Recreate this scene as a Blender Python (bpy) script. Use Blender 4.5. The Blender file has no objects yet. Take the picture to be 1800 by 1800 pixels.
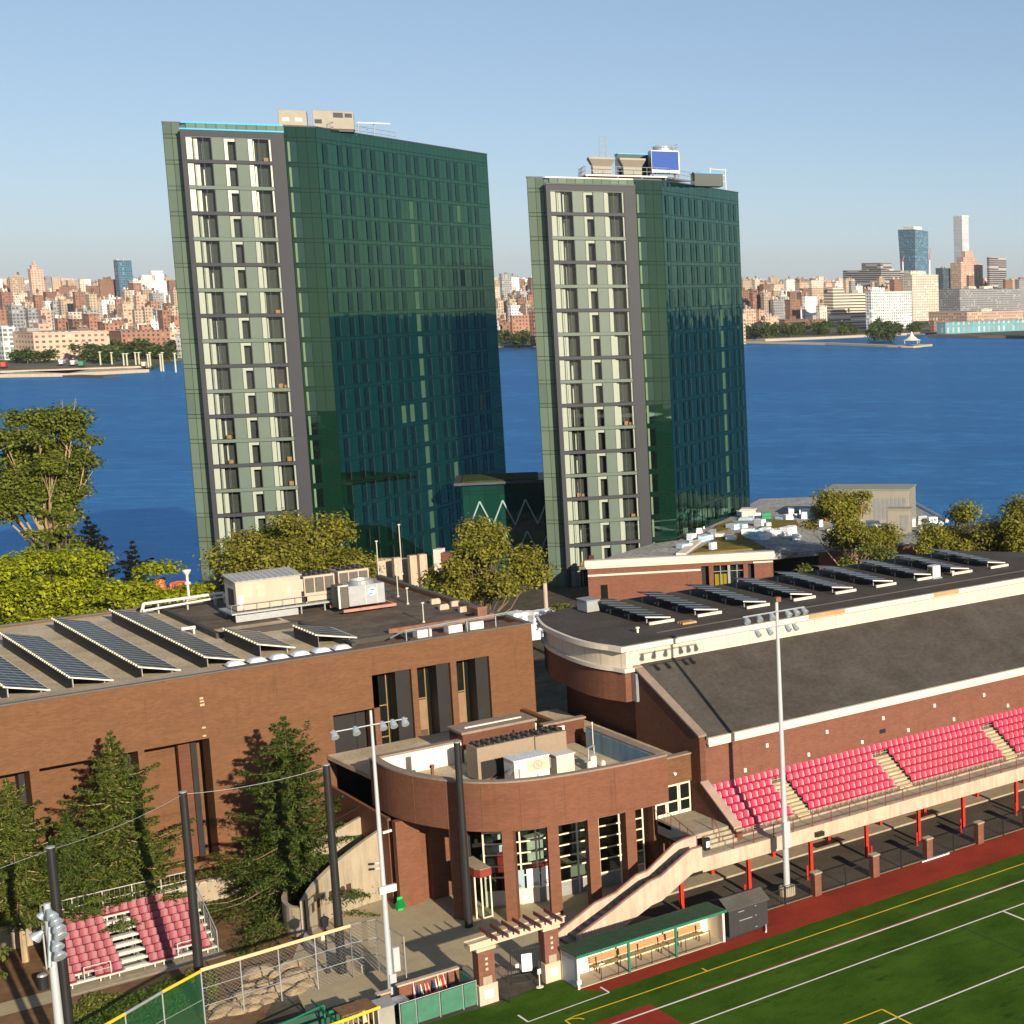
import bpy, math, random
import numpy as np
from mathutils import Vector, Matrix
R = math.radians
scene = bpy.context.scene
# ---------------------------------------------------------------- camera
F_, PX_, PY_, H_ = 2870.0, 2100.0, 900.0, 40.0
PITCH = math.atan(410 / F_); YAW = R(46.74)
cp_, sp_, cy_, sy_ = math.cos(PITCH), math.sin(PITCH), math.cos(YAW), math.sin(YAW)
cam = bpy.data.cameras.new("camera"); camo = bpy.data.objects.new("camera", cam)
scene.collection.objects.link(camo); scene.camera = camo
camo.location = (0, 0, H_); camo.rotation_euler = (R(90) - PITCH, 0, -YAW)
cam.sensor_width = 36; cam.sensor_fit = 'HORIZONTAL'; cam.lens = F_ / 1800 * 36
cam.shift_x = -(PX_ - 900) / 1800; cam.shift_y = 0
cam.clip_start = 1; cam.clip_end = 60000
# ---------------------------------------------------------------- world, sun, exposure
SUN_AZ, SUN_EL = R(184.4), R(17.8)          # azimuth of the sun clockwise from +Y
world = bpy.data.worlds.new("World"); scene.world = world; world.use_nodes = True
wn, wl = world.node_tree.nodes, world.node_tree.links
wn.clear()
sky = wn.new("ShaderNodeTexSky"); sky.sky_type = 'NISHITA'; sky.sun_disc = False
sky.sun_elevation = SUN_EL; sky.sun_rotation = SUN_AZ
sky.air_density = 0.6; sky.dust_density = 0.45; sky.ozone_density = 3.0; sky.altitude = 50
bg = wn.new("ShaderNodeBackground"); bg.inputs[1].default_value = 0.15
wo = wn.new("ShaderNodeOutputWorld"); hs_ = wn.new("ShaderNodeHueSaturation"); hs_.inputs["Saturation"].default_value = 1.04; gm_ = wn.new("ShaderNodeGamma"); gm_.inputs[1].default_value = .6
wl.new(sky.outputs[0], hs_.inputs["Color"]); wl.new(hs_.outputs[0], gm_.inputs[0]); wl.new(gm_.outputs[0], bg.inputs[0]); wl.new(bg.outputs[0], wo.inputs[0])
sl = bpy.data.lights.new("sun", 'SUN'); sl.energy = 5.0; sl.angle = R(0.5); sl.color = (1.0, 0.86, 0.66)
so = bpy.data.objects.new("sun", sl); scene.collection.objects.link(so)
sdir = Vector((math.sin(SUN_AZ) * math.cos(SUN_EL), math.cos(SUN_AZ) * math.cos(SUN_EL), math.sin(SUN_EL)))
so.rotation_euler = sdir.to_track_quat('Z', 'Y').to_euler(); so.location = sdir * 300
scene.view_settings.view_transform = 'Standard'; scene.view_settings.look = 'None'
scene.view_settings.gamma = 1; scene.view_settings.exposure = 0.62
scene.cycles.max_bounces = 6; scene.cycles.diffuse_bounces = 2; scene.cycles.glossy_bounces = 3
scene.cycles.transparent_max_bounces = 12; scene.cycles.transmission_bounces = 3
scene.cycles.caustics_reflective = False; scene.cycles.caustics_refractive = False
# ---------------------------------------------------------------- survey helpers: a sight line from the photographer's stand to a known level
def ray(u, v):
    x = (u - PX_) / F_; y = (PY_ - v) / F_; f = cp_ + y * sp_; z = -sp_ + y * cp_
    return Vector((x * cy_ + f * sy_, -x * sy_ + f * cy_, z))
def G(u, v, z=0.0):
    d = ray(u, v); t = (z - H_) / d.z; return Vector((d.x * t, d.y * t, z))
def AY(u, v, Y):
    d = ray(u, v); t = Y / d.y; return Vector((d.x * t, Y, H_ + d.z * t))
def AD(u, v, D):
    d = ray(u, v); r = d.x * cy_ - d.y * sy_; f = d.x * sy_ + d.y * cy_
    t = D / (f * cp_ - d.z * sp_); return Vector((d.x * t, d.y * t, H_ + d.z * t))
def HZ(v, p):
    f = p[0] * sy_ + p[1] * cy_; y = (PY_ - v) / F_; return H_ + (y * f * cp_ - f * sp_) / (cp_ + y * sp_)
# ---------------------------------------------------------------- mesh builder
C = scene.collection
class MB:
    def __init__(s): s.v = []; s.f = []; s.m = []
    def face(s, pts, m=0):
        n = len(s.v); s.v += [tuple(p) for p in pts]; s.f.append(tuple(range(n, n + len(pts)))); s.m.append(m)
    def box(s, x0, y0, z0, x1, y1, z1, m=0):
        if x0 > x1: x0, x1 = x1, x0
        if y0 > y1: y0, y1 = y1, y0
        if z0 > z1: z0, z1 = z1, z0
        n = len(s.v)
        s.v += [(x0,y0,z0),(x1,y0,z0),(x1,y1,z0),(x0,y1,z0),(x0,y0,z1),(x1,y0,z1),(x1,y1,z1),(x0,y1,z1)]
        for q in ((3,2,1,0),(4,5,6,7),(0,1,5,4),(1,2,6,5),(2,3,7,6),(3,0,4,7)):
            s.f.append(tuple(n + i for i in q)); s.m.append(m)
        return s
    def obox(s, p, ax, ay, az, m=0):   # oriented box: corner p and three edge vectors
        p, ax, ay, az = map(Vector, (p, ax, ay, az))
        n = len(s.v); s.v += [tuple(q) for q in (p, p+ax, p+ax+ay, p+ay, p+az, p+ax+az, p+ax+ay+az, p+ay+az)]
        for q in ((3,2,1,0),(4,5,6,7),(0,1,5,4),(1,2,6,5),(2,3,7,6),(3,0,4,7)):
            s.f.append(tuple(n + i for i in q)); s.m.append(m)
        return s
    def prism(s, poly, z0, z1, m=0, mtop=None):
        k = len(poly); n = len(s.v)
        a = sum(poly[i][0]*poly[(i+1)%k][1]-poly[(i+1)%k][0]*poly[i][1] for i in range(k))
        if a < 0: poly = poly[::-1]
        zt = z1 if hasattr(z1, '__len__') else [z1] * k
        if a < 0 and hasattr(z1, '__len__'): zt = zt[::-1]
        s.v += [(p[0], p[1], z0) for p in poly] + [(p[0], p[1], z) for p, z in zip(poly, zt)]
        s.f.append(tuple(n + i for i in range(k))[::-1]); s.m.append(m)
        s.f.append(tuple(n + k + i for i in range(k))); s.m.append(m if mtop is None else mtop)
        for i in range(k):
            j = (i + 1) % k; s.f.append((n+i, n+j, n+k+j, n+k+i)); s.m.append(m)
        return s
    def tube(s, p, q, r, r2=None, k=8, m=0, caps=True):
        p, q = Vector(p), Vector(q); d = q - p
        if d.length < 1e-6: return s
        r2 = r if r2 is None else r2
        a = d.orthogonal().normalized(); b = d.normalized().cross(a); n = len(s.v)
        for c, rr in ((p, r), (q, r2)):
            for i in range(k):
                t = 2*math.pi*i/k; s.v.append(tuple(c + a*(rr*math.cos(t)) + b*(rr*math.sin(t))))
        for i in range(k):
            j = (i+1) % k; s.f.append((n+i, n+j, n+k+j, n+k+i)); s.m.append(m)
        if caps:
            s.f.append(tuple(n+i for i in range(k))[::-1]); s.m.append(m)
            s.f.append(tuple(n+k+i for i in range(k))); s.m.append(m)
        return s
    def path(s, pts, r, k=6, m=0):
        for a, b in zip(pts, pts[1:]): s.tube(a, b, r, k=k, m=m)
        return s
    def band(s, outer, inner, z0, z1, m=0, mtop=None):  # wall strip between two plan curves
        for i in range(len(outer)-1):
            a, b, c, d = outer[i], outer[i+1], inner[i+1], inner[i]
            s.prism([a, b, c, d], z0, z1, m, mtop)
        return s
    def lathe(s, c, prof, k=16, m=0, axis=None):
        n = len(s.v); c = Vector(c)
        M = Matrix.Identity(3) if axis is None else Vector(axis).to_track_quat('Z', 'Y').to_matrix()
        for r, z in prof:
            for i in range(k):
                t = 2*math.pi*i/k; s.v.append(tuple(c + M @ Vector((r*math.cos(t), r*math.sin(t), z))))
        for j in range(len(prof)-1):
            for i in range(k):
                i2 = (i+1) % k; s.f.append((n+j*k+i, n+j*k+i2, n+(j+1)*k+i2, n+(j+1)*k+i)); s.m.append(m)
        s.f.append(tuple(n+i for i in range(k))[::-1]); s.m.append(m)
        s.f.append(tuple(n+(len(prof)-1)*k+i for i in range(k))); s.m.append(m)
        return s
    def mesh(s, name, mats):
        me = bpy.data.meshes.new(name); me.from_pydata(s.v, [], s.f)
        for m in (mats if isinstance(mats, (list, tuple)) else [mats]): me.materials.append(m)
        me.polygons.foreach_set("material_index", s.m); me.update(); return me
    def build(s, name, mats, parent=None, loc=None, rotz=0.0, bevel=0, smooth=False, world=True):
        """mesh given in world coordinates (world=True) or in the frame of loc/rotz"""
        me = s.mesh(name, mats)
        if smooth:
            me.polygons.foreach_set("use_smooth", [True]*len(me.polygons))
        o = bpy.data.objects.new(name, me); C.objects.link(o)
        if parent is not None:
            o.parent = parent
            if world:
                me.transform(WORLD(parent).inverted())
            else:
                o.location = loc or (0, 0, 0); o.rotation_euler = (0, 0, rotz)
        else:
            if world and loc is not None:
                me.transform(Matrix.Translation(-Vector(loc))); o.location = loc
            elif loc is not None:
                o.location = loc; o.rotation_euler = (0, 0, rotz)
        if bevel:
            b = o.modifiers.new("bevel", 'BEVEL'); b.width = bevel; b.segments = 1; b.limit_method = 'ANGLE'
        return o
def split_build(b, name, mats, parent, **k):
    """one object for every separate piece collected in b"""
    n = len(b.v); p = list(range(n))
    def fd(i):
        while p[i] != i: p[i] = p[p[i]]; i = p[i]
        return i
    for f in b.f:
        for q in f[1:]: p[fd(q)] = fd(f[0])
    grp = {}
    for f, m in zip(b.f, b.m): grp.setdefault(fd(f[0]), []).append((f, m))
    for fs in grp.values():
        c = MB(); mp = {}
        for f, m in fs:
            for i in f:
                if i not in mp: mp[i] = len(c.v); c.v.append(b.v[i])
            c.f.append(tuple(mp[i] for i in f)); c.m.append(m)
        c.build(name, mats, parent, **k)
def WORLD(o):
    m = Matrix.Translation(o.location) @ o.rotation_euler.to_matrix().to_4x4()
    return m if o.parent is None else WORLD(o.parent) @ m
def tag(o, label=None, cat=None, group=None, kind=None):
    if label: o["label"] = label
    if cat: o["category"] = cat
    if group: o["group"] = group
    if kind: o["kind"] = kind
    return o
def empty(name, loc, label, cat, group=None, rz=0.0):
    o = bpy.data.objects.new(name, None); C.objects.link(o); o.location = loc; o.rotation_euler = (0, 0, rz)
    o.empty_display_size = .3
    return tag(o, label, cat, group)
def copy_tree(o, parent=None):
    c = o.copy(); C.objects.link(c)
    if parent is not None: c.parent = parent
    for ch in list(o.children): copy_tree(ch, c)
    return c
# ---------------------------------------------------------------- materials
MATS = {}
def newmat(name):
    m = bpy.data.materials.new(name); m.use_nodes = True; nt = m.node_tree; nt.nodes.clear()
    out = nt.nodes.new("ShaderNodeOutputMaterial"); p = nt.nodes.new("ShaderNodeBsdfPrincipled")
    nt.links.new(p.outputs[0], out.inputs[0]); MATS[name] = m
    return m, nt, p, out
def node(nt, t, **kw):
    n = nt.nodes.new(t)
    for k, v in kw.items():
        if k.startswith('i_'): n.inputs[k[2:].replace('_', ' ')].default_value = v
        else: setattr(n, k, v)
    return n
def math_(nt, op, a, b=None, c=None):
    n = nt.nodes.new("ShaderNodeMath"); n.operation = op
    for i, x in enumerate((a, b, c)):
        if x is None: continue
        if isinstance(x, (int, float)): n.inputs[i].default_value = x
        else: nt.links.new(x, n.inputs[i])
    return n.outputs[0]
def mixc(nt, fac, a, b, blend='MIX'):
    n = nt.nodes.new("ShaderNodeMix"); n.data_type = 'RGBA'; n.blend_type = blend
    for i, x in ((0, fac), (6, a), (7, b)):
        if isinstance(x, (int, float)): n.inputs[i].default_value = x
        elif isinstance(x, tuple): n.inputs[i].default_value = (*x[:3], 1)
        else: nt.links.new(x, n.inputs[i])
    return n.outputs[2]
def noise(nt, vec, scale, detail=4, rough=.6):
    n = nt.nodes.new("ShaderNodeTexNoise"); n.inputs['Scale'].default_value = scale
    n.inputs['Detail'].default_value = detail; n.inputs['Roughness'].default_value = rough
    if vec is not None: nt.links.new(vec, n.inputs['Vector'])
    return n.outputs[0]
def ramp(nt, fac, lo, hi):
    n = nt.nodes.new("ShaderNodeMapRange"); nt.links.new(fac, n.inputs[0])
    n.inputs[1].default_value = lo; n.inputs[2].default_value = hi; n.clamp = True
    return n.outputs[0]
def mapping(nt, vec, scale=(1,1,1), rot=(0,0,0)):
    n = nt.nodes.new("ShaderNodeMapping"); nt.links.new(vec, n.inputs[0])
    n.inputs['Scale'].default_value = scale; n.inputs['Rotation'].default_value = rot
    return n.outputs[0]
def ocoord(nt): return nt.nodes.new("ShaderNodeTexCoord").outputs['Object']
def mul(c, k): return tuple(max(0, min(1, x*k)) for x in c[:3])
def bumpn(nt, h, strength, dist):
    b = nt.nodes.new("ShaderNodeBump"); b.inputs['Strength'].default_value = strength; b.inputs['Distance'].default_value = dist
    nt.links.new(h, b.inputs['Height']); return b.outputs[0]
def M(name, col, rough=.75, metal=0, var=.18, vs=1.2, bump=0., bs=30, spec=.4, stretch=(1,1,1)):
    """plain surface with a worn, blotchy variation"""
    if name in MATS: return MATS[name]
    m, nt, p, out = newmat(name); oc = ocoord(nt)
    v = mapping(nt, oc, stretch)
    a = noise(nt, v, vs, 5, .62); b = noise(nt, v, vs*9, 3, .6)
    f = math_(nt, 'ADD', math_(nt, 'MULTIPLY', a, .7), math_(nt, 'MULTIPLY', b, .3))
    f = ramp(nt, f, .32, .68)
    nt.links.new(mixc(nt, f, mul(col, 1-var), mul(col, 1+var)), p.inputs['Base Color'])
    p.inputs['Roughness'].default_value = rough; p.inputs['Metallic'].default_value = metal
    p.inputs['Specular IOR Level'].default_value = spec
    if bump: nt.links.new(bumpn(nt, noise(nt, oc, bs, 4), bump, .05), p.inputs['Normal'])
    return m
def uvz(nt):
    """wall coordinates from object space: u runs along whichever side the face looks to, v is height"""
    tc = nt.nodes.new("ShaderNodeTexCoord"); s = nt.nodes.new("ShaderNodeSeparateXYZ"); nt.links.new(tc.outputs['Object'], s.inputs[0])
    n = nt.nodes.new("ShaderNodeSeparateXYZ"); nt.links.new(tc.outputs['Normal'], n.inputs[0])
    k = math_(nt, 'GREATER_THAN', math_(nt, 'ABSOLUTE', n.outputs[0]), .7)
    u = math_(nt, 'ADD', math_(nt, 'MULTIPLY', s.outputs[1], k), math_(nt, 'MULTIPLY', s.outputs[0], math_(nt, 'SUBTRACT', 1.0, k)))
    up = math_(nt, 'GREATER_THAN', math_(nt, 'ABSOLUTE', n.outputs[2]), .7)
    return u, s.outputs[2], up, tc.outputs['Object'], k
def comb(nt, x, y, z=0.0):
    c = nt.nodes.new("ShaderNodeCombineXYZ")
    for i, q in enumerate((x, y, z)):
        if isinstance(q, (int, float)): c.inputs[i].default_value = q
        else: nt.links.new(q, c.inputs[i])
    return c.outputs[0]
def brickmat(name, col, mortar=None, stain=.22, bw=.30, bh=.1, rough=.85):
    m, nt, p, out = newmat(name); u, v, up, oc, k = uvz(nt)
    bt = nt.nodes.new("ShaderNodeTexBrick"); nt.links.new(comb(nt, u, v), bt.inputs['Vector'])
    bt.inputs['Scale'].default_value = 1; bt.inputs['Brick Width'].default_value = bw; bt.inputs['Row Height'].default_value = bh
    bt.inputs['Mortar Size'].default_value = .008; bt.inputs['Mortar Smooth'].default_value = .3
    bt.inputs['Color1'].default_value = (*mul(col, .88), 1); bt.inputs['Color2'].default_value = (*mul(col, 1.12), 1)
    bt.inputs['Mortar'].default_value = (*(mortar or mul(col, 1.15)), 1)
    st = noise(nt, mapping(nt, oc, (.35, .35, 1.6)), 1.0, 6, .65)
    st2 = noise(nt, mapping(nt, oc, (2.5, 2.5, .35)), 1.0, 4, .6)
    c = mixc(nt, ramp(nt, st, .35, .7), mul((1, 1, 1), 1-stain), (1, 1, 1))
    c = mixc(nt, 1.0, bt.outputs[0], c, 'MULTIPLY')
    c = mixc(nt, ramp(nt, st2, .55, .8), c, mixc(nt, .5, c, mul(col, .55)))
    nt.links.new(c, p.inputs['Base Color']); p.inputs['Roughness'].default_value = rough
    p.inputs['Specular IOR Level'].default_value = .25
    nt.links.new(bumpn(nt, bt.outputs[1], .25, -.01), p.inputs['Normal'])
    return m
def concrete(name, col, streak=.25, rough=.85):
    m, nt, p, out = newmat(name); oc = ocoord(nt)
    a = noise(nt, mapping(nt, oc, (3.0, 3.0, .35)), 1, 5, .65); b = noise(nt, oc, .7, 5, .6); g = noise(nt, oc, 14, 3)
    c = mixc(nt, ramp(nt, a, .45, .72), col, mul(col, 1-streak))
    c = mixc(nt, ramp(nt, b, .3, .7), mul((1,1,1), .84), (1,1,1), 'MIX') if False else mixc(nt, 1.0, c, mixc(nt, ramp(nt, b, .3, .7), (.82,.81,.80), (1,1,1)), 'MULTIPLY')
    c = mixc(nt, 1.0, c, mixc(nt, ramp(nt, g, .3, .7), (.9,.9,.9), (1,1,1)), 'MULTIPLY')
    nt.links.new(c, p.inputs['Base Color']); p.inputs['Roughness'].default_value = rough; p.inputs['Specular IOR Level'].default_value = .25
    return m
def gravel(name, col, col2, scale=9, rough=.95):
    m, nt, p, out = newmat(name); oc = ocoord(nt)
    a = noise(nt, oc, scale, 6, .8); b = noise(nt, oc, .35, 5, .6)
    c = mixc(nt, ramp(nt, a, .35, .65), col2, col)
    c = mixc(nt, 1.0, c, mixc(nt, ramp(nt, b, .35, .65), (.7,.68,.64), (1,1,1)), 'MULTIPLY')
    nt.links.new(c, p.inputs['Base Color']); p.inputs['Roughness'].default_value = rough; p.inputs['Specular IOR Level'].default_value = .2
    nt.links.new(bumpn(nt, a, .5, .03), p.inputs['Normal'])
    return m
def glassmat(name, tint=(.6,.7,.7), refl=(.9,.95,1), ior=1.5, dark=None):
    """window glass: see-through (or near-black inside when dark is set) with a mirror film"""
    m = bpy.data.materials.new(name); m.use_nodes = True; nt = m.node_tree; nt.nodes.clear(); MATS[name] = m
    out = nt.nodes.new("ShaderNodeOutputMaterial"); mx = nt.nodes.new("ShaderNodeMixShader"); nt.links.new(mx.outputs[0], out.inputs[0])
    fr = nt.nodes.new("ShaderNodeFresnel"); fr.inputs[0].default_value = ior; nt.links.new(fr.outputs[0], mx.inputs[0])
    if dark is None:
        t = nt.nodes.new("ShaderNodeBsdfTransparent"); t.inputs[0].default_value = (*tint, 1)
    else:
        t = nt.nodes.new("ShaderNodeBsdfDiffuse"); t.inputs[0].default_value = (*dark, 1)
    g = nt.nodes.new("ShaderNodeBsdfGlossy"); g.inputs[0].default_value = (*refl, 1); g.inputs[1].default_value = .02
    nt.links.new(t.outputs[0], mx.inputs[1]); nt.links.new(g.outputs[0], mx.inputs[2])
    return m
def panelglass(name, base, refl, ior, px=1.5, pz=3.05, joint=.05, wav=.0, wsc=(.5,.5,.12), tilt=.004, rough=.02, jcol=(.01,.015,.013), band=.48, base2=None):
    """curtain wall of coloured panels: joints every px metres, a double line at every floor"""
    m = bpy.data.materials.new(name); m.use_nodes = True; nt = m.node_tree; nt.nodes.clear(); MATS[name] = m
    out = nt.nodes.new("ShaderNodeOutputMaterial"); mx = nt.nodes.new("ShaderNodeMixShader")
    fr = nt.nodes.new("ShaderNodeFresnel"); fr.inputs[0].default_value = ior
    d = nt.nodes.new("ShaderNodeBsdfDiffuse"); g = nt.nodes.new("ShaderNodeBsdfGlossy"); g.inputs[0].default_value = (*refl, 1); g.inputs[1].default_value = rough
    u, v, up, oc, k = uvz(nt)
    fu = math_(nt, 'FRACT', math_(nt, 'DIVIDE', u, px)); fv = math_(nt, 'FRACT', math_(nt, 'DIVIDE', v, pz))
    j1 = math_(nt, 'LESS_THAN', fu, joint/px); j2 = math_(nt, 'LESS_THAN', fv, joint*1.3/pz)
    j3 = math_(nt, 'MULTIPLY', math_(nt, 'GREATER_THAN', fv, band/pz), math_(nt, 'LESS_THAN', fv, (band+joint*1.3)/pz))
    j = math_(nt, 'MAXIMUM', math_(nt, 'MAXIMUM', j1, j2), j3)
    cell = comb(nt, math_(nt, 'FLOOR', math_(nt, 'DIVIDE', u, px)), math_(nt, 'FLOOR', math_(nt, 'DIVIDE', v, pz)), k)
    wn_ = nt.nodes.new("ShaderNodeTexWhiteNoise"); nt.links.new(cell, wn_.inputs[0])
    c = mixc(nt, wn_.outputs[0], mul(base, .85), mul(base2 or base, 1.15))
    c = mixc(nt, j, c, jcol); nt.links.new(c, d.inputs[0])
    # panel-to-panel tilt and pillowing of the panes
    geo = nt.nodes.new("ShaderNodeNewGeometry"); sub = nt.nodes.new("ShaderNodeVectorMath"); sub.operation = 'SUBTRACT'
    nt.links.new(wn_.outputs[1], sub.inputs[0]); sub.inputs[1].default_value = (.5,.5,.5)
    sc = nt.nodes.new("ShaderNodeVectorMath"); sc.operation = 'SCALE'; nt.links.new(sub.outputs[0], sc.inputs[0]); sc.inputs['Scale'].default_value = tilt*2
    ad = nt.nodes.new("ShaderNodeVectorMath"); ad.operation = 'ADD'; nt.links.new(geo.outputs['Normal'], ad.inputs[0]); nt.links.new(sc.outputs[0], ad.inputs[1])
    nrm = ad.outputs[0]
    if wav:
        b = nt.nodes.new("ShaderNodeBump"); b.inputs['Strength'].default_value = 1; b.inputs['Distance'].default_value = wav
        nt.links.new(noise(nt, mapping(nt, oc, wsc), 1, 2, .5), b.inputs['Height']); nt.links.new(nrm, b.inputs['Normal']); nrm = b.outputs[0]
    nt.links.new(nrm, g.inputs['Normal']); nt.links.new(nrm, fr.inputs['Normal'])
    fac = math_(nt, 'MULTIPLY', fr.outputs[0], math_(nt, 'SUBTRACT', 1.0, math_(nt, 'MULTIPLY', j, .8)))
    nt.links.new(fac, mx.inputs[0]); nt.links.new(d.outputs[0], mx.inputs[1]); nt.links.new(g.outputs[0], mx.inputs[2]); nt.links.new(mx.outputs[0], out.inputs[0])
    return m
def facade(name, wall, win=(.05,.06,.07), px=3.2, pz=3.4, fw=.5, fh=.5, roof=(.25,.23,.21), rough=.8, lit=.12):
    """wall with a regular grid of window openings, for buildings across the river"""
    m, nt, p, out = newmat(name); u, v, up, oc, k = uvz(nt)
    oi = nt.nodes.new("ShaderNodeObjectInfo")
    fu = math_(nt, 'FRACT', math_(nt, 'DIVIDE', u, px)); fv = math_(nt, 'FRACT', math_(nt, 'DIVIDE', v, pz))
    wu = math_(nt, 'LESS_THAN', math_(nt, 'ABSOLUTE', math_(nt, 'SUBTRACT', fu, .5)), fw/2)
    wv = math_(nt, 'LESS_THAN', math_(nt, 'ABSOLUTE', math_(nt, 'SUBTRACT', fv, .5)), fh/2)
    w = math_(nt, 'MULTIPLY', wu, wv)
    cell = comb(nt, math_(nt, 'FLOOR', math_(nt, 'DIVIDE', u, px)), math_(nt, 'FLOOR', math_(nt, 'DIVIDE', v, pz)), oi.outputs['Random'])
    wn_ = nt.nodes.new("ShaderNodeTexWhiteNoise"); nt.links.new(cell, wn_.inputs[0])
    wc = mixc(nt, math_(nt, 'GREATER_THAN', wn_.outputs[0], 1-lit), win, mul(wall, 1.25))
    wc = mixc(nt, ramp(nt, wn_.outputs[0], 0, .8), mul(win, .5), wc)
    st = noise(nt, mapping(nt, oc, (.03, .03, .08)), 1, 4)
    wl_ = mixc(nt, ramp(nt, st, .35, .65), mul(wall, .86), mul(wall, 1.06))
    hs = nt.nodes.new("ShaderNodeHueSaturation"); nt.links.new(wl_, hs.inputs['Color'])
    nt.links.new(math_(nt, 'ADD', .82, math_(nt, 'MULTIPLY', oi.outputs['Random'], .36)), hs.inputs['Value'])
    c = mixc(nt, w, hs.outputs[0], wc); c = mixc(nt, up, c, roof)
    nt.links.new(c, p.inputs['Base Color']); p.inputs['Specular IOR Level'].default_value = .3
    nt.links.new(math_(nt, 'SUBTRACT', rough, math_(nt, 'MULTIPLY', w, .5)), p.inputs['Roughness'])
    return m
# ================================================================ materials used in several places
BR = brickmat("brick_red", (.155, .073, .036), stain=.14)
BR2 = brickmat("brick_brown", (.135, .055, .033), stain=.14)
BR3 = brickmat("brick_orange", (.182, .074, .048), mortar=(.22,.11,.075), stain=.12)
BRR = brickmat("brick_drum", (.175, .073, .042), stain=.12)
CAP = concrete("coping_stone", (.30, .235, .19), .2)
CONC = concrete("concrete", (.42, .355, .26), .28)
CONCL = concrete("concrete_light", (.56, .45, .34), .3)
PAVE = concrete("paving", (.45, .375, .245), .12)
WHT = M("white_paint", (.66, .61, .54), .55, var=.06, vs=.8)
WHTP = M("white_panel", (.66, .585, .49), .5, var=.05, vs=.4)
GALV = M("galvanised_steel", (.42, .44, .45), .42, metal=.5, var=.12, vs=3)
STEEL = M("grey_steel", (.30, .31, .32), .45, metal=.4, var=.15)
DKM = M("black_steel", (.018, .018, .02), .45, var=.2)
REDM = M("red_steel", (.42, .028, .012), .45, var=.2, vs=3)
MARO = M("maroon_steel", (.16, .03, .03), .5, var=.25, vs=3)
ROOFD = gravel("dark_membrane", (.098, .086, .077), (.060, .053, .048), 3.0)
ROOFG = gravel("gravel_roof", (.68, .57, .41), (.37, .31, .22), 5)
BLK = M("black_void", (.012, .011, .012), .6, var=.3)
WINW = M("window_frame_cream", (.80, .70, .52), .5, var=.05)
GREENM = M("green_steel", (.012, .16, .09), .45, var=.15)
TAN = M("tan_sheet_metal", (.27, .25, .20), .5, var=.1, vs=.8)
BEIGE = M("beige_sheet_metal", (.47, .38, .30), .5, var=.07, vs=.6)
RUST = M("rusty_steel", (.19, .09, .055), .8, var=.4, vs=2)
DIRT = gravel("soil", (.25, .15, .078), (.14, .082, .045), 1.6)
# ================================================================ ground
def W(r, f): return (r*cy_ + f*sy_, -r*sy_ + f*cy_)
def sheet(name, poly, z, mat, thick=0, label=None):
    b = MB()
    if thick: b.prism(poly, z-thick, z, 0)
    else: b.face([(p[0], p[1], z) for p in poly])
    o = b.build(name, mat); tag(o, kind="structure"); return o
# terrain: one sheet, level campus then a bank down to the river
edge = [W(-260, 190), W(-150, 207), W(-118, 214), W(-104, 232), W(-78, 262), W(-50, 262), W(-30, 268), W(60, 272), W(300, 300)]
inner = [W(-420, -60), W(-150, -60), W(0, -60), W(80, -60), W(160, -60), W(260, -60), W(420, -60), W(560, -60), W(800, -60)]
b = MB(); n = len(edge)
low = []
for (x, y) in edge:
    r = x*cy_-y*sy_; f = x*sy_+y*cy_; low.append(W(r*1.02, f+34))
for i in range(n-1):
    b.face([(*inner[i], -.02), (*inner[i+1], -.02), (*edge[i+1], -.02), (*edge[i], -.02)])
    b.face([(*edge[i], -.02), (*edge[i+1], -.02), (*low[i+1], -22), (*low[i], -22)])
TERR = gravel("bank_and_yard", (.13, .11, .085), (.06, .055, .04), .8)
tag(b.build("ground", TERR), kind="structure")
# paved yard, soil bed
sheet("pavement", [(27.9, 90.6), (40.2, 90.6), (40.4, 88.25), (200, 88.25), (200, 95.2), (53, 95.2), (53, 112), (37.5, 112), (33.2, 108), (29.5, 100.2)], .004, PAVE)
ASP = gravel("asphalt", (.12, .10, .078), (.08, .068, .055), 6)
sheet("road", [(50.5, 88.6), (200, 88.6), (200, 95.15), (47, 95.15)], .008, ASP)
b = MB(); b.box(46, 95.2, -.02, 200, 96.95, .12); tag(b.build("walkway", CONC), kind="structure")
sheet("soil_bed", [(-60, 94.2), (16, 94.2), (26.5, 94.6), (29.5, 100.2), (33.2, 108), (36, 110), (36, 117.9), (-60, 117.9)], .006, DIRT)
sheet("footpath", [(-60, 106.2), (17.9, 105.6), (27.9, 105.6), (27.9, 107.2), (17.9, 107.6), (-60, 108.4)], .012, PAVE)
# turf with drawn lines
m, nt, p, out = newmat("turf"); oc = ocoord(nt)
a = noise(nt, oc, .22, 6, .7); bb = noise(nt, oc, 9, 4, .7); cc = noise(nt, mapping(nt, oc, (.06, .9, 1)), 1, 3)
f = math_(nt, 'ADD', math_(nt, 'MULTIPLY', a, .6), math_(nt, 'MULTIPLY', bb, .4))
col = mixc(nt, ramp(nt, f, .40, .58), (.024, .062, .004), (.056, .114, .011))
col = mixc(nt, ramp(nt, noise(nt, mapping(nt, oc, (.5, 1.4, 1)), 1, 5, .75), .55, .66), col, (.022, .050, .005))
nt.links.new(col, p.inputs['Base Color']); p.inputs['Roughness'].default_value = .9; p.inputs['Specular IOR Level'].default_value = .05
nt.links.new(bumpn(nt, noise(nt, oc, 25, 3), .5, .04), p.inputs['Normal'])
TURF = m
sheet("sports_field", [(-60, 20), (200, 20), (200, 84.4), (41.15, 84.4), (40.1, 85.75), (40.0, 88.15), (36.45, 87.35), (30.6, 87.9), (-60, 87.9)], .010, TURF)
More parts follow.
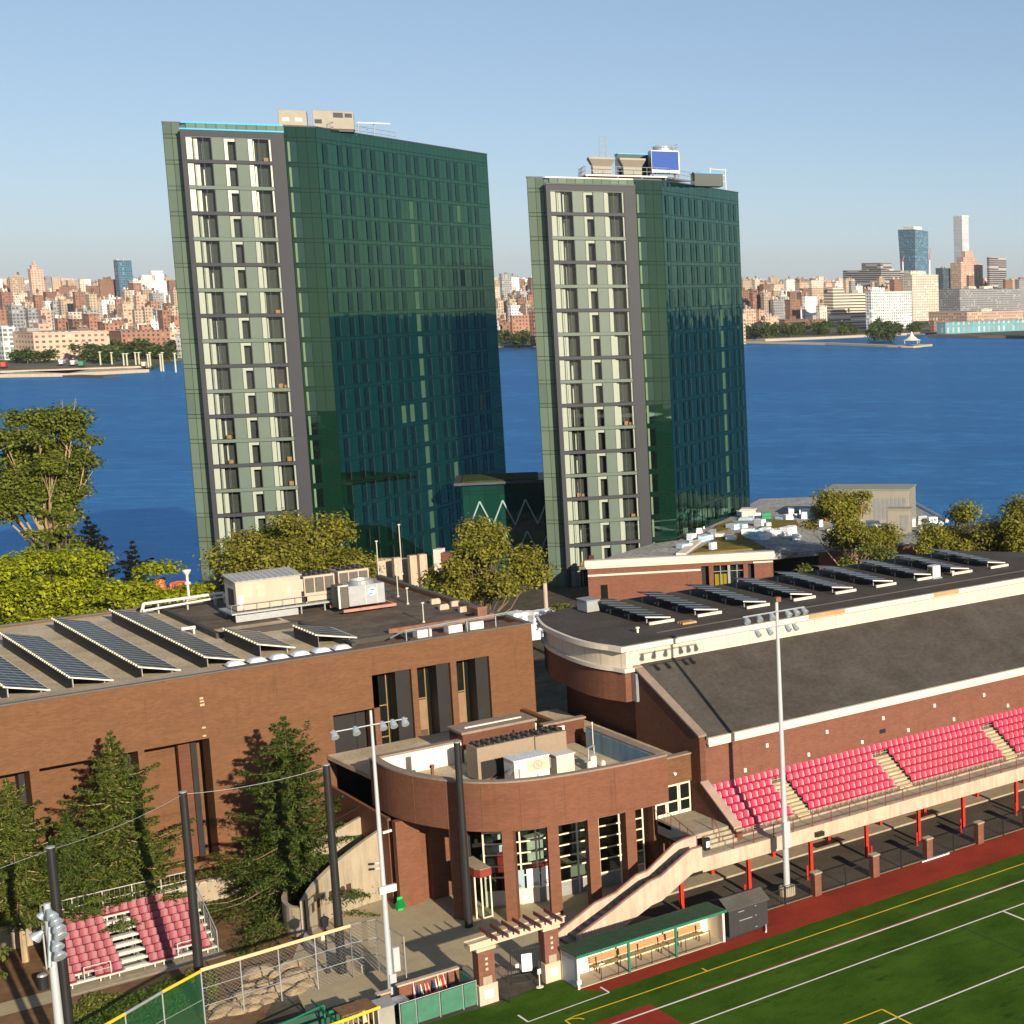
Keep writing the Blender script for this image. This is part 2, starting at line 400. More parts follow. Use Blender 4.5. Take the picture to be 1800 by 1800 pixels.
TRK = gravel("running_track", (.33, .036, .016), (.24, .027, .013), 4)
sheet("track", [(41.15, 84.4), (200, 84.4), (200, 88.2), (52.75, 88.2), (52.75, 86.05), (49.5, 85.8), (40.1, 85.75)], .014, TRK)
LW = M("white_line_paint", (.74, .70, .62), .8, var=.1, vs=4); LY = M("yellow_line_paint", (.72, .42, .02), .8, var=.1, vs=4); LR = M("red_line_paint", (.45, .04, .03), .8, var=.1, vs=4)
lines = [("touch_line", LW, (-60, 80.3), (200, 80.3), .16), ("side_line", LY, (38.4, 82.72), (200, 82.85), .12), ("hash_line", LW, (-60, 77.2), (200, 77.2), .13),
         ("inner_line", LW, (47.5, 69.73), (200, 69.73), .14), ("cross_line", LW, (64.16, 77.2), (64.16, 40), .14), ("centre_seam", M("dark_seam", (.012, .03, .01), .9), (60.7, 77.1), (60.7, 30), .07),
         ("red_edge_line", LR, (44, 80.46), (200, 80.46), .07), ("dugout_mark", LW, (36.28, 83.89), (41.1, 84.15), .1), ("dugout_mark", LW, (36.28, 83.89), (36.28, 85.1), .1), ("dugout_mark", LW, (41.1, 84.15), (41.1, 85.2), .1),
         ("goal_mark", LY, (50.38, 71.15), (45, 71.15), .12), ("goal_mark", LY, (50.38, 71.15), (50.38, 60), .12), ("corner_mark", LY, (46.4, 82.75), (46.4, 83.3), .1), ("corner_mark", LY, (37.75, 82.6), (37.72, 81.9), .1), ("bar_mark", LY, (37.75, 82.55), (38.4, 82.72), .1)]
for i, (nm, mt, a, c, w) in enumerate(lines):
    b = MB(); d = (Vector(c)-Vector(a)).normalized(); q = Vector((-d.y, d.x))*w/2; A, Cc = Vector(a), Vector(c); z = .018+.0012*i
    b.face([(*(A-q), z), (*(Cc-q), z), (*(Cc+q), z), (*(A+q), z)]); tag(b.build(nm, mt), kind="structure")
b = MB(); pts = [(37.75+.75*math.cos(t), 81.95+.6*math.sin(t)) for t in [R(k) for k in range(0, 95, 12)]]
for a, c in zip(pts, pts[1:]):
    d = (Vector(c)-Vector(a)).normalized(); q = Vector((-d.y, d.x))*.05; A, Cc = Vector(a), Vector(c)
    b.face([(*(A-q), .035), (*(Cc-q), .035), (*(Cc+q), .035), (*(A+q), .035)])
tag(b.build("corner_arc", LY), kind="structure")
sheet("red_turf_patch", [(30, 70), (41.9, 70), (41.95, 81.15), (30, 81.2)], .0155, TRK)
# ================================================================ water
m = bpy.data.materials.new("river_water"); m.use_nodes = True; nt = m.node_tree; nt.nodes.clear(); oc = ocoord(nt)
out = nt.nodes.new("ShaderNodeOutputMaterial"); mx = nt.nodes.new("ShaderNodeMixShader"); dif = nt.nodes.new("ShaderNodeBsdfDiffuse"); gls = nt.nodes.new("ShaderNodeBsdfGlossy")
wv = mapping(nt, oc, (1, 1, 1), (0, 0, R(47)))
n1 = noise(nt, mapping(nt, wv, (.07, .14, 1)), 1, 8, .72); n2 = noise(nt, mapping(nt, wv, (.0016, .011, 1)), 1, 5, .62); n3 = noise(nt, mapping(nt, wv, (.012, .05, 1)), 1, 4, .6)
f = math_(nt, 'ADD', math_(nt, 'MULTIPLY', ramp(nt, n1, .40, .60), .55), math_(nt, 'ADD', math_(nt, 'MULTIPLY', ramp(nt, n2, .40, .60), .30), math_(nt, 'MULTIPLY', ramp(nt, n3, .40, .60), .15)))
nt.links.new(mixc(nt, f, (.004, .050, .130), (.055, .240, .46)), dif.inputs[0])  # light and dark of the wave facets painted into the water colour
b1 = nt.nodes.new("ShaderNodeBump"); b1.inputs['Strength'].default_value = 1.0; b1.inputs['Distance'].default_value = 3.2; nt.links.new(n1, b1.inputs['Height'])
fr = nt.nodes.new("ShaderNodeFresnel"); fr.inputs[0].default_value = 1.33; nt.links.new(b1.outputs[0], fr.inputs['Normal']); nt.links.new(b1.outputs[0], gls.inputs['Normal'])
gls.inputs[0].default_value = (.20, .44, .74, 1); gls.inputs[1].default_value = .25
nt.links.new(math_(nt, 'ADD', .54, math_(nt, 'MULTIPLY', fr.outputs[0], .5)), mx.inputs[0]); nt.links.new(dif.outputs[0], mx.inputs[1]); nt.links.new(gls.outputs[0], mx.inputs[2]); nt.links.new(mx.outputs[0], out.inputs[0])
b = MB(); b.face([(*W(-3000, 60), -20), (*W(3500, 60), -20), (*W(3500, 2600), -20), (*W(-3000, 2600), -20)])
tag(b.build("river_water", m), kind="structure")
# ================================================================ gym (long brick building, left)
YG, ZG = 118.0, 14.5
gym = empty("gymnasium", (20, YG, 0), "long flat-roofed brown brick sports hall behind the conifers, gravel roof carrying solar panels", "building")
b = MB()
def wallrow(b, x0, x1, z0, z1, y=YG, t=1.6): b.box(x0, y, z0, x1, y+t, z1)
XL, XR = -40.0, 53.1
XS = [(XL, -12), (-8.5, -7.0), (-3.0, 1.5), (6.5, 8.2), (13.2, 16.0), (21.5, 22.0), (27.25, 27.6), (31.3, 38.9), (41.6, 41.98), (44.26, 44.66), (47.0, 47.42), (49.8, XR)]
wallrow(b, XL, XR, 12.6, ZG)
wallrow(b, XL, 41.98, 10.25, 12.6)
for x0, x1 in XS: wallrow(b, x0, x1, -.5, 10.25 if x1 < 41.7 else 12.6)
wallrow(b, XL, 41.6, -.5, 2.0, YG+.25, 1.3)
b.box(41.98, YG+.01, -.5, 49.8, YG+1.6, 4.2)
b.box(XR-.4, YG+1.6, -.5, XR, 147, ZG); b.box(XL, YG+1.6, -.5, XL+.4, 147, ZG-.2); b.box(XL+.4, 146.6, -.5, XR-.4, 147, ZG-.2)
for x0, x1 in ((XL+.4, 22), (22, 27.6), (27.6, 31.9), (31.9, 41.98)): b.box(x0+.002, YG+2.6, 0, x1-.002, YG+2.9, 10.2)   # back of the recesses
b.build("wall", BR, gym)
b = MB()   # dark glazing strips in the recesses
for x in (16.2, 21.2, 26.85, 30.6, 40.9): b.box(x-.0, YG+1.62, 1.8, x+.35, YG+2.58, 10.2)
b.box(38.95, YG+1.7, 2, 41.55, YG+2.5, 10.2)
split_build(b, "glazing", BLK, gym)
b = MB(); b.box(29.9, YG+1.7, 2.0, 30.58, YG+2.2, 10.2); b.build("recess_panel", BR2, gym)
b = MB(); b.box(XL+.4, YG+1.6, ZG-.9, XR-.4, 146.6, ZG-.3); b.build("roof", ROOFG, gym)
b = MB(); b.box(XL-.05, YG-.08, ZG, XR+.05, YG+.28, ZG+.10); b.box(XR-.35, YG+.28, ZG, XR+.05, 147.05, ZG+.1); b.box(XL, 146.7, ZG-.2, XR-.35, 147.05, ZG-.1); b.build("coping", M("metal_coping", (.10, .09, .08), .5), gym)
b = MB(); b.box(XL+.4, YG+.28, ZG-.54, 32.9, YG+2.1, ZG+.03); b.build("gravel_ledge", gravel("pale_gravel", (.50, .41, .31), (.33, .26, .19), 5), gym)
b = MB()   # dark membrane area with curbs at the right half of the roof
b.box(36.0, 134.5, ZG-.5, 41.2, 146.4, ZG-.27); b.box(41.5, 120.5, ZG-.5, 52.6, 146.4, ZG-.26)
b.build("membrane_roof", gravel("brown_membrane", (.17, .135, .105), (.085, .07, .056), .9), gym)
b = MB()
for q in ((41.2, 120.2, 41.5, 131.0), (36.0, 130.8, 41.5, 131.1), (35.7, 130.8, 36.0, 146.5), (41.2, 121.3, 44.5, 121.55), (44.5, 118.4, 44.75, 121.55)):
    b.box(q[0], q[1], ZG-.5, q[2], q[3], ZG+.12)
b.build("roof_curb", M("curb_membrane", (.05, .045, .04), .8), gym)
b = MB(); b.box(44.8, 123.1, ZG-.42, 52.2, 123.4, ZG+.12); b.box(52.21, 123.1, ZG-.4, 52.55, 127.2, ZG+.2); b.box(51.3, 123.05, ZG-.4, 52.0, 123.09, ZG+.8); b.build("brick_curb", RUST, gym)
# strip windows of the three tall bays
GLZ = glassmat("dark_window_glass", dark=(.010, .012, .012), refl=(.6, .7, .8), ior=1.45)
for i, (x0, x1) in enumerate(((41.98, 44.26), (44.66, 47.0), (47.42, 49.8))):
    w = MB(); w.box(x0, YG+1.7, 4.2, x1, YG+1.75, 12.6); wo_ = w.build("window", GLZ, gym)
    f = MB(); xm = x0 + (x1-x0)*.47
    f.box(xm, YG+1.62, 4.2, xm+.07, YG+1.7, 12.6)
    for z in ((9.9, 7.6) if i == 0 else (9.9,)): f.box(x0, YG+1.62, z, xm, YG+1.69, z+.08)
    f.build("frame", M("bronze_frame", (.30, .20, .07), .4, metal=.3), wo_)
    if i:
        q = MB(); q.box(x0+.02, YG+1.58, 7.6, xm-.02, YG+1.615, 9.85); q.build("spandrel_panel", M("brown_panel", (.24, .15, .085), .7, var=.2), wo_)
        q = MB(); q.box(x0+.02, YG+1.58, 4.2, xm-.02, YG+1.615, 7.58); q.build("louvre_panel", M("brown_louvre", (.075, .055, .035), .7, var=.25), wo_)
    j = MB(); j.box(x1-.9 if i else x1-1.0, YG+.3, 4.2, x1-.02, YG+1.6, 12.58); j.build("jamb", BLK, wo_)  # jamb is black all over: its unlit side put into the colour
# patches and downpipe stain on the gym wall
b = MB()
for z, h in ((12.9, .14), (12.62, .2), (12.45, .25), (10.95, .12), (10.4, .12)): b.box(30.95, YG-.02, z, 31.1+h*.4, YG-.001, z+h)
split_build(b, "patched_mortar", M("pale_mortar", (.45, .34, .2), .9), gym)
b = MB(); b.box(30.96, YG-.012, 10.3, 31.0, YG-.002, 14.3); b.build("movement_joint", M("joint_sealant", (.12, .06, .04), .9), gym)
# ================================================================ rotunda (round-fronted brick wing)
rot = empty("rotunda_wing", (44, 103, 0), "round-fronted red brick entrance wing on tall piers with a walled roof deck", "building")
arc = [(38.2, 109.8), (38.15, 107.0), (38.4, 105.0), (38.95, 103.0), (39.85, 100.9), (40.9, 99.3), (42.3, 98.1), (44.0, 97.3), (46.4, 96.75), (48.9, 96.4), (51.85, 96.35)]
def offs(c, d):
    o = []
    for i, q in enumerate(c):
        a = Vector(c[max(0, i-1)]); e = Vector(c[min(len(c)-1, i+1)]); t = (e-a).normalized(); o.append((q[0]-t.y*d, q[1]+t.x*d))
    return o
def dens(c, k=4):   # smooth curve through the surveyed points
    o = []
    for i in range(len(c)-1):
        p0, p1, p2, p3 = (Vector(c[max(0, min(len(c)-1, j))]) for j in (i-1, i, i+1, i+2))
        for s in range(k):
            t = s/k; q = .5*((2*p1)+(p2-p0)*t+(2*p0-5*p1+4*p2-p3)*t*t+(3*p1-p0-3*p2+p3)*t**3); o.append((q.x, q.y))
    o.append(c[-1]); return o
arcd = dens(arc, 4); arci = offs(arcd, .4)
arci[-1] = (51.45, 96.75)
b = MB(); b.band(arcd, arci, 5.9, 9.0)
b.box(51.45, 96.76, 5.9, 51.85, 106.6, 9.0); b.box(38.6, 109.6, 5.9, 44.0, 109.99, 9.0)
b.build("parapet_wall", BRR, rot)
for kk in (10, 15, 20, 25, 30, 35):
    q = offs(arcd, -.006)[kk]; b = MB(); b.box(q[0]-.012, q[1]-.008, 5.95, q[0]+.012, q[1]+.02, 8.98); b.build("movement_joint", MATS["joint_sealant"], rot)
b = MB(); b.band(offs(arcd, -.04), offs(arcd, .48), 9.003, 9.12); b.box(51.37, 96.87, 9.003, 51.93, 106.62, 9.12); b.box(38.7, 109.5, 9.003, 44.2, 110.05, 9.12); b.build("coping", CAP, rot)
b = MB(); b.box(38.75, 109.45, 7.6, 43.98, 109.59, 8.98); b.box(44.02, 107.0, 7.6, 44.3, 109.0, 8.3); b.build("white_render", M("white_render", (.78, .68, .55), .7, var=.08), rot)
b = MB(); b.box(51.3, 97.2, 7.6, 51.44, 106.5, 8.98); b.build("blue_render", M("weathered_blue_render", (.16, .26, .32), .7, var=.35, vs=1.0, stretch=(1, 2, .25)), rot)
deck = list(arci[:-1]) + [(51.4, 96.8), (51.4, 117.9), (38.3, 117.9)]
b = MB(); b.prism(deck, 7.3, 7.6); b.build("roof", ROOFG, rot)
b = MB(); b.prism([(q[0], q[1]) for q in arci[:-1]] + [(51.4, 96.8), (51.4, 109.5), (38.7, 109.5)], 5.75, 5.88); b.build("soffit", CAP, rot)
# tall piers under the drum
def onarc(x, c): 
    for a, e in zip(c, c[1:]):
        if min(a[0], e[0]) <= x <= max(a[0], e[0]) and abs(e[0]-a[0]) > 1e-4:
            t = (x-a[0])/(e[0]-a[0]); return a[1]+(e[1]-a[1])*t, math.atan2(e[1]-a[1], e[0]-a[0])
    return c[-1][1], 0
for x in (39.75, 41.95, 44.35, 46.75, 49.15):
    y, a = onarc(x, arcd); bx = MB().box(-.33, .03, 0, .33, .85, 5.9)
    bx.build("pier", BRR, rot, loc=(x-44, y-103, 0), rotz=a, world=False)
b = MB(); b.box(38.0, 105.65, 0, 39.45, 106.2, 5.75); b.box(40.1, 105.65, 0, 41.25, 106.2, 5.75); b.box(38.6, 106.2, 0, 41.6, 106.4, 5.75); b.box(38.0, 106.9, 0, 38.2, 117.9, 5.7); b.build("inner_wall", BRR, rot)
b = MB(); b.box(41.26, 102.9, 0, 41.5, 106.2, 5.75); b.box(41.5, 107.4, 0, 51.4, 107.7, 5.75); b.build("back_wall", BLK, rot)
# curtain wall inside the piers
gl = [(41.9, 101.9), (42.85, 101.1), (44.6, 100.3), (47.2, 100.0), (49.9, 99.55), (51.5, 99.4)]
CLR = glassmat("clear_glass", tint=(.78, .86, .84), refl=(.75, .85, .95), ior=1.5)
for i in range(len(gl)-1):
    a, c = Vector(gl[i]), Vector(gl[i+1]); d = (c-a); L = d.length; ang = math.atan2(d.y, d.x)
    w = MB().box(.03, 0, 1.0, L-.03, .03, 5.7); wo_ = w.build("window", CLR, rot, loc=(a.x-44, a.y-103, 0), rotz=ang, world=False)
    f = MB(); nn = max(1, round(L/1.15))
    for k in range(nn+1):
        x = L*k/nn; f.box(x-.045, -.05, 0, x+.045, .09, 5.74)
    for z in (.96, 1.9, 2.65, 3.4, 4.15, 4.9, 5.62): f.box(0, -.04, z, L, .08, z+.08)
    fo = f.build("frame", WINW, wo_, loc=(0, 0, 0), world=False)
    s = MB().box(.04, -.02, .02, L-.04, .05, .94); s.build("sill_panel", WHT if i < 2 else M("grey_base_panel", (.25, .25, .25), .6), wo_, loc=(0, 0, 0), world=False)
# things seen through the glass: white notice panels, blue banner, store fittings
PANW = M("white_notice", (.85, .85, .82), .5, var=.02)
for k, (x, y, a, w) in enumerate(((42.95, 100.92, -.43, .95), (43.95, 100.48, -.41, .78), (44.75, 100.18, -.12, .95))):
    t = MB().box(0, -.03, 1.08, w, 0, 2.35); o = t.build("notice_panel", M("pale_blue_notice", (.30, .42, .46), .5, var=.03) if k == 0 else PANW, None, loc=(x, y, 0), rotz=a, world=False)
    tag(o, ["pale blue notice panel hung low in the glass, left of the two white ones", "white notice panel in the middle between the brick piers", "white notice panel right of the brick pier, beside the dark glass"][k], "notice", "notice panels on the rotunda glass")
    q = MB()
    for (xx, zz, ww, hh) in ((.2, 1.22, .55, .05), (.12, 1.32, .22, .035), (.42, 1.32, .3, .035), (.3, 1.4, .4, .03)):
        if xx+ww < w: q.box(xx, -.036, zz, xx+ww, -.0305, zz+hh)
    q.build("printed_text", DKM, o, loc=(0, 0, 0), world=False)
b = MB().box(0, 0, 4.75, .95, .03, 5.55); o = b.build("blue_banner", M("blue_banner_cloth", (.01, .16, .50), .6, var=.05), None, loc=(42.45, 101.9, 0), rotz=-.6, world=False)
tag(o, "blue banner with pale lettering behind the leftmost rotunda glass", "banner")
tx = bpy.data.curves.new("lettering", 'FONT'); tx.body = "NEXT"; tx.size = .42; tx.extrude = .004
_t = bpy.data.objects.new("tmp_text", tx); C.objects.link(_t); bpy.context.view_layer.update(); _m = bpy.data.meshes.new_from_object(_t.evaluated_get(bpy.context.evaluated_depsgraph_get())); bpy.data.objects.remove(_t); _m.materials.clear(); _m.materials.append(PANW); tob = bpy.data.objects.new("lettering", _m); C.objects.link(tob); tob.parent = o; tob.location = (.05, -.01, 5.0); tob.rotation_euler = (R(90), 0, 0)
SHIRT = M("white_shirt_cloth", (.75, .76, .78), .8, var=.1)
for k, (x, y, z, w, h, mt, lb) in enumerate(((42.7, 102.2, 3.3, .5, .55, SHIRT, "white shirt hanging behind the rotunda glass, lower left"), (43.35, 102.0, 3.35, .35, .5, SHIRT, "narrow white shirt behind the glass beside the blue banner"), (43.4, 102.1, 4.15, .35, .5, SHIRT, "small pale shirt high behind the glass, right of the blue banner"), (42.75, 102.35, 4.1, .45, .5, SHIRT, "pale shirt just below the blue banner"))):
    t = MB(); t.box(x, y, z, x+w, y+.08, z+h); t.box(x-.09, y+.01, z+h*.6, x, y+.07, z+h-.02); t.box(x+w, y+.01, z+h*.6, x+w+.09, y+.07, z+h-.02); tag(t.build("shirt", mt), lb, "shirt", "shirts on display behind the rotunda glass")
for x0, y0, x1, y1, z, mt, lb in ((44.9, 102.5, 46.3, 103.2, 1.6, M("red_cloth", (.35, .02, .02), .8), "low red counter inside the rotunda, behind the third pier"), (47.0, 102.0, 48.6, 102.8, 1.1, TAN, "tan counter inside the rotunda near the stairs"), (43.2, 103.0, 43.6, 103.4, 3.2, M("red_cloth", (.35, .02, .02), .8), "tall red cabinet inside the rotunda behind the leftmost glass"), (45.3, 103.3, 46.4, 104.0, 3.3, M("cream_cabinet_paint", (.6, .55, .45), .6), "tall cream cabinet inside the rotunda")):
    t = MB(); t.box(x0, y0, 0.15, x1, y1, z); t.box(x0-.05, y0-.05, z, x1+.05, y1+.05, z+.06); t.box(x0+.05, y0+.03, 0, x1-.05, y1-.03, .15)
    nd = 3
    for i in range(nd): t.box(x0+(x1-x0)*(i+.08)/nd, y0-.02, .25, x0+(x1-x0)*(i+.92)/nd, y0-.001, z-.1)
    tag(t.build("cabinet", mt, bevel=.01), lb, "cabinet", "store fittings inside the rotunda")
b = MB(); b.box(44.7, 100.6, 5.0, 46.9, 103.5, 5.1); b.box(42, 100.3, 5.55, 51, 107, 5.6) ; b.build("ceiling", M("ceiling_board", (.62, .60, .50), .8, var=.03), rot)
# door canopy
dc = empty("entrance_porch", (41.2, 100.8, 0), "small glazed porch with a red fascia canopy under the rotunda", "porch")
b = MB(); b.prism([(40.55, 102.8), (40.6, 100.4), (40.8, 99.95), (41.5, 99.95), (41.6, 102.8)], 2.75, 3.25); b.build("canopy", M("red_canopy_paint", (.22, .035, .028), .5, var=.1), dc)
b = MB(); b.prism([(40.58, 102.78), (40.63, 100.4), (40.82, 99.98), (41.48, 99.98), (41.57, 102.78)], 3.252, 3.29); b.build("canopy_top", CONC, dc)
b = MB()
for q in ((40.62, 100.45), (40.85, 100.03), (41.42, 100.03), (41.42, 102.6), (40.62, 102.6)): b.box(q[0]-.04, q[1]-.04, 0, q[0]+.04, q[1]+.04, 2.75)
b.box(40.85, 100.0, 0, 41.42, 100.06, .12); b.build("frame", WINW, dc)
b = MB(); b.box(40.9, 100.02, .12, 41.38, 100.04, 2.7); b.box(40.61, 100.5, .12, 40.63, 102.6, 2.7); b.build("glazing", CLR, dc)
# penthouse and odd walls between rotunda and gym
ph = empty("roof_penthouse", (47, 111, 7.6), "low brick stair head with a white strip on its coping, behind the rotunda chillers", "roof structure")
b = MB(); b.box(44.0, 109.2, 7.6, 49.0, 111.4, 9.55); b.build("wall", BR2, ph)
b = MB(); b.box(43.9, 109.1, 9.552, 49.1, 111.5, 9.72); b.build("coping", CAP, ph)
b = MB(); b.box(44.5, 110.0, 9.722, 48.4, 110.16, 9.80); b.build("coping_strip", WHT, ph)  # plain white strip lying on the coping
b = MB(); b.box(44.02, 108.9, 7.6, 45.0, 109.18, 8.5); b.build("white_render", MATS["white_render"], ph)
sw = empty("screen_wall", (50.5, 107, 7.6), "short brick screen wall with white back, right of the brown chiller bank", "wall")
b = MB(); b.box(49.3, 108.5, 7.6, 52.2, 108.9, 9.2); b.build("brickwork", BR2, sw)
b = MB(); b.box(49.2, 108.4, 9.202, 52.3, 109.0, 9.34); b.build("coping", CAP, sw)
b = MB(); b.box(48.9, 108.38, 7.6, 50.7, 108.49, 9.0); b.build("white_render", MATS["white_render"], sw)
# ================================================================ arena (sloping roof, white band, curved end)
ar = empty("arena", (60, 104, 0), "long brick arena hall behind the red seats, sloping dark roof and cream louvre band", "building")
XE = 125.0
b = MB(); b.box(55.0, 97.0, 0, XE, 97.5, 9.3); b.build("front_wall", BR3, ar)
b = MB()   # end wall with stepped coping line
b.face([(54.6, 97.0, 0), (54.6, 105.6, 0), (54.6, 105.6, 12.95), (54.6, 97.0, 9.55)][::-1]); b.face([(54.998, 97.0, 0), (54.998, 105.6, 0), (54.998, 105.6, 12.95), (54.998, 97.0, 9.55)])
b.face([(54.6, 97.0, 0), (54.998, 97.0, 0), (54.998, 97.0, 9.55), (54.6, 97.0, 9.55)]); b.face([(54.6, 97.0, 9.55), (54.998, 97.0, 9.55), (54.998, 105.6, 12.95), (54.6, 105.6, 12.95)])
b.build("end_wall", BR2, ar)
b = MB(); b.obox((54.5, 96.9, 9.56), (.6, 0, 0), (0, 8.7, 3.44), (0, 0, .14)); b.build("end_coping", CAP, ar)
b = MB()   # sloping roof slab
b.obox((55.1, 96.9, 9.30), (XE-55.1, 0, 0), (0, 8.7, 3.75), (0, 0, .12)); b.build("sloping_roof", ROOFD, ar)
b = MB(); b.obox((55.05, 96.6, 9.02), (XE-55.05, 0, 0), (0, .29, 0), (0, 0, .42)); b.obox((55.1, 96.62, 8.86), (XE-55.1, 0, 0), (0, .24, 0), (0, 0, .155)); b.build("eave_fascia", WHTP, ar)
m, nt, p, out = newmat("louvre_band"); u, v, up, oc, k = uvz(nt)
fv = math_(nt, 'FRACT', math_(nt, 'DIVIDE', v, .16)); fu = math_(nt, 'FRACT', math_(nt, 'DIVIDE', u, 1.9))
l = math_(nt, 'MAXIMUM', math_(nt, 'MULTIPLY', math_(nt, 'LESS_THAN', fv, .28), .35), math_(nt, 'LESS_THAN', fu, .035))
nt.links.new(mixc(nt, l, (.64, .56, .44), (.38, .33, .25)), p.inputs['Base Color']); p.inputs['Roughness'].default_value = .6
LOUV = m
curve = dens([(54.05, 105.5), (53.35, 107.6), (53.1, 110.0), (53.25, 113.2), (53.7, 116.4), (54.7, 119.6)], 4)
back = [(57.0, 120.6), (80, 120.8), (94.5, 120.5), (100.5, 112.0), (101.0, 105.5)]
b = MB(); b.prism(curve + back, 13.0, 14.25); b.build("louvre_band", LOUV, ar)
def grow(c, d): return offs(c, -d)
oc_ = [(q[0]-.45, q[1]-.02*i) for i, q in enumerate(curve)]
b = MB(); b.prism([(53.5, 105.05)] + [(q[0]-.5, q[1]) for q in curve[2:]] + [(57.0, 121.0), (80, 121.2), (94.7, 120.9), (101.0, 112.0), (101.6, 105.05)], 14.252, 14.62); b.build("roof_fascia", WHTP, ar)
b = MB(); b.prism([(53.75, 105.3)] + [(q[0]-.25, q[1]) for q in curve[2:]] + [(57.0, 120.8), (80, 121.0), (94.6, 120.7), (100.8, 112.0), (101.3, 105.3)], 14.622, 14.68); b.build("upper_roof", ROOFD, ar)
b = MB(); b.prism([(53.75, 105.2)] + [(q[0]-.2, q[1]) for q in curve[2:]] + [(60, 119.6), (60, 105.2)], 12.72, 12.995); b.build("band_sill", WHTP, ar)
b = MB(); b.prism([(53.95, 105.56)] + list(curve[2:]) + [(60, 119.5), (60, 105.56)], 10.55, 12.715); b.build("drum_wall", BRR, ar)
b = MB(); b.prism([(55.2, 105.7), (55.0, 108.0), (55.2, 112), (56, 119), (60, 119), (60, 105.7)], 0, 10.54); b.box(60.0, 105.7, 0, 101, 120.6, 12.9); b.build("lower_wall", BR2, ar)
b = MB(); b.box(54.38, 104.9, 10.6, 54.58, 105.5, 12.6); b.build("corner_louvre", STEEL, ar)
b = MB(); b.box(55.12, 108.6, 7.4, 55.19, 109.4, 9.2); b.build("service_door", M("grey_door_paint", (.35, .33, .26), .6), ar)
b = MB()
for (x0, x1) in ((57.5, 101),): b.box(x0, 107.4, 14.682, x1, 107.62, 14.70)
b.build("roof_seam", M("pale_seam", (.16, .13, .10), .8), ar)
# missing fascia boards
b = MB(); b.box(68.7, 105.035, 14.30, 72.0, 105.049, 14.63); b.box(80.6, 105.035, 14.30, 83.2, 105.049, 14.63); split_build(b, "bare_fascia", M("raw_timber", (.42, .25, .10), .8, var=.25), ar)
# lamps on the wall behind the seats
spots = [(1348,1372,8),(1420,1359,0),(1514,1302,0),(1347,1310,1),(1498,1276,2),(1551,1262,1),(1641,1241,1),(1728,1221,1),(1674,1262,0),(1770,1241,0),(1595,1283,0),(1595,1283,0)]
for i, (u, v) in enumerate([(1308.5, 1353.5), (1420, 1326), (1347, 1310), (1452, 1286), (1551, 1262), (1641, 1240), (1728, 1221), (1595, 1283), (1675, 1264), (1770, 1240), (1514, 1304)]):
    q = AY(u, v, 97); b = MB(); b.box(q.x-.09, 96.86, q.z-.13, q.x+.09, 96.99, q.z+.13, 0); b.box(q.x-.06, 96.8, q.z-.1, q.x+.06, 96.86, q.z+.06, 0)
    b.build("wall_lamp", M("opal_lamp", (.85, .82, .72), .4, var=.02), ar)
b = MB(); q = AY(1551, 1285, 97); b.box(q.x-.25, 96.93, q.z-.14, q.x+.25, 96.99, q.z+.14); b.build("vent_grille", DKM, ar)
# joining block between rotunda and arena (with the cream doors)
jb = empty("door_block", (53, 98.2, 0), "narrow brick block with cream double doors, between rotunda and seat end wall", "building")
b = MB(); b.box(51.86, 98.2, 6.35, 54.58, 98.6, 8.2); b.box(51.86, 98.6, 0, 52.2, 117.9, 8.2); b.box(52.2, 98.6, 0, 54.58, 99.0, 4.2); b.build("wall", BR, jb)
b = MB(); b.box(51.8, 98.1, 8.202, 54.58, 98.7, 8.3); b.build("coping", CAP, jb)
b = MB(); b.box(52.2, 98.72, 7.5, 54.58, 117.9, 7.7); b.build("roof", ROOFG, jb)
b = MB(); b.box(51.86, 98.72, 4.2, 54.58, 98.76, 6.35); dg = b.build("dark_interior", BLK, jb)
for k, (x0, x1, y) in enumerate(((51.9, 52.72, 98.3), (52.76, 53.62, 98.3), (53.66, 54.5, 98.3))):
    b = MB(); b.box(x0+.09, y+.03, 4.42, x1-.09, y+.05, 6.2); d = b.build("door", GLZ, jb)
    f = MB(); f.box(x0, y, 4.2, x0+.09, y+.1, 6.33); f.box(x1-.09, y, 4.2, x1, y+.1, 6.33); f.box(x0+.09, y, 6.2, x1-.09, y+.1, 6.33); f.box(x0+.09, y, 4.2, x1-.09, y+.1, 4.42); f.box(x0+.09, y, 5.1, x1-.09, y+.1, 5.2); f.build("frame", WINW, d)
b = MB(); b.tube((53.3, 98.19, 7.1), (53.3, 98.0, 7.1), .1, k=10); b.build("door_lamp", MATS["opal_lamp"], jb)
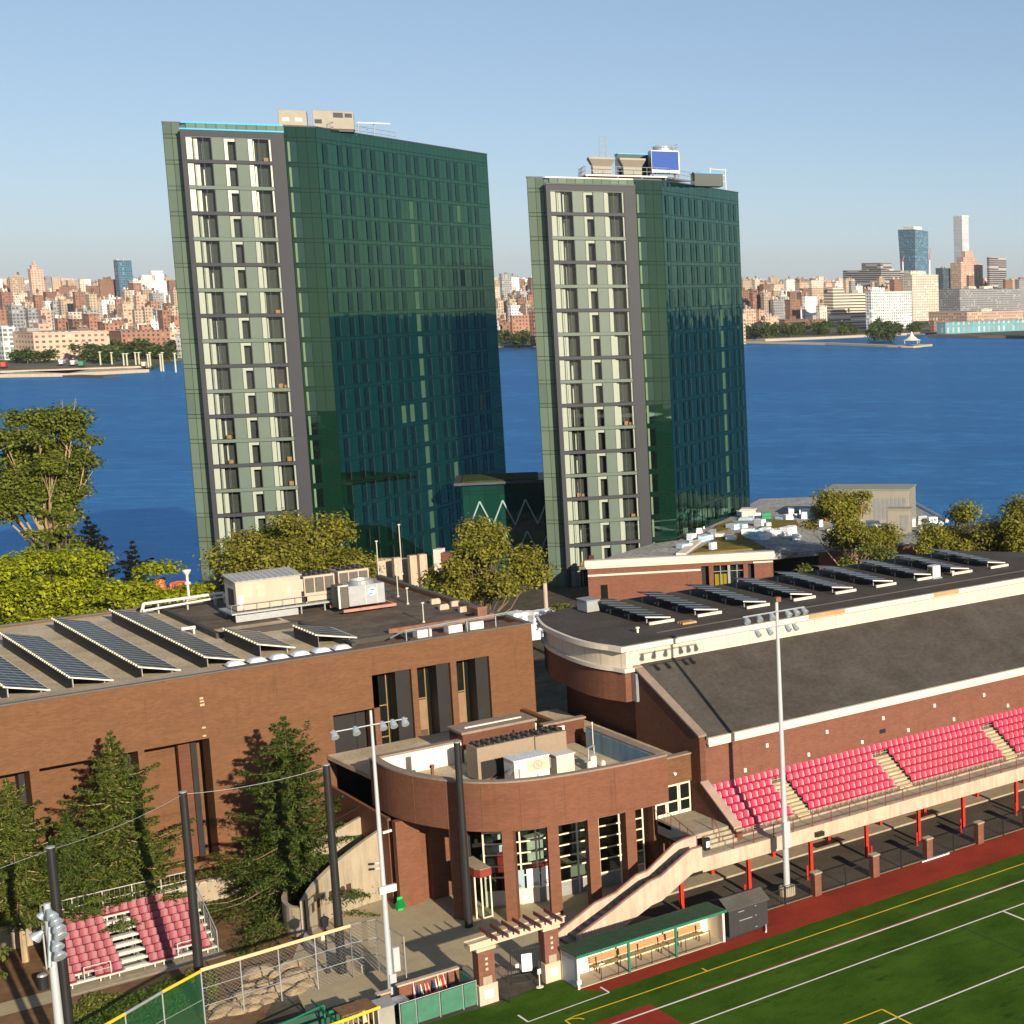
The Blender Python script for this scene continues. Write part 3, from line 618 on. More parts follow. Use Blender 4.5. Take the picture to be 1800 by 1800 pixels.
# rear annex behind gap
# ================================================================ grandstand
gs = empty("grandstand", (60, 94, 0), "concrete grandstand with rows of red seats on red steel posts along the arena", "grandstand")
XG0, XG1 = 53.4, 125.0
b = MB(); b.box(51.3, 91.4, 2.45, XG1, 91.75, 3.42); b.build("edge_beam", CONCL, gs)
b = MB(); b.box(51.3, 91.76, 3.1, XG1, 93.5, 3.38); b.build("walkway_deck", CONC, gs)
ROWS = 6; RD, RR = .64, .36; Y0, Z0 = 93.2, 3.38
b = MB()
for r in range(ROWS):
    b.box(55.05, Y0+r*RD, Z0+r*RR-.25, XG1, (Y0+(r+1)*RD) if r < ROWS-1 else 96.98, Z0+r*RR+.12 + (.0))
b.build("terrace", CONC, gs)
for i, x in enumerate((49.9, 54.75, 59.5, 64.05, 68.55, 72.6, 77.7, 82.4, 87.1, 91.8, 96.5, 101.2)):
    for y in (91.7, 96.35):
        if x < 50 and y > 92: continue
        t = MB(); z1 = 2.45 if y < 92 else 3.0
        t.box(x-.11, y-.12, 0, x+.11, y-.09, z1); t.box(x-.11, y+.09, 0, x+.11, y+.12, z1); t.box(x-.015, y-.09, 0, x+.015, y+.09, z1)
        t.build("post", REDM, gs)
    if x > 50: t = MB(); t.box(x-.1, 91.8, 2.75, x+.1, 96.4, 3.05); t.build("cross_beam", REDM, gs)
b = MB()   # railing
b.path([(53.6, 91.5, 4.28), (XG1, 91.5, 4.28)], .025); b.path([(53.6, 91.5, 3.62), (XG1, 91.5, 3.62)], .018)
x = 53.6
while x < XG1: b.tube((x, 91.5, 3.4), (x, 91.5, 4.28), .03); x += 1.5
for k in range(int((XG1-53.6)/.5)): b.tube((53.6+k*.5, 91.5, 3.62), (53.6+k*.5, 91.5, 4.26), .004, k=3, caps=False) if False else None
b.build("railing", MARO, gs)
b = MB(); b.face([(54.6, 92.7, 3.2), (54.6, 96.98, 3.2), (54.6, 96.98, 6.35), (54.6, 93.0, 4.15), (54.6, 92.7, 4.05)][::-1]); b.face([(55.0, 92.7, 3.2), (55.0, 96.98, 3.2), (55.0, 96.98, 6.35), (55.0, 93.0, 4.15), (55.0, 92.7, 4.05)])
b.face([(54.6, 92.7, 3.2), (55.0, 92.7, 3.2), (55.0, 92.7, 4.05), (54.6, 92.7, 4.05)]); b.face([(54.6, 93, 4.15), (55, 93, 4.15), (55, 96.98, 6.35), (54.6, 96.98, 6.35)]); b.build("side_wall", BR2, gs)
b = MB(); b.obox((54.5, 92.9, 4.16), (.6, 0, 0), (0, 4.05, 2.22), (0, 0, .12)); b.box(54.5, 92.6, 4.05, 55.1, 92.98, 4.17); b.build("side_coping", M("tan_coping", (.38, .27, .21), .8, var=.15), gs)
# aisle steps
AIS = [(59.75, 60.75), (68.35, 69.45), (78.3, 79.4), (88.0, 89.1), (98, 99.1)]
for a0, a1 in AIS:
    b = MB()
    for r in range(ROWS-1):
        y = Y0+r*RD; z = Z0+r*RR+.12
        b.box(a0, y-.02, z, a1, y+RD-.022, z+.02); b.box(a0, y+RD*.5, z+.02, a1, y+RD-.02, z+.2)
    b.build("aisle_steps", M("cream_steps", (.50, .40, .24), .8, var=.2, vs=3), gs)
# seats
PINK = M("red_seat_plastic", (.50, .034, .080), .38, var=.12, vs=.6, spec=.5)
def seat_mesh(name, mats):
    b = MB()
    prof = [(-.21, .36, 0.0), (-.2, .40, -.05), (.0, .38, -.06), (.17, .40, -.02)]
    # pan
    b.obox((-.21, -.20, .36), (.42, 0, 0), (0, .38, -.03), (0, 0, .05))
    # curved back in five facets, leaning
    n = 6
    for i in range(n):
        a0 = -1+2*i/n; a1 = -1+2*(i+1)/n
        x0, x1 = a0*.215, a1*.215; y0 = .17-.045*a0*a0; y1 = .17-.045*a1*a1
        h0 = .80-.05*abs(a0)**3; h1 = .80-.05*abs(a1)**3
        P = [(x0, y0, .38), (x1, y1, .38), (x1, y1+.10, h1), (x0, y0+.10, h0)]
        Q = [(x, y+.03, z) for x, y, z in P]
        b.face(P); b.face(Q[::-1]); b.face([P[3], P[2], Q[2], Q[3]]); b.face([P[0], Q[0], Q[1], P[1]])
    b.box(-.03, -.02, 0.0, .03, .05, .36, 1)
    return b.mesh(name, mats)
SEAT = seat_mesh("seat", [PINK, GALV])
cands = []
sx = 55.3
for r in range(ROWS):
    x = 55.35 + .02*r
    while x < 108:
        if r < ROWS-1 and any(a0-.2 < x < a1+.2 for a0, a1 in AIS): x = next(a1 for a0, a1 in AIS if a0-.2 < x < a1+.2)+.23; continue
        cands.append((x, Y0+r*RD+.33, Z0+r*RR+.12)); x += .485
cands.sort(key=lambda c: c[0]*.7+c[1]*.3)
def put(name, mesh, parent, loc, rz=0.0):
    o = bpy.data.objects.new(name, mesh); C.objects.link(o); o.parent = parent; o.location = Vector(loc)-parent.location; o.rotation_euler = (0, 0, rz); return o
random.seed(5)
for c in cands[:100]: put("seat", SEAT, gs, c, random.uniform(-.02, .02))
def merge(name, mesh, locs, mats, parent=None, kind=None):
    nv = len(mesh.vertices); co = np.empty(nv*3); mesh.vertices.foreach_get("co", co); co = co.reshape(-1, 3)
    fs = [tuple(p.vertices) for p in mesh.polygons]; mi = [p.material_index for p in mesh.polygons]
    b = MB()
    for i, l in enumerate(locs):
        b.v += [tuple(q) for q in (co + np.array(l))]; b.f += [tuple(j+i*nv for j in f) for f in fs]; b.m += mi
    o = b.build(name, mats, parent); return tag(o, kind=kind)
merge("seats", SEAT, cands[100:], [PINK, GALV], gs, "stuff")
b = MB()
for r in range(ROWS): b.tube((55.1, Y0+r*RD+.14, Z0+r*RR+.33), (XG1, Y0+r*RD+.14, Z0+r*RR+.33), .018, k=5)
b.build("seat_rail", M("pale_rail", (.5, .48, .35), .5), gs)
# landing and steps in front of the cream doors, outer stair with concrete parapets
st = empty("entrance_stair", (50, 93, 0), "concrete outdoor stair with maroon handrails climbing from the plaza to the cream doors", "stair")
b = MB(); b.prism([(51.9, 93.65), (54.58, 93.65), (54.58, 98.19), (51.88, 98.19), (51.88, 96.3)], 3.9, 4.2)
for i in range(3): b.box(52.6, 93.64-.32*(i+1), 3.38, 54.58, 93.64-.32*i-.001, 4.2-.2*(i+1))
b.build("landing", CONC, st)
b = MB(); b.box(51.1, 91.76, 3.1, 52.9, 92.6, 3.379); b.build("walkway", CONC, st)
nst = 17
b = MB()
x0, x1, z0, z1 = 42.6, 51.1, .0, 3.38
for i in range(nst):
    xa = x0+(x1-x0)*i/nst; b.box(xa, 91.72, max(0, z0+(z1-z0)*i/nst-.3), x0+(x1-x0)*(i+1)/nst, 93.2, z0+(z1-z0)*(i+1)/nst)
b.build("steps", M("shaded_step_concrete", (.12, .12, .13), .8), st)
def parapet(y, t, pts, nm, thick_low):
    b = MB()
    for (xa, za), (xb, zb) in zip(pts, pts[1:]):
        la, lb = max(0, za-thick_low), max(0, zb-thick_low)
        b.v += []; n = len(b.v)
        for yy in (y, y+t): b.v += [(xa, yy, la), (xb, yy, lb), (xb, yy, zb), (xa, yy, za)]
        for q in ((0,1,2,3), (7,6,5,4), (3,2,6,7), (4,5,1,0), (0,3,7,4), (1,5,6,2)): b.f.append(tuple(n+i for i in q)); b.m.append(0)
    b.build(nm, CONCL, st)
out_pts = [(42.9, .75), (45.3, 1.75), (46.0, 2.1), (47.7, 2.85), (48.4, 2.95), (50.0, 3.85), (50.6, 4.15), (51.3, 4.15)]
inn_pts = [(42.45, .55), (44.9, 1.72), (46.3, 2.0), (47.7, 2.75), (48.5, 2.85), (50.4, 4.1), (51.1, 4.25), (51.9, 4.3)]
parapet(91.4, .3, out_pts, "outer_parapet", 1.55); parapet(93.2, .25, inn_pts, "inner_parapet", 1.45)
b = MB(); b.box(51.3, 91.4, 2.45, 53.6, 91.72, 3.42) if False else None
b.path([(x, 91.5, z+.09) for x, z in out_pts], .028); b.path([(x, 93.3, z+.08) for x, z in inn_pts], .028)
b.path([(51.9, 93.3, 4.35), (51.9, 96.3, 5.0), (51.9, 97.9, 5.0)], .025)
for y, z in ((94.2, 4.2), (95.2, 4.2), (96.3, 4.2), (97.2, 4.2)): b.tube((51.9, y, z), (51.9, y, 5.0 if y > 96 else 4.6+(y-94)*.15), .025)
b.path([(53.4, 93.7, 4.2), (53.4, 93.7, 5.0), (53.4, 92.9, 4.45), (53.4, 92.8, 3.4)], .025)
split_build(b, "handrail", MARO, st)
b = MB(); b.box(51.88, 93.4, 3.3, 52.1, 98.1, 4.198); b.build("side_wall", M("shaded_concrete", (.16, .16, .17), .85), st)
# fence with brick pillars between track and road
fence_x = [57.6, 62.2, 66.7, 71.25, 75.8, 80.4, 85.0, 89.6]
for i, x in enumerate(fence_x):
    t = empty("brick_pillar", (x, 88.25, 0), None, "pillar", "brick pillars of the track fence")
    MB().box(x-.25, 88.0, 0, x+.25, 88.5, 1.5).build("shaft", BR3, t); MB().box(x-.3, 87.95, 1.5, x+.3, 88.55, 1.6).build("cap", CONC, t)
    t["label"] = "%s brick pillar with a pale cap in the track fence, %s" % (["leftmost", "second", "third", "fourth", "fifth", "sixth", "seventh", "eighth"][i], "nearest the floodlight pole" if i == 0 else "counted rightwards from the floodlight pole")
xs = [52.9] + fence_x + [94]
for i in range(len(xs)-1):
    a, c = xs[i]+.3, xs[i+1]-.3
    fe = empty("railing_fence", ((a+c)/2, 88.25, 0), "black railing fence panel %s" % ("between the black shed and the leftmost brick pillar" if i == 0 else "between the %s and %s brick pillars from the left" % (["first","second","third","fourth","fifth","sixth","seventh","eighth"][i-1], (["second","third","fourth","fifth","sixth","seventh","eighth","ninth"])[i-1])), "fence", "black railing panels along the track")
    b = MB(); n = int((c-a)/.14)
    for k in range(n+1): b.tube((a+(c-a)*k/n, 88.25, .05), (a+(c-a)*k/n, 88.25, 1.15), .011, k=4, caps=False)
    b.build("pickets", DKM, fe)
    b = MB(); b.box(a, 88.23, 1.08, c, 88.27, 1.12); b.box(a, 88.23, .1, c, 88.27, .14); b.build("rail", DKM, fe)
    xm = (a+c)/2; MB().box(xm-.04, 88.21, 0, xm+.04, 88.29, 1.25).build("post", DKM, fe)
for i, x in enumerate((54.0, 58.75, 63.95, 67.85, 71.8, 77.1, 81.6, 86.2)):
    b = MB(); b.tube((x, 91.0, 0), (x, 91.0, .95), .07, k=10); b.lathe((x, 91.0, .95), [(.07, 0), (.06, .04), (.02, .07)], 10); b.tube((x, 91, 0), (x, 91, .05), .12, k=10)
    tag(b.build("bollard", REDM), "red steel bollard, %s from the left on the road under the grandstand" % ["first", "second", "third", "fourth", "fifth", "sixth", "seventh", "eighth"][i], "bollard", "red bollards under the grandstand")
# ================================================================ towers
GF = panelglass("pale_green_panels", (.12, .165, .125), (.55, .62, .58), 1.5, px=1.05, wav=.0, tilt=.002)
GD = panelglass("deep_green_panels", (.004, .024, .015), (.50, .74, .62), 1.7, px=1.05, tilt=.004, base2=(.003, .017, .012))
GR1 = panelglass("green_mirror_panels", (.002, .017, .010), (.46, .82, .58), 2.5, px=1.1, tilt=.0022, wav=.004, wsc=(.5, .5, .1), jcol=(.006, .012, .01))
GR2 = panelglass("rippled_mirror_panels", (.002, .014, .010), (.50, .80, .66), 2.6, px=1.1, tilt=.0022, wav=.13, wsc=(.8, .8, .22), jcol=(.006, .012, .01))
FRM = M("bay_frame_metal", (.022, .026, .036), .55, var=.08, vs=.7)
PANEL = M("pale_green_spandrel", (.115, .150, .125), .25, var=.06, vs=.3, spec=.6)
CURT = M("white_curtain", (.42, .44, .41), .85, var=.03); LILAC = M("pale_curtain", (.80, .80, .70), .85, var=.05)  # the second cloth is the paler one, for the taller tower's top floors
DARKIN = M("room_interior", (.016, .015, .012), .9, var=.5, vs=.6)
FLOORM = M("room_floor", (.07, .06, .05), .8, var=.3)
ROOMG = glassmat("room_glass", tint=(.92, .96, .92), refl=(.85, .9, .95), ior=1.45)
DWIN = glassmat("dark_slot_glass", dark=(.003, .008, .008), refl=(.36, .66, .58), ior=2.2)
JAMB = M("lit_jamb", (.022, .045, .028), .6, var=.1)
CARD = M("cardboard", (.30, .17, .07), .8, var=.15)
BLUET = M("blue_roof_membrane", (.02, .42, .85), .5, var=.08)
CAPM = M("dark_cap", (.05, .055, .065), .5)
PITCHF = 3.05
def window_room(w, h, kind, rnd):
    """opening w x h, origin lower left corner at the face of the wall; real room behind"""
    b = MB(); D = 1.5
    b.face([(0, D, 0), (w, D, 0), (w, D, h), (0, D, h)], 1)
    b.face([(0, 0, 0), (w, 0, 0), (w, D, 0), (0, D, 0)], 2); b.face([(0, 0, h), (0, D, h), (w, D, h), (w, 0, h)], 1)
    b.face([(0, 0, 0), (0, D, 0), (0, D, h), (0, 0, h)], 3); b.face([(w, 0, 0), (w, 0, h), (w, D, h), (w, D, 0)], 1)
    cv = .72+.5*((rnd*7.31) % 1)
    if kind == 'A':    # wide window, curtains on the left half
        b.box(.01, .10, .02, w*.24, .16, h-.02, 3); b.box(w*.27, .45, .02, w*(.27+.19*cv), .52, h-.02, 3)
        b.box(w*.56, .95, .02, w*(.56+.1*((rnd*13.7) % 1)), 1.3, h-.25-.8*((rnd*3.3) % 1), 3)
    elif kind == 'B':  # narrow window with a white reveal
        b.box(.01, .12, .02, w*.30, .35, h-.02, 3); b.box(w*.30, .12, h*.86, w*.95, .3, h-.02, 3)
    else:
        b.box(.01, .10, .02, w*.20, .2, h-.02, 3); b.box(w*.22, .5, .02, w*(.22+.16*cv*((rnd*5.1) % 1)), .6, h-.12, 3); b.box(w*.90, .1, .02, w-.01, .16, h-.02, 3)
    if rnd < .16: b.box(w*.62, .5, .01, w*.62+.5, .9, .01+.35+rnd*1.5, 4)
    elif rnd < .24: b.box(w*.5, .4, .01, w*.5+.45, .8, .5, 4); b.box(w*.5+.6, .5, .01, w*.5+.9, .8, .35, 4)
    return b
def glasstower(A, top, zlow, nfl, leng, name, label, wav_mat, strip_left, rooftop_blue=False):
    z0 = top - .3 - nfl*PITCHF - 1.5
    rz = math.atan2(-.3545, .9351)
    T = empty("glass_tower", (A[0], A[1], z0), label, "tower", "pair of green glass towers", rz)
    Ht = top - z0
    ang = math.atan2(.878, .478)
    # cores / solid body under the skins
    ca, sa = math.cos(ang), math.sin(ang); Lf = 16.0
    bodyp = [(-.08, .08), (leng*ca-.1, leng*sa-.1), (leng*ca-Lf+1, leng*sa+1.5), (-Lf+.1, 1.6), (-13.2, .22)]
    b = MB(); b.prism([(x, y) for x, y in bodyp], 0, Ht-.25); b.build("core", M("tower_core", (.03, .035, .035), .8), T, loc=(0, 0, 0), world=False)
    b = MB(); b.prism([(x, y) for x, y in bodyp], Ht-.24, Ht-.05); b.build("roof", M("white_roof", (.55, .56, .58), .7, var=.1), T, loc=(0, 0, 0), world=False)
    # right side skin
    MB().box(0, -.02, 0, leng, .04, Ht).build("side_skin", wav_mat, T, loc=(.03, -.0, 0), rotz=ang, world=False)
    # corner strip right of the bay
    MB().box(-3.33, -.06, 0, .03, -.0, Ht).build("corner_skin", GD, T, loc=(0, 0, 0), world=False)
    # top band above the bay and left strip
    MB().box(-13.6, .05, Ht-1.9, -3.34, .12, Ht).build("parapet_band", GF, T, loc=(0, 0, 0), world=False)
    L = Vector((-16.15, 1.62)); Rr = Vector((-13.15, .14)); d = Rr-L
    MB().box(0, -.03, 0, d.length, .03, Ht).build("left_skin", GF, T, loc=(L.x, L.y, 0), rotz=math.atan2(d.y, d.x), world=False)
    # back face
    MB().box(0, 0, 0, (Vector((leng*ca-Lf+1, leng*sa+1.5))-Vector((-Lf, 1.6))).length, .06, Ht).build("far_skin", GF, T, loc=(-Lf, 1.62, 0), rotz=math.atan2(leng*sa-.1, leng*ca+1), world=False)
    b = MB(); b.box(-3.4, -.1, Ht, .1, .25, Ht+.18); b.obox((.12, -.05, Ht), (leng*ca, leng*sa, 0), (-.3, .15, 0), (0, 0, .14)); b.box(-16.2, 1.4, Ht, -14.2, 1.9, Ht+.2)
    b.build("roof_cap", CAPM, T, loc=(0, 0, 0), world=False)
    b = MB(); b.box(-14.1, .0, Ht, -3.42, .22, Ht+.16); b.build("membrane_edge", BLUET if rooftop_blue else WHT, T, loc=(0, 0, 0), world=False)
    # projecting bay
    X0, X1, Yb, zt = -14.15, -3.35, -1.05, Ht-.85
    b = MB()
    b.box(X0, Yb, 0, X0+.45, -.07, zt); b.box(X1-1.4, Yb, 0, X1, -.07, zt); b.box(X0+.45, Yb, zt-.75, X1-1.4, -.07, zt)
    nrow = nfl
    rows = []
    z = zt-.75-.12
    for k in range(nrow):
        rows.append((z-2.58, z)); 
        if k % 2 == 0: b.box(X0+.45, Yb, z-2.58-.42, X1-1.4, -.07, z-2.58-.02)
        z -= PITCHF
    b.build("bay_frame", FRM, T, loc=(0, 0, 0), world=False)
    b = MB()
    for k in range(nrow):
        if k % 2: b.box(X0+.45, Yb+.1, rows[k][0]-.42, X1-1.4, -.07, rows[k][0]-.02)
    b.box(X0+.45, Yb+.08, zt-.86, X1-1.4, -.07, zt-.75)
    split_build(b, "floor_band", PANEL, T, loc=(0, 0, 0), world=False)
    MB().box(X0-.05, Yb-.1, zt, X1+.02, -.0, zt+.17).build("bay_cap", BLUET if rooftop_blue else CAPM, T, loc=(0, 0, 0), world=False)
    W0, W1 = X0+.45, X1-1.4; WW = W1-W0
    cuts = [(0, .30, 'A'), (.437, .58, 'B'), (.716, 1.0, 'C')]
    b = MB()
    for k, (za, zb) in enumerate(rows):
        for a, c in ((.30, .437), (.58, .716)): b.box(W0+a*WW, Yb+.12, za, W0+c*WW, Yb+.2, zb)
    b.build("spandrel_column", PANEL, T, loc=(0, 0, 0), world=False)
    rnd = random.Random(int(A[0]))
    for k, (za, zb) in enumerate(rows):
        if zb + z0 < zlow: break
        for a, c, kd in cuts:
            w = (c-a)*WW-.04; h = zb-za
            me = window_room(w, h, kd, rnd.random() if kd != 'B' else 1+rnd.random())
            o = me.build("window", [FRM, DARKIN, FLOORM, CURT if k > 2 or not rooftop_blue else LILAC, CARD], T, loc=(W0+a*WW+.02, Yb+.14, za), world=False)
            g = MB(); g.face([(0, -.03, 0), (w, -.03, 0), (w, -.03, h), (0, -.03, h)]); g.build("pane", ROOMG, o, loc=(0, 0, 0), world=False)
            f = MB()
            for x in ([0, w/3, 2*w/3, w-.05] if kd == 'A' else [0, w-.05] if kd == 'B' else [0, w*.47, w*.88, w-.05]): f.box(x, -.06, 0, x+.05, -.031, h)
            f.build("mullion", CAPM, o, loc=(0, 0, 0), world=False)
    # slot windows: corner strip and right side
    WB = MB(); WB.box(0, -.02, 0, 1.0, 0, 2.35, 0); WB.box(0, -.05, 0, .24, -.021, 2.35, 1); SL = WB.mesh("slot_window", [DWIN, M("corner_jamb", (.10, .17, .09), .6)])
    WB = MB(); WB.box(0, -.03, 0, .95, 0, 2.35, 0); WB.box(.96, -.06, 0, 1.03, 0, 2.35, 1); SR = WB.mesh("slot_window", [DWIN, JAMB])
    LIT = MB().box(0, -.03, 0, .95, 0, 2.35).mesh("lit_slot", [JAMB])
    def child(nm, me, loc, r=0):
        o = bpy.data.objects.new(nm, me); C.objects.link(o); o.parent = T; o.location = loc; o.rotation_euler = (0, 0, r)
    for k, (za, zb) in enumerate(rows):
        if zb + z0 > zlow: child("corner_window", SL, (-3.1, -.07, za+.1))
    xs = []
    x = 1.2; i = 0
    while x < leng-1.5:
        xs.append(x); x += 3.3 if i % 2 == 0 else 2.2; i += 1
    allw = [(x, za) for x in xs for (za, zb) in rows if zb + z0 > zlow]
    allw.sort(key=lambda q: q[0]-.001*q[1])
    rnd = random.Random(3)
    lit = {xs[min(7, len(xs)-1)]}
    near = allw[:100]; rest = allw[100:]
    for x, za in near: child("side_window", SR, (.03+x*ca+.06*sa, x*sa-.06*ca, za+.08), ang)
    b = MB(); b2 = MB()
    for x, za in rest:
        q = b2 if (x in lit and za < Ht-8) or rnd.random() < .04 else b
        q.box(x, -.07, za+.08, x+.95, -.03, za+2.43); b.box(x+.96, -.10, za+.08, x+1.03, -.03, za+2.43, 1)
    tag(b.build("side_windows", [DWIN, JAMB], T, loc=(.03, 0, 0), rotz=ang, world=False), kind="stuff")
    if b2.v: tag(b2.build("lit_side_windows", M("pale_blind", (.05, .11, .07), .5, var=.2), T, loc=(.03, 0, 0), rotz=ang, world=False), kind="stuff")
    return T, Ht, ang, z0
TA = (75.32, 219.19); TB = (110.37, 199.63)
T1, H1, ANG, Z1 = glasstower(TA, 58.4, 0, 19, 44.5, "left", "taller green glass tower on the left with a grey-framed window bay and beige roof plant", GR1, True, True)
T2, H2, ANG, Z2 = glasstower(TB, 52.7, 0, 17, 31.3, "right", "shorter green glass tower on the right with a blue-screened cooling unit on its roof", GR2, True, False)
def TL(T, x, y, z): return WORLD(T) @ Vector((x, y, z))
def unit(name, T, loc, label, cat, group=None, rz=None):
    p = TL(T, *loc); return empty(name, p, label, cat, group, T.rotation_euler.z if rz is None else rz)
# roof plant, left tower
u1 = unit("air_handler", T1, (-2.4, 4.6, H1-.05), "beige air handling box at the left on the roof of the taller tower", "air handler", "beige boxes on the taller tower")
MB().box(-1.6, -1.5, .3, 1.5, 1.5, 2.3).build("casing", TAN, u1, loc=(0,0,0), world=False, bevel=.04); 
b = MB(); [b.box(-1.2+k*1.4, -1.53, .9, -.4+k*1.4, -1.501, 1.4) for k in range(2)]; b.build("louvre", STEEL, u1, loc=(0,0,0), world=False)
MB().box(-1.5, -1.4, 0, 1.4, 1.4, .3).build("curb", CAPM, u1, loc=(0,0,0), world=False)
u2 = unit("air_handler", T1, (1.7, 6.4, H1-.05), "longer beige air handling box with dark top openings, right on the taller tower roof", "air handler", "beige boxes on the taller tower")
MB().box(-2.0, -2.0, .3, 2.6, 2.0, 2.5).build("casing", TAN, u2, loc=(0,0,0), world=False, bevel=.04)
b = MB(); b.box(.3, -2.03, 1.7, 1.4, -2.001, 2.3); b.box(1.6, -2.03, 1.75, 2.4, -2.001, 2.25); b.box(-1.8, -2.03, .9, -1.0, -2.001, 1.4); b.build("louvre", DKM, u2, loc=(0,0,0), world=False)
MB().box(-1.9, -1.9, 0, 2.5, 1.9, .3).build("curb", CAPM, u2, loc=(0,0,0), world=False)
gr = unit("roof_davit", T1, (5.6, 9.0, H1-.05), "slim pale davit beam on two posts at the roof edge of the taller tower", "davit")
b = MB(); b.tube((-.9, 0, 0), (-.9, 0, 1.5), .07); b.tube((.9, .4, 0), (.9, .4, 1.5), .07); b.build("post", GALV, gr, loc=(0,0,0), world=False)
MB().box(-1.0, -.07, 1.5, 2.8, .07, 1.62).build("beam", GALV, gr, loc=(0,0,0), world=False)
def railing(T, pts, label, h=1.1, grp="roof guard rails"):
    p0 = TL(T, *pts[0]); e = empty("guard_rail", p0, label, "railing", grp)
    P = [TL(T, *q) for q in pts]; b = MB(); c = MB()
    for a, d in zip(P, P[1:]):
        for z in (h*.5, h): b.tube(a+Vector((0,0,z)), d+Vector((0,0,z)), .035, k=5)
        n = max(1, int((d-a).length/1.6))
        for k in range(n+1): q = a.lerp(d, k/n); c.tube(q, q+Vector((0,0,h)), .035, k=5)
    b.build("rail", GALV, e); c.build("post", GALV, e); return e
railing(T1, [(1.5, 3.5, H1-.05), (9, 17, H1-.05)], "thin guard rail beside the beige boxes on the taller tower")
# roof plant, right tower
zr = H2-.05
dk = unit("plant_deck", T2, (0, 0, zr), "grey steel plant deck with guard rail round the roof units of the shorter tower", "platform")
b = MB(); b.box(-9.0, 2.2, .55, 1.2, 11.5, .75); b.obox((1.2, 2.8, .55), (9*math.cos(ANG), 9*math.sin(ANG), 0), (-6, 4, 0), (0,0,.2)); b.build("deck", STEEL, dk, loc=(0,0,0), world=False)
b = MB(); [b.tube((x, 2.4, 0), (x, 2.4, .55), .08) for x in (-8.8, -5, -2, 1)]; [b.tube((x, 11, 0), (x, 11, .55), .08) for x in (-8.8, -5, -2, 1)]; b.build("leg", STEEL, dk, loc=(0,0,0), world=False)
b = MB()
for a, d in (((-9, 2.25), (1.2, 2.25)), ((1.2, 2.25), (5.4, 10.0)), ((-9, 2.25), (-9, 11))):
    A_, D_ = Vector((*a, .75)), Vector((*d, .75))
    for z in (.5, 1.05): b.tube(A_+Vector((0,0,z)), D_+Vector((0,0,z)), .035, k=5)
    for k in range(9): q = A_.lerp(D_, k/8); b.tube(q, q+Vector((0,0,1.05)), .03, k=5)
b.build("guard_rail", GALV, dk, loc=(0,0,0), world=False)
def hopper(x, y, lab):
    u = unit("extract_fan", T2, (x, y, zr+.75), lab, "fan unit", "tan hooded units on the shorter tower")
    b = MB(); b.prism([(-1.15, -1.0), (1.15, -1.0), (1.15, 1.0), (-1.15, 1.0)], 0, 1.15); n = len(b.v)
    b.build("casing", TAN, u, loc=(0,0,0), world=False)
    h = MB(); h.face([(-1.15, -1.0, 1.151), (1.15, -1.0, 1.151), (1.6, -1.5, 2.0), (-1.6, -1.5, 2.0)]); h.face([(1.15, -1, 1.151), (1.15, 1, 1.151), (1.6, 1.3, 2.0), (1.6, -1.5, 2.0)]); h.face([(-1.15, 1, 1.151), (-1.15, -1, 1.151), (-1.6, -1.5, 2.0), (-1.6, 1.3, 2.0)]); h.face([(1.15, 1, 1.151), (-1.15, 1, 1.151), (-1.6, 1.3, 2.0), (1.6, 1.3, 2.0)]); h.box(-1.62, -1.52, 2.0, 1.62, 1.32, 2.25)
    h.build("hood", TAN, u, loc=(0,0,0), world=False)
hopper(-6.8, 4.2, "left tan hooded fan unit at the front of the shorter tower roof"); hopper(-3.0, 4.2, "right tan hooded fan unit beside the blue-screened cooler")
c1 = unit("plant_enclosure", T2, (-2.5, 10.5, zr+.3), "dark glazed enclosure with a pale blue cap behind the tan fan units", "roof enclosure")
MB().box(-1.6, -1.8, 0, 2.4, 1.8, 3.6).build("walls", M("dark_enclosure", (.012, .028, .032), .3), c1, loc=(0,0,0), world=False); MB().box(-1.65, -1.85, 3.6, 2.45, 1.85, 3.72).build("cap", BLUET, c1, loc=(0,0,0), world=False)
c2 = unit("cooling_tower", T2, (1.2, 5.0, zr+.75), "big cooling unit with a royal blue screen and round fan drum on the shorter tower", "cooling tower")
MB().box(-1.75, -1.6, .5, 1.75, 1.6, 3.4).build("casing", GALV, c2, loc=(0,0,0), world=False)
MB().box(-1.7, -1.66, .9, 1.7, -1.601, 3.3).build("screen", M("royal_blue_screen", (.003, .055, .30), .6, var=.12), c2, loc=(0,0,0), world=False)
b = MB(); [b.box(1.751, -1.5+k*.62, .6, 1.83, -1.25+k*.62, 3.3) for k in range(5)]; b.build("rib", WHT, c2, loc=(0,0,0), world=False)
MB().lathe((0, 0, 3.4), [(1.35, 0), (1.3, .6), (1.2, .65), (1.15, .3), (.1, .25)], 24).build("fan_drum", GALV, c2, loc=(0,0,0), world=False)
b = MB(); 
for x, y in ((-1.65,-1.5),(1.65,-1.5),(1.65,1.5),(-1.65,1.5)): b.tube((x, y, 0), (x, y, .5), .12)
b.build("leg", STEEL, c2, loc=(0,0,0), world=False)
b = MB(); [b.tube((-1.7, -1.5, z), (1.7, -1.5, z), .03, k=5) for z in (3.9, 4.3)]; [b.tube((1.7, -1.5, z), (1.7, 1.5, z), .03, k=5) for z in (3.9, 4.3)]; [b.tube((x, -1.5, 3.4), (x, -1.5, 4.3), .03, k=5) for x in (-1.7, 0, 1.7)]; b.build("guard_rail", GALV, c2, loc=(0,0,0), world=False)
c3 = unit("plant_enclosure", T2, (7.3, 11.5, zr), "low dark grey enclosure behind the blue-screened unit on the shorter tower", "roof enclosure")
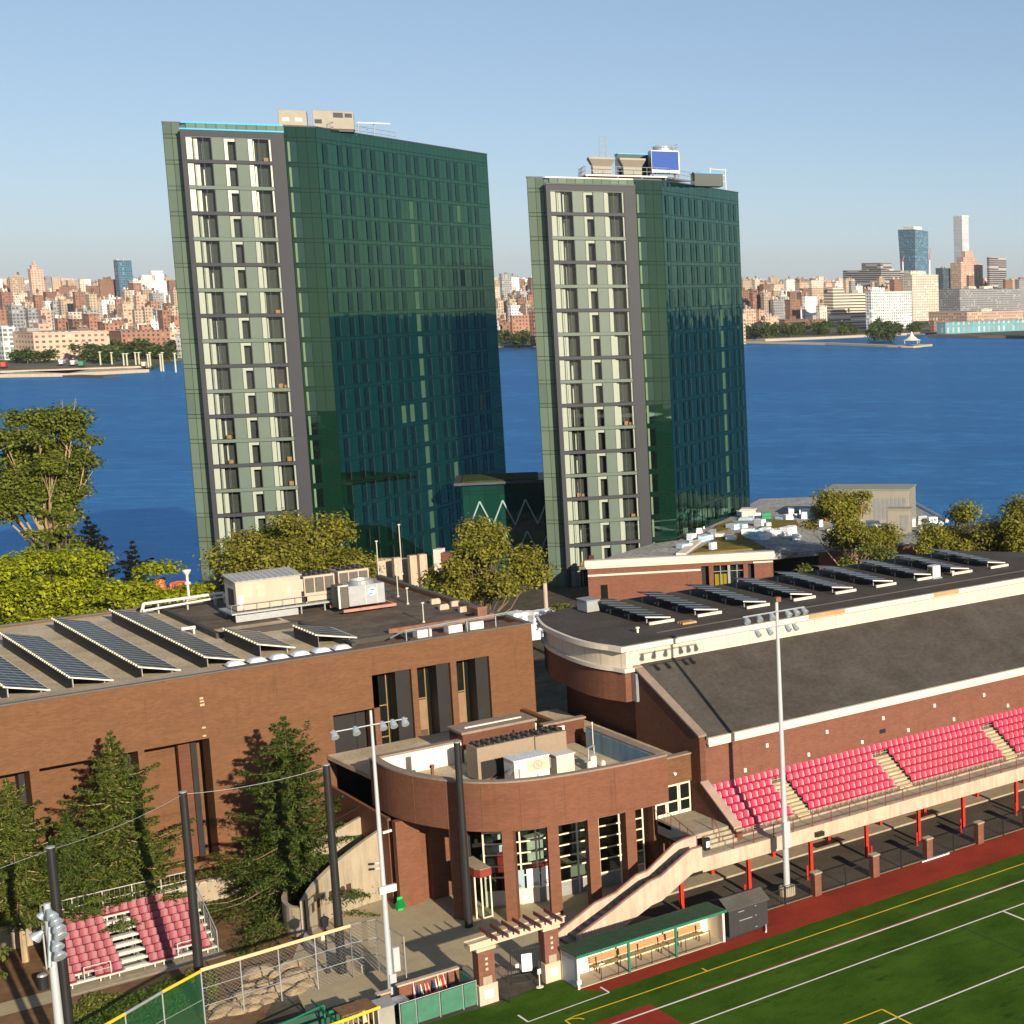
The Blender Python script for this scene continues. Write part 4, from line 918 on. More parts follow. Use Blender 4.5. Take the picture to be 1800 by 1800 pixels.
MB().box(-1.4, -1.8, 0, 2.4, 1.8, 1.7).build("walls", M("dark_enclosure", (.012, .028, .032), .3), c3, loc=(0,0,0), world=False); MB().box(-1.5, -1.9, 1.7, 2.5, 1.9, 1.78).build("cap", BLUET, c3, loc=(0,0,0), world=False)
lad = unit("window_rig", T2, (10.6, 18.0, zr), "white ladder-like maintenance frame at the right end of the shorter tower roof", "maintenance frame")
b = MB(); b.tube((-1.3, -.8, 0), (-1.3, -.8, 3.0), .07); b.tube((1.1, .8, 0), (1.1, .8, 3.0), .07); b.build("post", WHT, lad, loc=(0,0,0), world=False)
b = MB(); [b.tube((-1.3, -.8, z), (1.1, .8, z), .055) for z in (1.2, 2.0, 2.8)]; b.build("rung", WHT, lad, loc=(0,0,0), world=False)
cr = unit("roof_crate", T2, (6.3, 10.5, zr+.7), "small red-brown crate on the shorter tower roof beside the plant deck", "crate"); 
b = MB(); [b.box(-.5, -.5, .05+.3*k, .5, .5, .28+.3*k) for k in range(4)]; b.box(-.45, -.45, 0, .45, .45, 1.2); b.build("slats", RUST, cr, loc=(0,0,0), world=False)
fr = unit("access_ladder", T2, (-5.5, 9.5, zr+5.3), "thin caged ladder standing above the dark enclosure on the shorter tower", "ladder")
b = MB(); [b.tube((x, y, -3), (x, y, .9), .03, k=5) for x in (-.8, 0) for y in (-.4, .4)]; [b.tube((-.8, -.4, z), (0, -.4, z), .03, k=5) for z in (-1.2, -.4, .3, .9)]; b.build("rails", GALV, fr, loc=(0,0,0), world=False)
# glass link between the towers
lk = empty("glass_link", (98, 222, 0), "low dark glass link with white slanted columns between the two towers", "building")
p = [AD(812, 850, 222), AD(960, 842, 226)]
a, c = Vector((p[0].x, p[0].y)), Vector((p[1].x, p[1].y)); d = (c-a).normalized(); nn_ = Vector((-d.y, d.x))
def lbox(name, s0, s1, y0, y1, z0, z1, m, par=lk):
    o = MB().obox((*(a+d*s0+nn_*y0), z0), (*(d*(s1-s0)), 0), (*(nn_*(y1-y0)), 0), (0, 0, z1-z0)).build(name, m, par); return o
LL = (c-a).length; zt = 12.2
lbox("roof", -1, LL, -.6, 9, zt, zt+.35, CAPM); lbox("green_roof", 0, LL-1, 0, 8.5, zt+.352, zt+.5, gravel("sedum", (.05, .07, .02), (.03, .04, .015), 2))
lbox("glass_front", 0, LL, 0, .12, -4, zt, panelglass("link_glass", (.006, .040, .032), (.45, .70, .66), 1.6, px=1.7, pz=3.6, tilt=.003))
lbox("floor_band", 0, LL, -.08, -.001, 5.6, 6.3, CAPM)
for lvl, (zl, zh) in enumerate(((6.4, 9.9), (2.2, 5.5))):
    for k in range(8):
        x0_ = .6+k*1.45; x1_ = x0_+1.45; b = MB(); P = a+d*x0_-nn_*.25; Q = a+d*x1_-nn_*.25; b.tube((*P, zl if k % 2 == 0 else zh), (*Q, zh if k % 2 == 0 else zl), .11); b.build("slanted_column", M("pale_column", (.25, .38, .38), .5), lk)
# ================================================================ podium (orange brick, flat roof full of site clutter)
zp = 5.6
pd = empty("podium_building", (100, 185, 0), "orange brick podium with a cream cornice and yellow-boarded window, in front of the shorter tower", "building")
PF = [G(1032, 986, zp), G(1358, 969, zp)]
a, c = Vector((PF[0].x, PF[0].y)), Vector((PF[1].x, PF[1].y)); d = (c-a).normalized(); nn_ = Vector((-d.y, d.x)); LP = (c-a).length
def pbox(name, s0, s1, y0, y1, z0, z1, m, par=pd): return lbox(name, s0, s1, y0, y1, z0, z1, m, par)
pbox("wall", 0, LP*.605, 0, .6, -6, zp-1.0, BR3); pbox("wall", LP*.605, LP, .0, .6, 4.15, zp-1.0, BR3)
pbox("wall", LP*.605, LP, .0, .6, -6, 1.45, BR3)
for s0, s1 in ((.645, .670), (.835, .860), (.895, 1.0)): pbox("pilaster", LP*s0, LP*s1, -.0, .6, 1.455, 4.145, BR3)
pbox("dark_interior", LP*.606, LP*.9, .9, 1.0, 1.46, 4.14, BLK)
pbox("window", LP*.67, LP*.748, .3, .34, 1.5, 4.1, CLR); pbox("window", LP*.762, LP*.835, .3, .34, 1.5, 4.1, CLR)
pbox("mullion", LP*.748, LP*.762, .2, .4, 1.5, 4.1, STEEL); pbox("mullion", LP*.707, LP*.711, .26, .3, 1.5, 4.1, STEEL); pbox("mullion", LP*.798, LP*.802, .26, .3, 1.5, 4.1, STEEL); pbox("transom", LP*.67, LP*.835, .24, .259, 3.3, 3.38, STEEL)
for k in range(3): pbox("yellow_board", LP*(.677+.024*k), LP*(.698+.024*k), .5, .6, 1.5, 2.95, M("yellow_board_paint", (.75, .38, .005), .7, var=.05))  # yellow-painted boards standing behind the podium glass
pbox("window", LP*.063, LP*.10, -.02, -.001, .5, 2.5, GLZ); pbox("sill", LP*.605, LP*.86, -.1, -.001, 1.2, 1.45, CONCL)
pbox("cornice", -.3, LP+.2, -.3, .7, zp-.75, zp, WHTP); pbox("string_course", 0, LP*.6, -.08, -.001, 3.62, 3.85, WHTP); pbox("cornice_foot", -.15, LP+.1, -.15, -.001, zp-1.0, zp-.752, WHTP); pbox("string_course", LP*.89, LP*1.0, -.08, -.001, 4.2, 4.4, WHTP)
pbox("wall", LP-.6, LP, .61, 12, -6, zp-.76, BR3); pbox("wall", 0, .6, .61, 9, -6, zp-.76, BR3)
far = [G(1668, 942, zp), G(1648, 905, zp), G(1560, 893, zp-2), G(1318, 893, zp-1)]
rp = [tuple((a+nn_*.72)[:]), tuple((c+nn_*.72)[:]), tuple((c+d*6+nn_*2)[:]), (far[0].x, far[0].y), (far[1].x, far[1].y), (far[2].x+4, far[2].y+4), (far[3].x+5, far[3].y+5), TL(T2, 0.3, .3, 0)[:2], TL(T2, -3.3, -1.2, 0)[:2]]
CLUT = gravel("littered_roof", (.50, .50, .50), (.18, .175, .17), 1.8)
b = MB(); b.prism([tuple(q) for q in rp], zp-1.2, zp-.5); b.build("roof", CLUT, pd)
b = MB()
for (pp, qq) in ((c+d*6+nn_*2, Vector((far[0].x, far[0].y))),):
    e = (qq-pp).normalized(); n2 = Vector((-e.y, e.x)); b.obox((*(pp), -6), (*(qq-pp), 0), (*(n2*.5), 0), (0, 0, zp+5.2))
b.build("side_wall", BR3, pd)
SED = gravel("sedum_roof", (.26, .19, .035), (.14, .11, .03), 2.2)
def patch(name, pxs, z, th, mt, par=pd):
    b = MB(); b.prism([tuple(G(u, v, z)[:2]) for u, v in pxs], z-th, z); return b.build(name, mt, par)
patch("sedum_bed", [(1215, 972), (1262, 944), (1300, 938), (1345, 962)], zp-.3, .2, SED); patch("sedum_bed", [(1333, 930), (1345, 912), (1400, 914), (1405, 925)], zp-.3, .2, SED); patch("sedum_bed", [(1250, 938), (1262, 922), (1285, 915), (1300, 925)], zp-.28, .2, SED)
patch("white_kerb", [(1188, 972), (1250, 930), (1256, 932), (1205, 972)], zp-.2, .35, WHTP)
rnd = random.Random(11)
WRAP = M("white_wrapped_pallet", (.78, .80, .82), .5, var=.15, vs=2); BWRAP = M("pale_blue_wrap", (.45, .60, .72), .5, var=.2, vs=2); GWRAP = M("green_tarp", (.01, .22, .10), .6)
kinds = [("left beside the glass tower", 1200, 1290, 925, 968), ("mid podium roof behind the sedum bed", 1290, 1400, 925, 950), ("far podium roof edge", 1300, 1420, 903, 915), ("podium roof beside plant boxes", 1440, 1550, 915, 945), ("right podium roof end", 1560, 1640, 905, 940)]
cnt = 0
for lab, u0, u1, v0, v1 in kinds:
    for k in range(22 if "mid" in lab or "between" in lab else 15):
        p = G(rnd.uniform(u0, u1), rnd.uniform(v0, v1), zp-.5); w, l, h = rnd.uniform(.5, 1.6), rnd.uniform(.6, 2.2), rnd.uniform(.3, 1.1)
        b = MB(); rr = rnd.uniform(0, 3); dx = Vector((math.cos(rr), math.sin(rr))); dy = Vector((-dx.y, dx.x))
        nlay = rnd.randint(2, 3)
        for q in range(nlay): s_ = 1-.07*q*rnd.random(); b.obox((p.x-dx.x*w*s_/2-dy.x*l/2*s_, p.y-dx.y*w/2*s_-dy.y*l/2*s_, zp-.48+h*q/nlay), (*(dx*w*s_), 0), (*(dy*l*s_), 0), (0, 0, h/nlay-.03))
        mt = rnd.choice([WRAP, WRAP, WRAP, BWRAP, CARD if rnd.random() < .3 else WRAP, GALV, GWRAP if rnd.random() < .3 else WRAP])
        cl = {"white_wrapped_pallet": "white wrapped", "pale_blue_wrap": "pale blue wrapped", "cardboard": "brown cardboard", "galvanised_steel": "grey metal", "green_tarp": "green tarp covered"}[mt.name]
        o = b.build("pallet_stack", mt); tag(o, "%s stack, %s" % (cl, lab), "pallet", "stacks of building material on the podium roof"); cnt += 1
# big plant boxes at the far side
for k, (u0, u1, vt, vb, D, lab, mt) in enumerate(((1452, 1598, 862, 912, 236, "long beige plant room with dark louvres at the far edge of the podium roof", TAN), (1560, 1600, 896, 925, 226, "small beige plant box in front of the long plant room", TAN), (1304, 1326, 897, 925, 240, "white cylinder-topped container left of the roof trees", WHT))):
    p = AD(u0, vb, D); q = AD(u1, vb, D); zt = HZ(vt, p); e = Vector((q.x-p.x, q.y-p.y)); L = e.length; an = math.atan2(e.y, e.x)
    o = empty("plant_box", (p.x, p.y, p.z-1.5), lab, "plant box", None, an); hh = zt-p.z+1.5; dp = min(L*.6, 6)
    MB().box(0, 0, 0, L, dp, hh).build("casing", mt, o, loc=(0,0,0), world=False, bevel=.05); MB().box(-.15, -.15, hh, L+.15, dp+.15, hh+.15).build("lid", TAN if mt is TAN else WHT, o, loc=(0,0,0), world=False)
    b = MB(); n = max(2, int(L*.4/.6))
    for i in range(n): b.box(L*.58+i*L*.4/n, -.04, hh*.25, L*.58+(i+.7)*L*.4/n, -.001, hh*.8)
    b.build("louvre", STEEL, o, loc=(0,0,0), world=False)
b = MB(); p, q = AD(1598, 893, 258), AD(1655, 925, 235); p.z += .4; q.z += .4; b.tube(p, q, .35, k=10); b.tube(p+Vector((1, 0, .3)), q+Vector((1, 0, .3)), .3, k=10); tag(b.build("duct", GALV), "pair of silver ducts sloping down at the right end of the podium roof", "duct")
# stone fin and pale post beside trees
for u0, u1, vt, vb, D, lab, m1, m2 in ((766, 796, 966, 1040, 190, "tall brick pier with a white stone edge between the two mid trees", BR3, WHTP),):
    p = AD(u0, vb, D); zt = HZ(vt, p); o = empty("brick_pier", (p.x, p.y, 0), lab, "pier"); q = AD(u1, vb, D); e = Vector((q.x-p.x, q.y-p.y)); L = e.length; e.normalize()
    MB().obox((p.x, p.y, -2), (*(e*L*.42), 0), (-e.y*1.2, e.x*1.2, 0), (0, 0, zt+2)).build("stone_edge", m2, o); MB().obox((p.x+e.x*L*.42, p.y+e.y*L*.42, -2), (*(e*L*.58), 0), (-e.y*1.2, e.x*1.2, 0), (0, 0, zt+1.6)).build("brickwork", m1, o)
p = AD(961, 1085, 175); zt = HZ(1005, p); b = MB(); b.tube((p.x, p.y, -1), (p.x, p.y, zt), .26, .2, k=10); b.lathe((p.x, p.y, zt), [(.3, 0), (.3, .1), (.1, .2)], 10); tag(b.build("concrete_post", CONCL), "tall pale concrete post left of the shorter tower foot", "post")
for (u, v, w, h, lb) in ((1078, 1088, 1, 1, ''),): pass
# stone-clad base openings of the left tower seen between trees
pb = empty("stone_arcade", (92, 205, 0), "low cream stone arcade at the foot of the taller tower behind the roof units", "building")
for k, (u, vt) in enumerate(((672, 985), (700, 980), (728, 976), (745, 974))):
    p = AD(u, 1030, 205); zt = HZ(vt, p); MB().box(p.x-.45, p.y-.4, -2, p.x+.45, p.y+.4, zt).build("pillar", CONCL, pb)
p = AD(660, 1000, 206); q = AD(752, 985, 206); zt = HZ(978, p)
MB().obox((p.x, p.y+1.2, -2), (q.x-p.x, q.y-p.y, 0), (.6, .8, 0), (0, 0, zt+1.5)).build("wall", M("cream_stone", (.42, .34, .20), .8, var=.3, vs=.5), pb)
# ================================================================ gym roof things
def solar(x0, x1, y0, y1, zlo, zhi, label, n, name="solar_array", grp="solar panel rows on the gym roof", left_high=True):
    """row of panels along Y; -X edge high"""
    e = empty(name, ((x0+x1)/2, (y0+y1)/2, zlo-.4), label, "solar array", grp)
    L = y1-y0; s = MB(); za, zb = zhi, zlo
    s.obox((x0, y0, za), (x1-x0, 0, zb-za), (0, L, 0), (0, 0, .05)); s.build("panels", SOLM, e)
    f = MB(); f.obox((x0-.02, y0-.06, za-.02), (x1-x0+.04, 0, zb-za), (0, .055, 0), (0, 0, .09)); f.obox((x1+.002, y0, zb-.02), (.05, 0, 0), (0, L, 0), (0, 0, .09)); f.build("frame", WHT, e)
    g = MB(); k = 0
    while k < L: g.box(x0-.09, y0+k+.02, za-.02, x0-.003, y0+k+.30, za+.10); k += .55
    g.build("frame_ends", M("bright_frame_end", (.8, .74, .55), .4), e)
    t = MB(); yy = y0+.3
    while yy < y1:
        t.box(x0+.15, yy, zlo-.45, x0+.2, yy+.06, za-.04); t.box(x1-.4, yy, zlo-.45, x1-.35, yy+.06, zb+.0); t.box(x0+.1, yy, zlo-.5, x1-.2, yy+.06, zlo-.44); yy += 2.2
    t.build("rack", GALV, e)
    u = MB(); u.box(x0+.05, y0+.05, zlo-.4, x0+.1, y1-.05, za-.08); u.build("edge_shade", BLK, e)  # black sheet standing for the shade under the panels' high edge
    return e
m, nt, p_, out = newmat("solar_cells"); oc = ocoord(nt); s3 = nt.nodes.new("ShaderNodeSeparateXYZ"); nt.links.new(oc, s3.inputs[0])
fy = math_(nt, 'FRACT', math_(nt, 'DIVIDE', math_(nt, 'ADD', s3.outputs[1], 100.0), 1.1)); fx = math_(nt, 'FRACT', math_(nt, 'DIVIDE', math_(nt, 'ADD', s3.outputs[0], 101.02), .72))
ln = math_(nt, 'MAXIMUM', math_(nt, 'LESS_THAN', fy, .13), math_(nt, 'MULTIPLY', math_(nt, 'LESS_THAN', fx, .045), .4))
ff = math_(nt, 'FRACT', math_(nt, 'DIVIDE', math_(nt, 'ADD', s3.outputs[1], 100.0), .1)); 
cc = mixc(nt, math_(nt, 'MULTIPLY', math_(nt, 'LESS_THAN', ff, .2), .25), (.022, .028, .036), (.12, .14, .15))
nt.links.new(mixc(nt, ln, cc, (.62, .60, .54)), p_.inputs['Base Color']); p_.inputs['Roughness'].default_value = .42; p_.inputs['Specular IOR Level'].default_value = .22
SOLM = m
ZR = ZG-.3
for i, (xa, y0, y1) in enumerate(((14.2, 120.3, 137), (17.6, 120.3, 137), (21.1, 120.2, 137.5), (24.5, 120.2, 139), (28.3, 120.2, 142.5), (32.1, 120.25, 143), (35.8, 121.9, 129.4), (39.6, 122.1, 127))):
    lb = ["long solar row beyond the left frame edge", "long solar row cut by the frame's left edge", "leftmost long solar row seen nearly whole, mossy brown glass", "second long solar row from the left on the gym roof", "third long solar row, ending beside the white pipe", "longest solar row, just left of the short ones", "shorter of the rows, left of the last small array", "smallest solar array nearest the gravel corner"][i]
    solar(xa, xa+(2.25 if i < 7 else 2.6), y0, y1, ZR+.35, ZR+.95, lb, 0)
# barrel skylights along the front edge
DOME = M("skylight_acrylic", (.62, .68, .74), .25, var=.05, spec=.6)
for i, x in enumerate((33.6, 34.95, 36.3, 37.65, 39.0, 40.3)):
    e = empty("skylight", (x, 119.5, ZG-.4), "%s white domed skylight from the left in the strip along the gym parapet" % ["first", "second", "third", "fourth", "fifth", "sixth"][i], "skylight", "domed skylights along the gym parapet")
    MB().box(x-.62, 119.0, ZG-.5, x+.62, 120.1, ZG+.02).build("curb", CAPM, e)
    b = MB(); n = 8
    for ix in range(n):
        for iy in range(n):
            P = []
            for (dx, dy) in ((0,0),(1,0),(1,1),(0,1)):
                a_ = -1+2*(ix+dx)/n; c_ = -1+2*(iy+dy)/n; P.append((x+a_*.55, 119.55+c_*.48, ZG+.03+.26*(1-a_**4)*(1-c_**4)))
            b.face(P)
    b.build("dome", DOME, e, smooth=True)
# chiller line at the back of the roof
e = empty("chiller_house", (41, 136.5, ZG), "long beige plant enclosure with ribbed grey roof on the gym roof", "plant enclosure")
x0, x1, y0, y1, z0, z1 = 38.7, 43.25, 136.0, 138.6, ZG+.55, ZG+2.75
MB().box(x0, y0, z0, x1, y1, z1).build("casing", BEIGE, e, bevel=.02)
b = MB(); [b.box(x0+.5+.9*k, y0-.02, z0+.9, x0+1.1+.9*k, y0-.001, z1-.35) for k in range(0, 5, 1) if k != 2]; b.build("louvre", M("beige_louvre", (.52, .41, .31), .6), e)
b = MB(); b.box(x0+.15, y0-.03, z0+.15, x0+.5, y0-.001, z0+1.2); b.build("door", WHT, e); b = MB(); b.box(x0-.02, y0+.5, z0+.3, x0-.001, y0+1.8, z0+1.6); b.build("end_louvre", BLK, e)
b = MB(); b.obox((x0-.1, y0-.12, z1), (x1-x0+.2, 0, 0), (0, y1-y0+.2, .25), (0, 0, .06)); [b.obox((x0+.1+.4*k, y0-.12, z1+.062), (.06, 0, 0), (0, y1-y0+.2, .25), (0, 0, .05)) for k in range(11)]; b.build("ribbed_roof", M("grey_ribbed_roof", (.36, .37, .38), .5), e)
b = MB(); b.box(x0-.5, y0-.4, z0-.2, x1+3.6, y0+2.7, z0-.08); b.box(x0-.3, y0-.55, z0-.75, x1-.5, y0-.4, z0-.25); b.build("platform", GALV, e)
b = MB(); [b.box(x, y, ZR, x+.1, y+.1, z0-.2) for x in (x0-.2, x0+1.8, x1-.2, x1+1.5, x1+3.2) for y in (y0-.2, y0+2.2)]; b.build("leg", STEEL, e)
b = MB(); b.path([(x0-.5, y0-.38, z0+.55), (x1+.3, y0-.38, z0+.55)], .025); [b.tube((x0-.5+.9*k, y0-.38, z0-.1), (x0-.5+.9*k, y0-.38, z0+.55), .02, k=5) for k in range(6)]; b.build("guard_rail", GALV, e)
GRL = M("coil_grille", (.10, .09, .075), .7, var=.2, vs=4)
for k, (xa, xb, lb) in enumerate(((43.5, 45.75, "left condenser bank with dark coil grilles, right of the beige enclosure"), (46.2, 48.5, "right condenser bank with dark coil grilles, behind the silver fan unit"))):
    e = empty("condenser", ((xa+xb)/2, 137, ZG), lb, "condenser", "condenser banks on the gym roof"); z = ZG+.9
    y0 = 136.1+.5*k
    b = MB(); b.box(xa, y0, z+.1, xb, y0+2.0, z+1.65); b.build("casing", BEIGE, e)
    b = MB(); n = 3; [b.box(xa+.08+(xb-xa-.1)*i/n, y0-.03, z+.35, xa+(xb-xa-.1)*(i+1)/n, y0-.001, z+1.5) for i in range(n)]; b.build("coil_grille", GRL, e)
    b = MB(); [b.lathe((xa+.4+.72*i, y0+.55+1.0*j, z+1.65), [(.32, 0), (.32, .14), (.27, .14), (.25, .02)], 12) for i in range(3) for j in range(2)]; split_build(b, "fan", BLK, e)
    b = MB(); [b.box(x, yy, z-.6, x+.1, yy+.1, z+.1) for x in (xa+.1, xb-.2) for yy in (y0+.1, y0+1.7)]; b.box(xa+.1, y0+.1, z-.35, xb-.1, y0+.5, z+.05); b.build("leg", BEIGE, e)
e = empty("cooling_unit", (47, 134, ZR), "silver cooling unit with a round blue and white logo, on a rusty frame", "cooling unit")
b = MB(); b.box(45.7, 133.2, ZR+.55, 48.4, 134.9, ZR+2.15); b.build("casing", GALV, e, bevel=.03)
b = MB(); b.box(45.0, 133.3, ZR+.5, 45.69, 134.8, ZR+2.2); b.build("intake", GRL, e); b = MB(); b.box(44.95, 133.15, ZR+.5, 45.07, 133.29, ZR+2.3); b.box(45.08, 133.15, ZR+2.2, 45.7, 133.29, ZR+2.3); b.box(46.95, 133.185, ZR+.6, 46.98, 133.199, ZR+2.1); b.box(47.8, 133.185, ZR+.6, 47.83, 133.199, ZR+2.1); b.build("frame", WHT, e)
b = MB(); b.lathe((47.0, 134.05, ZR+2.15), [(.85, 0), (.85, .3), (.75, .32), (.7, .1), (.1, .1)], 20); b.build("fan_drum", GALV, e)
lg = MB(); lg.lathe((47.4, 133.19, ZR+1.55), [(.33, 0), (.33, .03)], 24, axis=(0, -1, 0)); o = lg.build("logo_disc", PANW, e)
lg = MB(); n = 24
for i in range(n):
    a0, a1 = 2*math.pi*i/n, 2*math.pi*(i+1)/n
    lg.face([(47.4+.31*math.cos(a0), 133.155, ZR+1.55+.31*math.sin(a0)), (47.4+.31*math.cos(a1), 133.155, ZR+1.55+.31*math.sin(a1)), (47.4+.26*math.cos(a1), 133.155, ZR+1.55+.26*math.sin(a1)), (47.4+.26*math.cos(a0), 133.155, ZR+1.55+.26*math.sin(a0))])
for k in (0, 1):
    s = 1 if k else -1; lg.face([(47.4+s*.24, 133.154, ZR+1.55+s*.02), (47.4+s*.16, 133.154, ZR+1.55+s*.18), (47.4+s*.02, 133.154, ZR+1.55+s*.22), (47.4-s*.14, 133.154, ZR+1.55+s*.17), (47.4+s*.05, 133.154, ZR+1.55+s*.08)])
lg.build("logo_mark", M("logo_blue", (.01, .22, .60), .5), o)
b = MB(); b.box(45.0, 132.4, ZR+.3, 48.9, 132.6, ZR+.5); b.box(45, 135.2, ZR+.3, 48.9, 135.4, ZR+.5); b.box(48.7, 132.6, ZR+.3, 48.9, 135.2, ZR+.5); b.build("rusty_base", M("orange_rust", (.50, .20, .13), .8, var=.3, vs=2), e)
# pipes, vents, rails
e = empty("roof_pipe", (37, 144.2, ZR), "fat white insulated pipe running across the back of the gym roof", "pipe")
b = MB(); b.path([(34.3, 143.6, ZR+.45), (34.6, 144.2, ZR+.9), (40.2, 144.4, ZR+.95), (40.3, 144.3, ZR+.1)], .12, k=8); b.path([(34.3, 143.4, ZR+.5), (40.2, 144.05, ZR+.7)], .09, k=8); b.build("pipe_run", WHT, e)
b = MB(); [b.box(x, 144.1, ZR, x+.1, 144.5, ZR+.78) for x in (35.5, 37.5, 39.5)]; b.build("bracket", GALV, e)
p = G(333, 1060, ZR); e = empty("exhaust_mast", (p.x, p.y, ZR), "white stub mast with a flared head on a block, beside the white pipe", "mast")
b = MB(); b.tube((p.x, p.y, ZR+.5), (p.x, p.y, ZR+2.3), .09); b.lathe((p.x, p.y, ZR+2.3), [(.12, 0), (.3, .3), (.3, .42), (.05, .45)], 10); b.lathe((p.x, p.y, ZR+1.5), [(.12, 0), (.22, .05), (.22, .2), (.12, .25)], 10); b.build("stack", WHT, e); MB().box(p.x-.5, p.y-.3, ZR, p.x+.5, p.y+.3, ZR+.5).build("base_block", CONC, e)
for i, x in enumerate((45.75, 47.95, 49.5)):
    e = empty("roof_vent", (x, 119.5, ZR), "%s white box vent with a rusty lid behind the gym parapet rail" % ["left", "middle", "right"][i], "vent", "white box vents behind the gym parapet")
    MB().box(x-.5, 119.0, ZR, x+.5, 119.9, ZR+.85).build("box", WHT, e, bevel=.02); MB().box(x-.42, 119.1, ZR+.85, x+.42, 119.8, ZR+.93).build("lid", RUST, e)
e = empty("pipe_rail", (47, 118.8, ZR), "grey pipe rail on posts along the right end of the gym parapet", "railing")
b = MB(); b.path([(43.6, 119.6, ZR+.5), (44.3, 118.75, ZR+1.05), (52.5, 118.9, ZR+1.25), (52.7, 119.5, ZR+1.2), (53.0, 121, ZR+.8)], .05); b.path([(44.3, 118.95, ZR+.9), (52.5, 119.1, ZR+1.1)], .03); b.build("rail", GALV, e)
b = MB(); [b.tube((x, 118.8, ZR), (x, 118.8, ZR+1.1), .04) for x in (44.4, 46.0, 48.7, 50.8)]; b.build("post", GALV, e)
for i, (u, v, h, lb) in enumerate(((700, 1050, 2.6, "thin white vent pole on the membrane roof left of the fan unit rail"), (707, 1010, 4.4, "tall thin mast behind the silver cooling unit"), (666, 1016, 3.2, "short thin mast left of the tall one behind the cooling unit"), (717, 1063, 1.3, "stubby pipe with a bent head on the dark roof"), (745, 1095, 1.5, "thin rusty pole at the brick curb"))):
    p = G(u, v, ZR); b = MB(); b.tube((p.x, p.y, ZR), (p.x, p.y, ZR+h), .04, k=6); b.tube((p.x, p.y, ZR), (p.x, p.y, ZR+.15), .1, k=8); b.box(p.x-.1, p.y-.06, ZR+h, p.x+.1, p.y+.06, ZR+h+.1); tag(b.build("roof_mast", M("pole_paint", (.5, .48, .42), .6)), lb, "mast", "thin masts on the gym roof")
for i, (u, v, w, lb) in enumerate(((632, 1032, 1.0, ""),)): pass
b = MB(); p = G(1005/3, 1108, ZR+.3); b.box(p.x-.6, p.y-.12, ZR+.4, p.x+.3, p.y+.12, ZR+.6); b.box(p.x-.55, p.y-.08, ZR, p.x-.45, p.y+.08, ZR+.4); b.box(p.x+.15, p.y-.08, ZR, p.x+.25, p.y+.08, ZR+.4); tag(b.build("roof_conduit_box", WHT), "small white conduit box between the longest solar row and the dark curb", "conduit box")
for i, (u, v) in enumerate(((765, 1062), (780, 1072), (800, 1066), (815, 1076))):
    p = G(u, v, ZR); b = MB(); b.box(p.x-.35, p.y-.2, ZR, p.x+.35, p.y+.2, ZR+.35); b.box(p.x-.3, p.y-.15, ZR+.35, p.x+.3, p.y+.15, ZR+.45); tag(b.build("roof_block", CONCL), "%s pale concrete block on the dark membrane near the right gym parapet" % ["first", "second", "third", "fourth"][i], "roof block", "pale blocks on the gym membrane roof")
# ================================================================ rotunda deck things
e = empty("chiller_bank", (45.4, 104.6, 7.6), "long brown chiller bank with two rows of black fans on the rotunda deck", "chiller")
b = MB(); b.box(42.7, 103.9, 7.75, 46.5, 105.6, 9.95); b.box(46.55, 103.9, 7.75, 48.7, 105.6, 9.9); b.build("casing", M("brown_sheet_metal", (.27, .205, .145), .6, var=.1, vs=4), e, bevel=.02)
b = MB(); [b.lathe((43.05+.66*i, 104.3+.8*j, 9.95), [(.27, 0), (.27, .15), (.22, .15), (.2, .03), (.02, .03)], 12) for i in range(9) for j in range(2)]; split_build(b, "fan", BLK, e)
b = MB(); b.box(42.9, 103.85, 7.8, 46.4, 103.899, 9.0); b.build("coil_grille", BLK, e)
e = empty("white_container", (45.0, 101.6, 7.6), "white ribbed equipment container with a faded round red emblem on the rotunda deck", "container")
b = MB(); b.box(43.75, 100.9, 7.8, 46.05, 102.4, 9.42); b.build("casing", WHT, e); 
b = MB(); b.obox((43.7, 100.85, 9.42), (2.4, 0, .0), (0, 1.6, 0), (0, 0, .05)); [b.box(43.72+.2*k, 100.86, 9.471, 43.78+.2*k, 102.44, 9.50) for k in range(12)]; b.build("ribbed_lid", M("white_ribs", (.62, .64, .66), .5), e)
b = MB(); b.box(43.9, 101.0, 7.6, 45.9, 102.3, 7.8); b.build("base", STEEL, e)
FADE = M("faded_salmon_print", (.72, .46, .34), .6, var=.06); FADR = M("faded_red_print", (.62, .30, .24), .6)
b = MB(); b.box(44.6, 100.885, 8.55, 45.95, 100.898, 9.32); o = b.build("emblem_panel", FADE, e)
b = MB(); n = 24; cx, cz = 45.28, 8.93
for i in range(n):
    a0, a1 = 2*math.pi*i/n, 2*math.pi*(i+1)/n
    b.face([(cx+.3*math.cos(a0), 100.88, cz+.3*math.sin(a0)), (cx+.3*math.cos(a1), 100.88, cz+.3*math.sin(a1)), (cx+.23*math.cos(a1), 100.88, cz+.23*math.sin(a1)), (cx+.23*math.cos(a0), 100.88, cz+.23*math.sin(a0))])
for (dx, dz, w, h) in ((-.1, .1, .2, .05), (-.1, -.02, .2, .05), (-.1, -.14, .2, .05), (-.1, .0, .05, .12), (.05, -.12, .05, .12), (-.5, -.02, .18, .05), (.32, -.02, .18, .05)): b.face([(cx+dx, 100.878, cz+dz), (cx+dx+w, 100.878, cz+dz), (cx+dx+w, 100.878, cz+dz+h), (cx+dx, 100.878, cz+dz+h)])
b.build("emblem", FADR, o)
